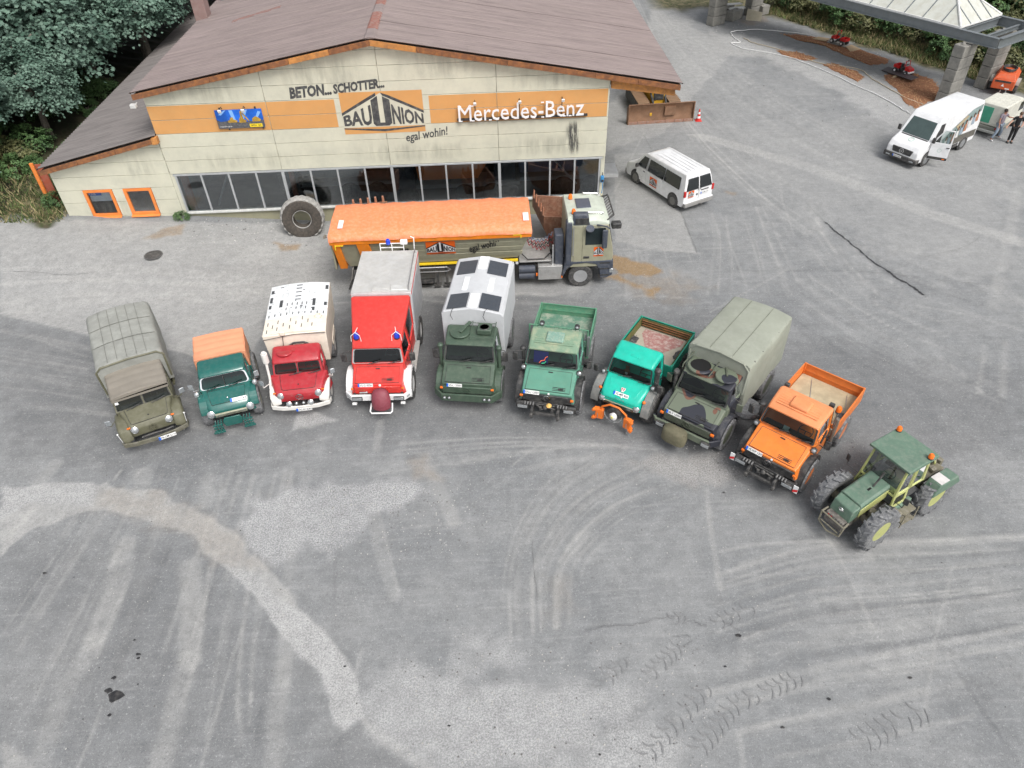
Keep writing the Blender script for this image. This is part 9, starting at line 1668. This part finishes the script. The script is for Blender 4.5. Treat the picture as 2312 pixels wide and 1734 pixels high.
# ---------------------------------------------------------------- trees, shrubs, grass
def leafM(nm, c1, c2, tr=.25):
    m = bpy.data.materials.new(nm); m.use_nodes = True; n = m.node_tree.nodes; l = m.node_tree.links; b = n['Principled BSDF']; b.inputs['Roughness'].default_value = .55; b.inputs['Specular IOR Level'].default_value = .35
    g = n.new('ShaderNodeNewGeometry'); t = n.new('ShaderNodeTexNoise'); t.inputs['Scale'].default_value = .7; t.inputs['Detail'].default_value = 3; l.new(g.outputs['Position'], t.inputs['Vector'])
    r = n.new('ShaderNodeMath'); r.operation = 'MULTIPLY_ADD'; l.new(g.outputs['Random Per Island'], r.inputs[0]); r.inputs[1].default_value = .5; l.new(t.outputs[0], r.inputs[2])
    x = n.new('ShaderNodeMix'); x.data_type = 'RGBA'; mr = n.new('ShaderNodeMapRange'); mr.inputs[1].default_value = .35; mr.inputs[2].default_value = 1.05; l.new(r.outputs[0], mr.inputs[0]); l.new(mr.outputs[0], x.inputs[0]); x.inputs[6].default_value = (*c1, 1); x.inputs[7].default_value = (*c2, 1); l.new(x.outputs[2], b.inputs['Base Color'])
    return m
lfA = leafM('maple_leaf', (.040, .085, .060), (.155, .24, .185)); lfB = leafM('green_leaf', (.030, .072, .026), (.12, .21, .075)); lfC = leafM('olive_leaf', (.05, .065, .025), (.17, .17, .075)); barkm = M('bark', (.10, .085, .065), .9, dust=.3, ns=6, bump=.6)
LEAF = [(0, -.5), (.22, -.30), (.5, -.25), (.30, .0), (.42, .30), (.14, .28), (0, .55), (-.14, .28), (-.42, .30), (-.30, .0), (-.5, -.25), (-.22, -.30)]
LEAF2 = [(0, -.5), (.28, -.1), (.2, .25), (0, .5), (-.2, .25), (-.28, -.1)]
def foliage(nm, mat, seed, rx, rz, nc, per, lsize, cl, shape, low=-.35):
    rs = np.random.RandomState(seed); C = []
    while len(C) < nc:
        d = rs.normal(size=3); d /= np.linalg.norm(d)
        if d[2] < low: continue
        k = .55 + .45 * rs.rand() ** .5; C.append((d[0] * rx * k, d[1] * rx * k, d[2] * rz * k))
    C = np.array(C); N = nc * per; ci = np.repeat(np.arange(nc), per); a = rs.rand(N) * 2 * np.pi; rr = np.sqrt(rs.rand(N)) * cl * (.6 + .8 * rs.rand(nc))[ci]
    P = C[ci] + np.stack([rr * np.cos(a), rr * np.sin(a), -rr ** 2 / cl * .55 + rs.normal(size=N) * cl * .10 - (rs.rand(N) < .25) * rs.rand(N) * cl * .8], -1)
    out = P - np.array([0, 0, -.2 * rz]); out /= np.linalg.norm(out, axis=1, keepdims=True) + 1e-6
    Nn = out * .5 + np.array([0, 0, .8]) + rs.normal(size=(N, 3)) * .38; Nn /= np.linalg.norm(Nn, axis=1, keepdims=True)
    T = np.cross(Nn, rs.normal(size=(N, 3))); T /= np.linalg.norm(T, axis=1, keepdims=True); B = np.cross(Nn, T); s = lsize * (.6 + .8 * rs.rand(N))
    L = np.array(shape); k = len(L); co = P[:, None] + (T[:, None] * L[None, :, :1] + B[:, None] * L[None, :, 1:]) * s[:, None, None] - Nn[:, None] * (np.abs(L[None, :, :1]) * .35 * s[:, None, None])
    me = bpy.data.meshes.new(nm); me.vertices.add(N * k); me.vertices.foreach_set('co', co.reshape(-1).astype(np.float32)); me.loops.add(N * k); me.loops.foreach_set('vertex_index', np.arange(N * k, dtype=np.int32)); me.polygons.add(N); me.polygons.foreach_set('loop_start', np.arange(0, N * k, k, dtype=np.int32)); me.update(calc_edges=True); me.materials.append(mat); return me
crown = [foliage('crown', lfA, s, 3.3, 3.6, 150, 120, .21, .85, LEAF) for s in (1, 2, 3)]; shr = [foliage('foliage', lfB, 11, 1.25, 1.1, 40, 60, .14, .38, LEAF2, -.2), foliage('foliage', lfC, 12, 1.2, .9, 36, 60, .13, .36, LEAF2, -.2), foliage('foliage', lfB, 13, 1.0, 1.4, 40, 60, .12, .34, LEAF2, -.2)]
def tree(x, y, zc, sc, i, label, r=0, grp='trees on the wooded bank'):
    z0 = float(gz(x, y)); t = thing('maple_tree', label, 'tree', (x, y, z0), r, grp); rg = random.Random(i)
    o = bpy.data.objects.new('crown', crown[i % 3]); COL.objects.link(o); o.parent = t; o.location = (0, 0, zc - z0); o.scale = (sc,) * 3
    mb = MB(); mb.loft([[(r_ * math.cos(2 * math.pi * k / 8) + dx, r_ * math.sin(2 * math.pi * k / 8) + dx * .5, z) for k in range(8)] for z, r_, dx in ((-.4, .28, 0), (.4, .2, .02), (zc - z0 - 1, .14, .15), (zc - z0 + 1.8, .05, .1))])
    for k in range(9):
        a = rg.uniform(0, 6.28); h = zc - z0 + rg.uniform(-2.2, 1.2); L_ = rg.uniform(1.2, 2.4) * sc; mb.tube([(.1, .05, h), (L_ * .5 * math.cos(a), L_ * .5 * math.sin(a), h + .5), (L_ * math.cos(a), L_ * math.sin(a), h + .9)], .045, 5)
    mb.build('trunk', barkm, t)
for i, (x, y, zc, sc, lab) in enumerate([(-24.8, 44.2, 6.2, 1.05, 'large dark maple overhanging the edge of the low wing roof'), (-26.6, 36.6, 5.4, .80, 'pale green maple at the left edge of the picture beside the low wing'), (-30.0, 40.5, 7.5, 1.05, 'tall maple at the upper left edge of the picture'), (-22.8, 53.0, 6.6, 1.0, 'maple behind the low wing roof near the chimney'), (-28.8, 50.5, 7.5, 1.15, 'broad maple at the top left between the roof edge and the left border'),
    (-34.0, 47.0, 9.0, 1.15, 'maple in the far top left corner'), (-25.5, 60.5, 7.5, 1.15, 'maple far back behind the chimney'), (-33.0, 57.0, 9.0, 1.2, 'maple at the far back of the wooded bank'), (-20.5, 64.5, 6.5, 1.0, 'farthest maple rising behind the hall roof edge'), (-30.5, 34.5, 5.6, .8, 'maple cut by the left edge of the picture above the grass verge'), (-37, 40, 9.5, 1.1, 'maple furthest left on the bank'), (-24.0, 40.2, 4.6, .62, 'small maple with low branches over the edge of the wing roof'), (-27.8, 44.0, 6.0, .95, 'dark maple behind the large one that overhangs the wing roof'), (-24.4, 48.6, 5.6, .8, 'maple between the two that lean over the wing roof'), (-21.2, 49.8, 6.4, .85, 'maple whose crown touches the wing roof just before the chimney'), (-20.2, 57.5, 6.8, .95, 'maple filling the gap between chimney and wing roof end'), (-25.6, 33.9, 3.6, .5, 'young maple between the grass verge and the trees')]): tree(x, y, zc, sc, i, lab, i * 70)
k_ = 0
def shrub(x, y, sc, i, label, dz=.5, grp='shrubs of the hedge bank'):
    z0 = float(gz(x, y)); t = thing('shrub', label, 'shrub', (x, y, z0), i * 53, grp); o = bpy.data.objects.new('foliage', shr[i % 3]); COL.objects.link(o); o.parent = t; o.location = (0, 0, dz * sc); o.scale = (sc, sc, sc * (.9 + .3 * ((i * 7) % 5) / 5))
    MB().tube([(0, 0, -.1), (.05, 0, .5 * sc)], .04).tube([(0, 0, -.1), (.3 * sc, .1, .6 * sc)], .03).build('stems', barkm, t)
rg = random.Random(31)
RWN = ['front', 'second', 'third', 'fourth', 'back']; ORD = 'first second third fourth fifth sixth seventh eighth ninth tenth eleventh twelfth thirteenth fourteenth last'.split()
for row in range(5):
    for j in range(15):
        f = (j + .5 * (row % 2)) / 14; x = 24.5 + 9.5 * f; y = 65.8 - 18.0 * f; d = .9 + row * 1.7; x += .87 * d + rg.uniform(-.3, .3); y += .49 * d + rg.uniform(-.3, .3)
        if row < 1 and 32.5 < x: pass
        k_ += 1; shrub(x, y, rg.uniform(.85, 1.25) + .12 * row, k_ if rg.random() > .15 else 1, '%s shrub in the %s row of the hedge bank, counted from its far left end' % (ORD[j], RWN[row]))
for q_ in range(26): k_ += 1; shrub(-23 - rg.random() * 7, 35.5 + rg.random() * 14, rg.uniform(.5, .9), k_, 'dark undergrowth shrub below the maples on the bank left of the hall', .3, 'undergrowth below the maples')
for x, y, s_, lab in ((-21.3, 35.0, .6, 'shrub touching the left corner of the low wing'), (-21.2, 33.6, .45, 'small shrub at the foot of the low wing corner'), (-22.0, 38.0, .75, 'shrub below the low wing gutter'), (-21.8, 41.0, .8, 'fern-like shrub at the middle of the low wing gutter'), (-21.6, 46.5, .9, 'shrub under the large dark maple at the wing roof'), (-24.2, 38.8, .8, 'low shrub under the pale green maple'), (-27.5, 34.2, .8, 'shrub at the left end of the grass verge'), (-24.0, 36.0, .6, 'small shrub behind the orange post')): k_ += 1; shrub(x, y, s_, k_ * 3, lab, .5, 'shrubs beside the low wing')
k_ += 1; shrub(-14.75, 32.1, .28, 3, 'small weed bush growing at the wall between office windows and glass front', .5, 'shrubs beside the low wing')
t = thing('ochre_tree', 'ochre green willow-like tree at the top right corner behind the canopy roof', 'tree', (41, 59, 5)); o = bpy.data.objects.new('crown', foliage('crown', lfC, 17, 4.2, 4.5, 120, 90, .22, .9, LEAF2)); COL.objects.link(o); o.parent = t; o.location = (0, 0, 2.2); MB().tube([(0, 0, -1), (0, 0, 3)], .3, 8).build('trunk', barkm, t)
# grass and ground cover
def blades(nm, pts, h, mats, seed):
    rs = np.random.RandomState(seed); mb = MB()
    for x, y, hh in pts:
        z = float(gz(x, y)); a = rs.rand() * 6.28; w = .02 + .02 * rs.rand(); H = hh * (.6 + .8 * rs.rand()); bx_, by_ = rs.normal(size=2) * H * .45; mb.m = int(rs.rand() < .4)
        mb.add([(x - w * math.cos(a), y - w * math.sin(a), z), (x + w * math.cos(a), y + w * math.sin(a), z), (x + bx_, y + by_, z + H)], [(0, 1, 2)])
    o = mb.build(nm, mats, None, smooth=0); o['kind'] = 'stuff'; return o
rs = np.random.RandomState(2); gr1 = M('grass_green', (.085, .12, .035), .8, dust=0, world=True, ns=.8, var=.4); gr2 = M('grass_straw', (.30, .25, .13), .8, dust=0, world=True, ns=.8, var=.3)
pts = []
while len(pts) < 9000:
    x = -20.2 - 9 * rs.rand(); y = 31.8 + (-.35 * (x + 22)) * 0 + 5.5 * rs.rand()
    if y > 31.7 - (x + 22) * .35 * 0 - .1: pts.append((x, y, .10 + .22 * (rs.rand() < .3)))
blades('verge_grass', pts, 0, [gr1, gr2], 5)
pts = []
for i in range(9000): f = rs.rand(); d = -.6 + 2.2 * rs.rand(); pts.append((23.8 + 9.7 * f + .87 * d, 65.2 - 18.3 * f + .49 * d, .15 + .25 * rs.rand()))
blades('hedge_grass', pts, 0, [gr1, gr2], 6)
o = MB().hexa([(-.08, -.05, 0), (.08, -.05, 0), (.08, .05, 0), (-.08, .05, 0), (-.08, -.05, 2.0), (.08, -.05, 2.0), (.08, .05, 2.0), (-.08, .05, 2.0)]).build('orange_post', ow, None, bevel=.01); o.location = (-21.7, 33.9, float(gz(-21.7, 33.9))); tag(o, 'square orange post among the bushes left of the low wing', 'post')
o = MB().box(-.2, .2, -.03, .03, 0, 1.9).build('orange_board', M('rust_red_board', (.35, .08, .04), .7), None); o.location = (-21.45, 34.05, float(gz(-21.5, 34))); tag(o, 'rust red board right behind the orange post', 'board')
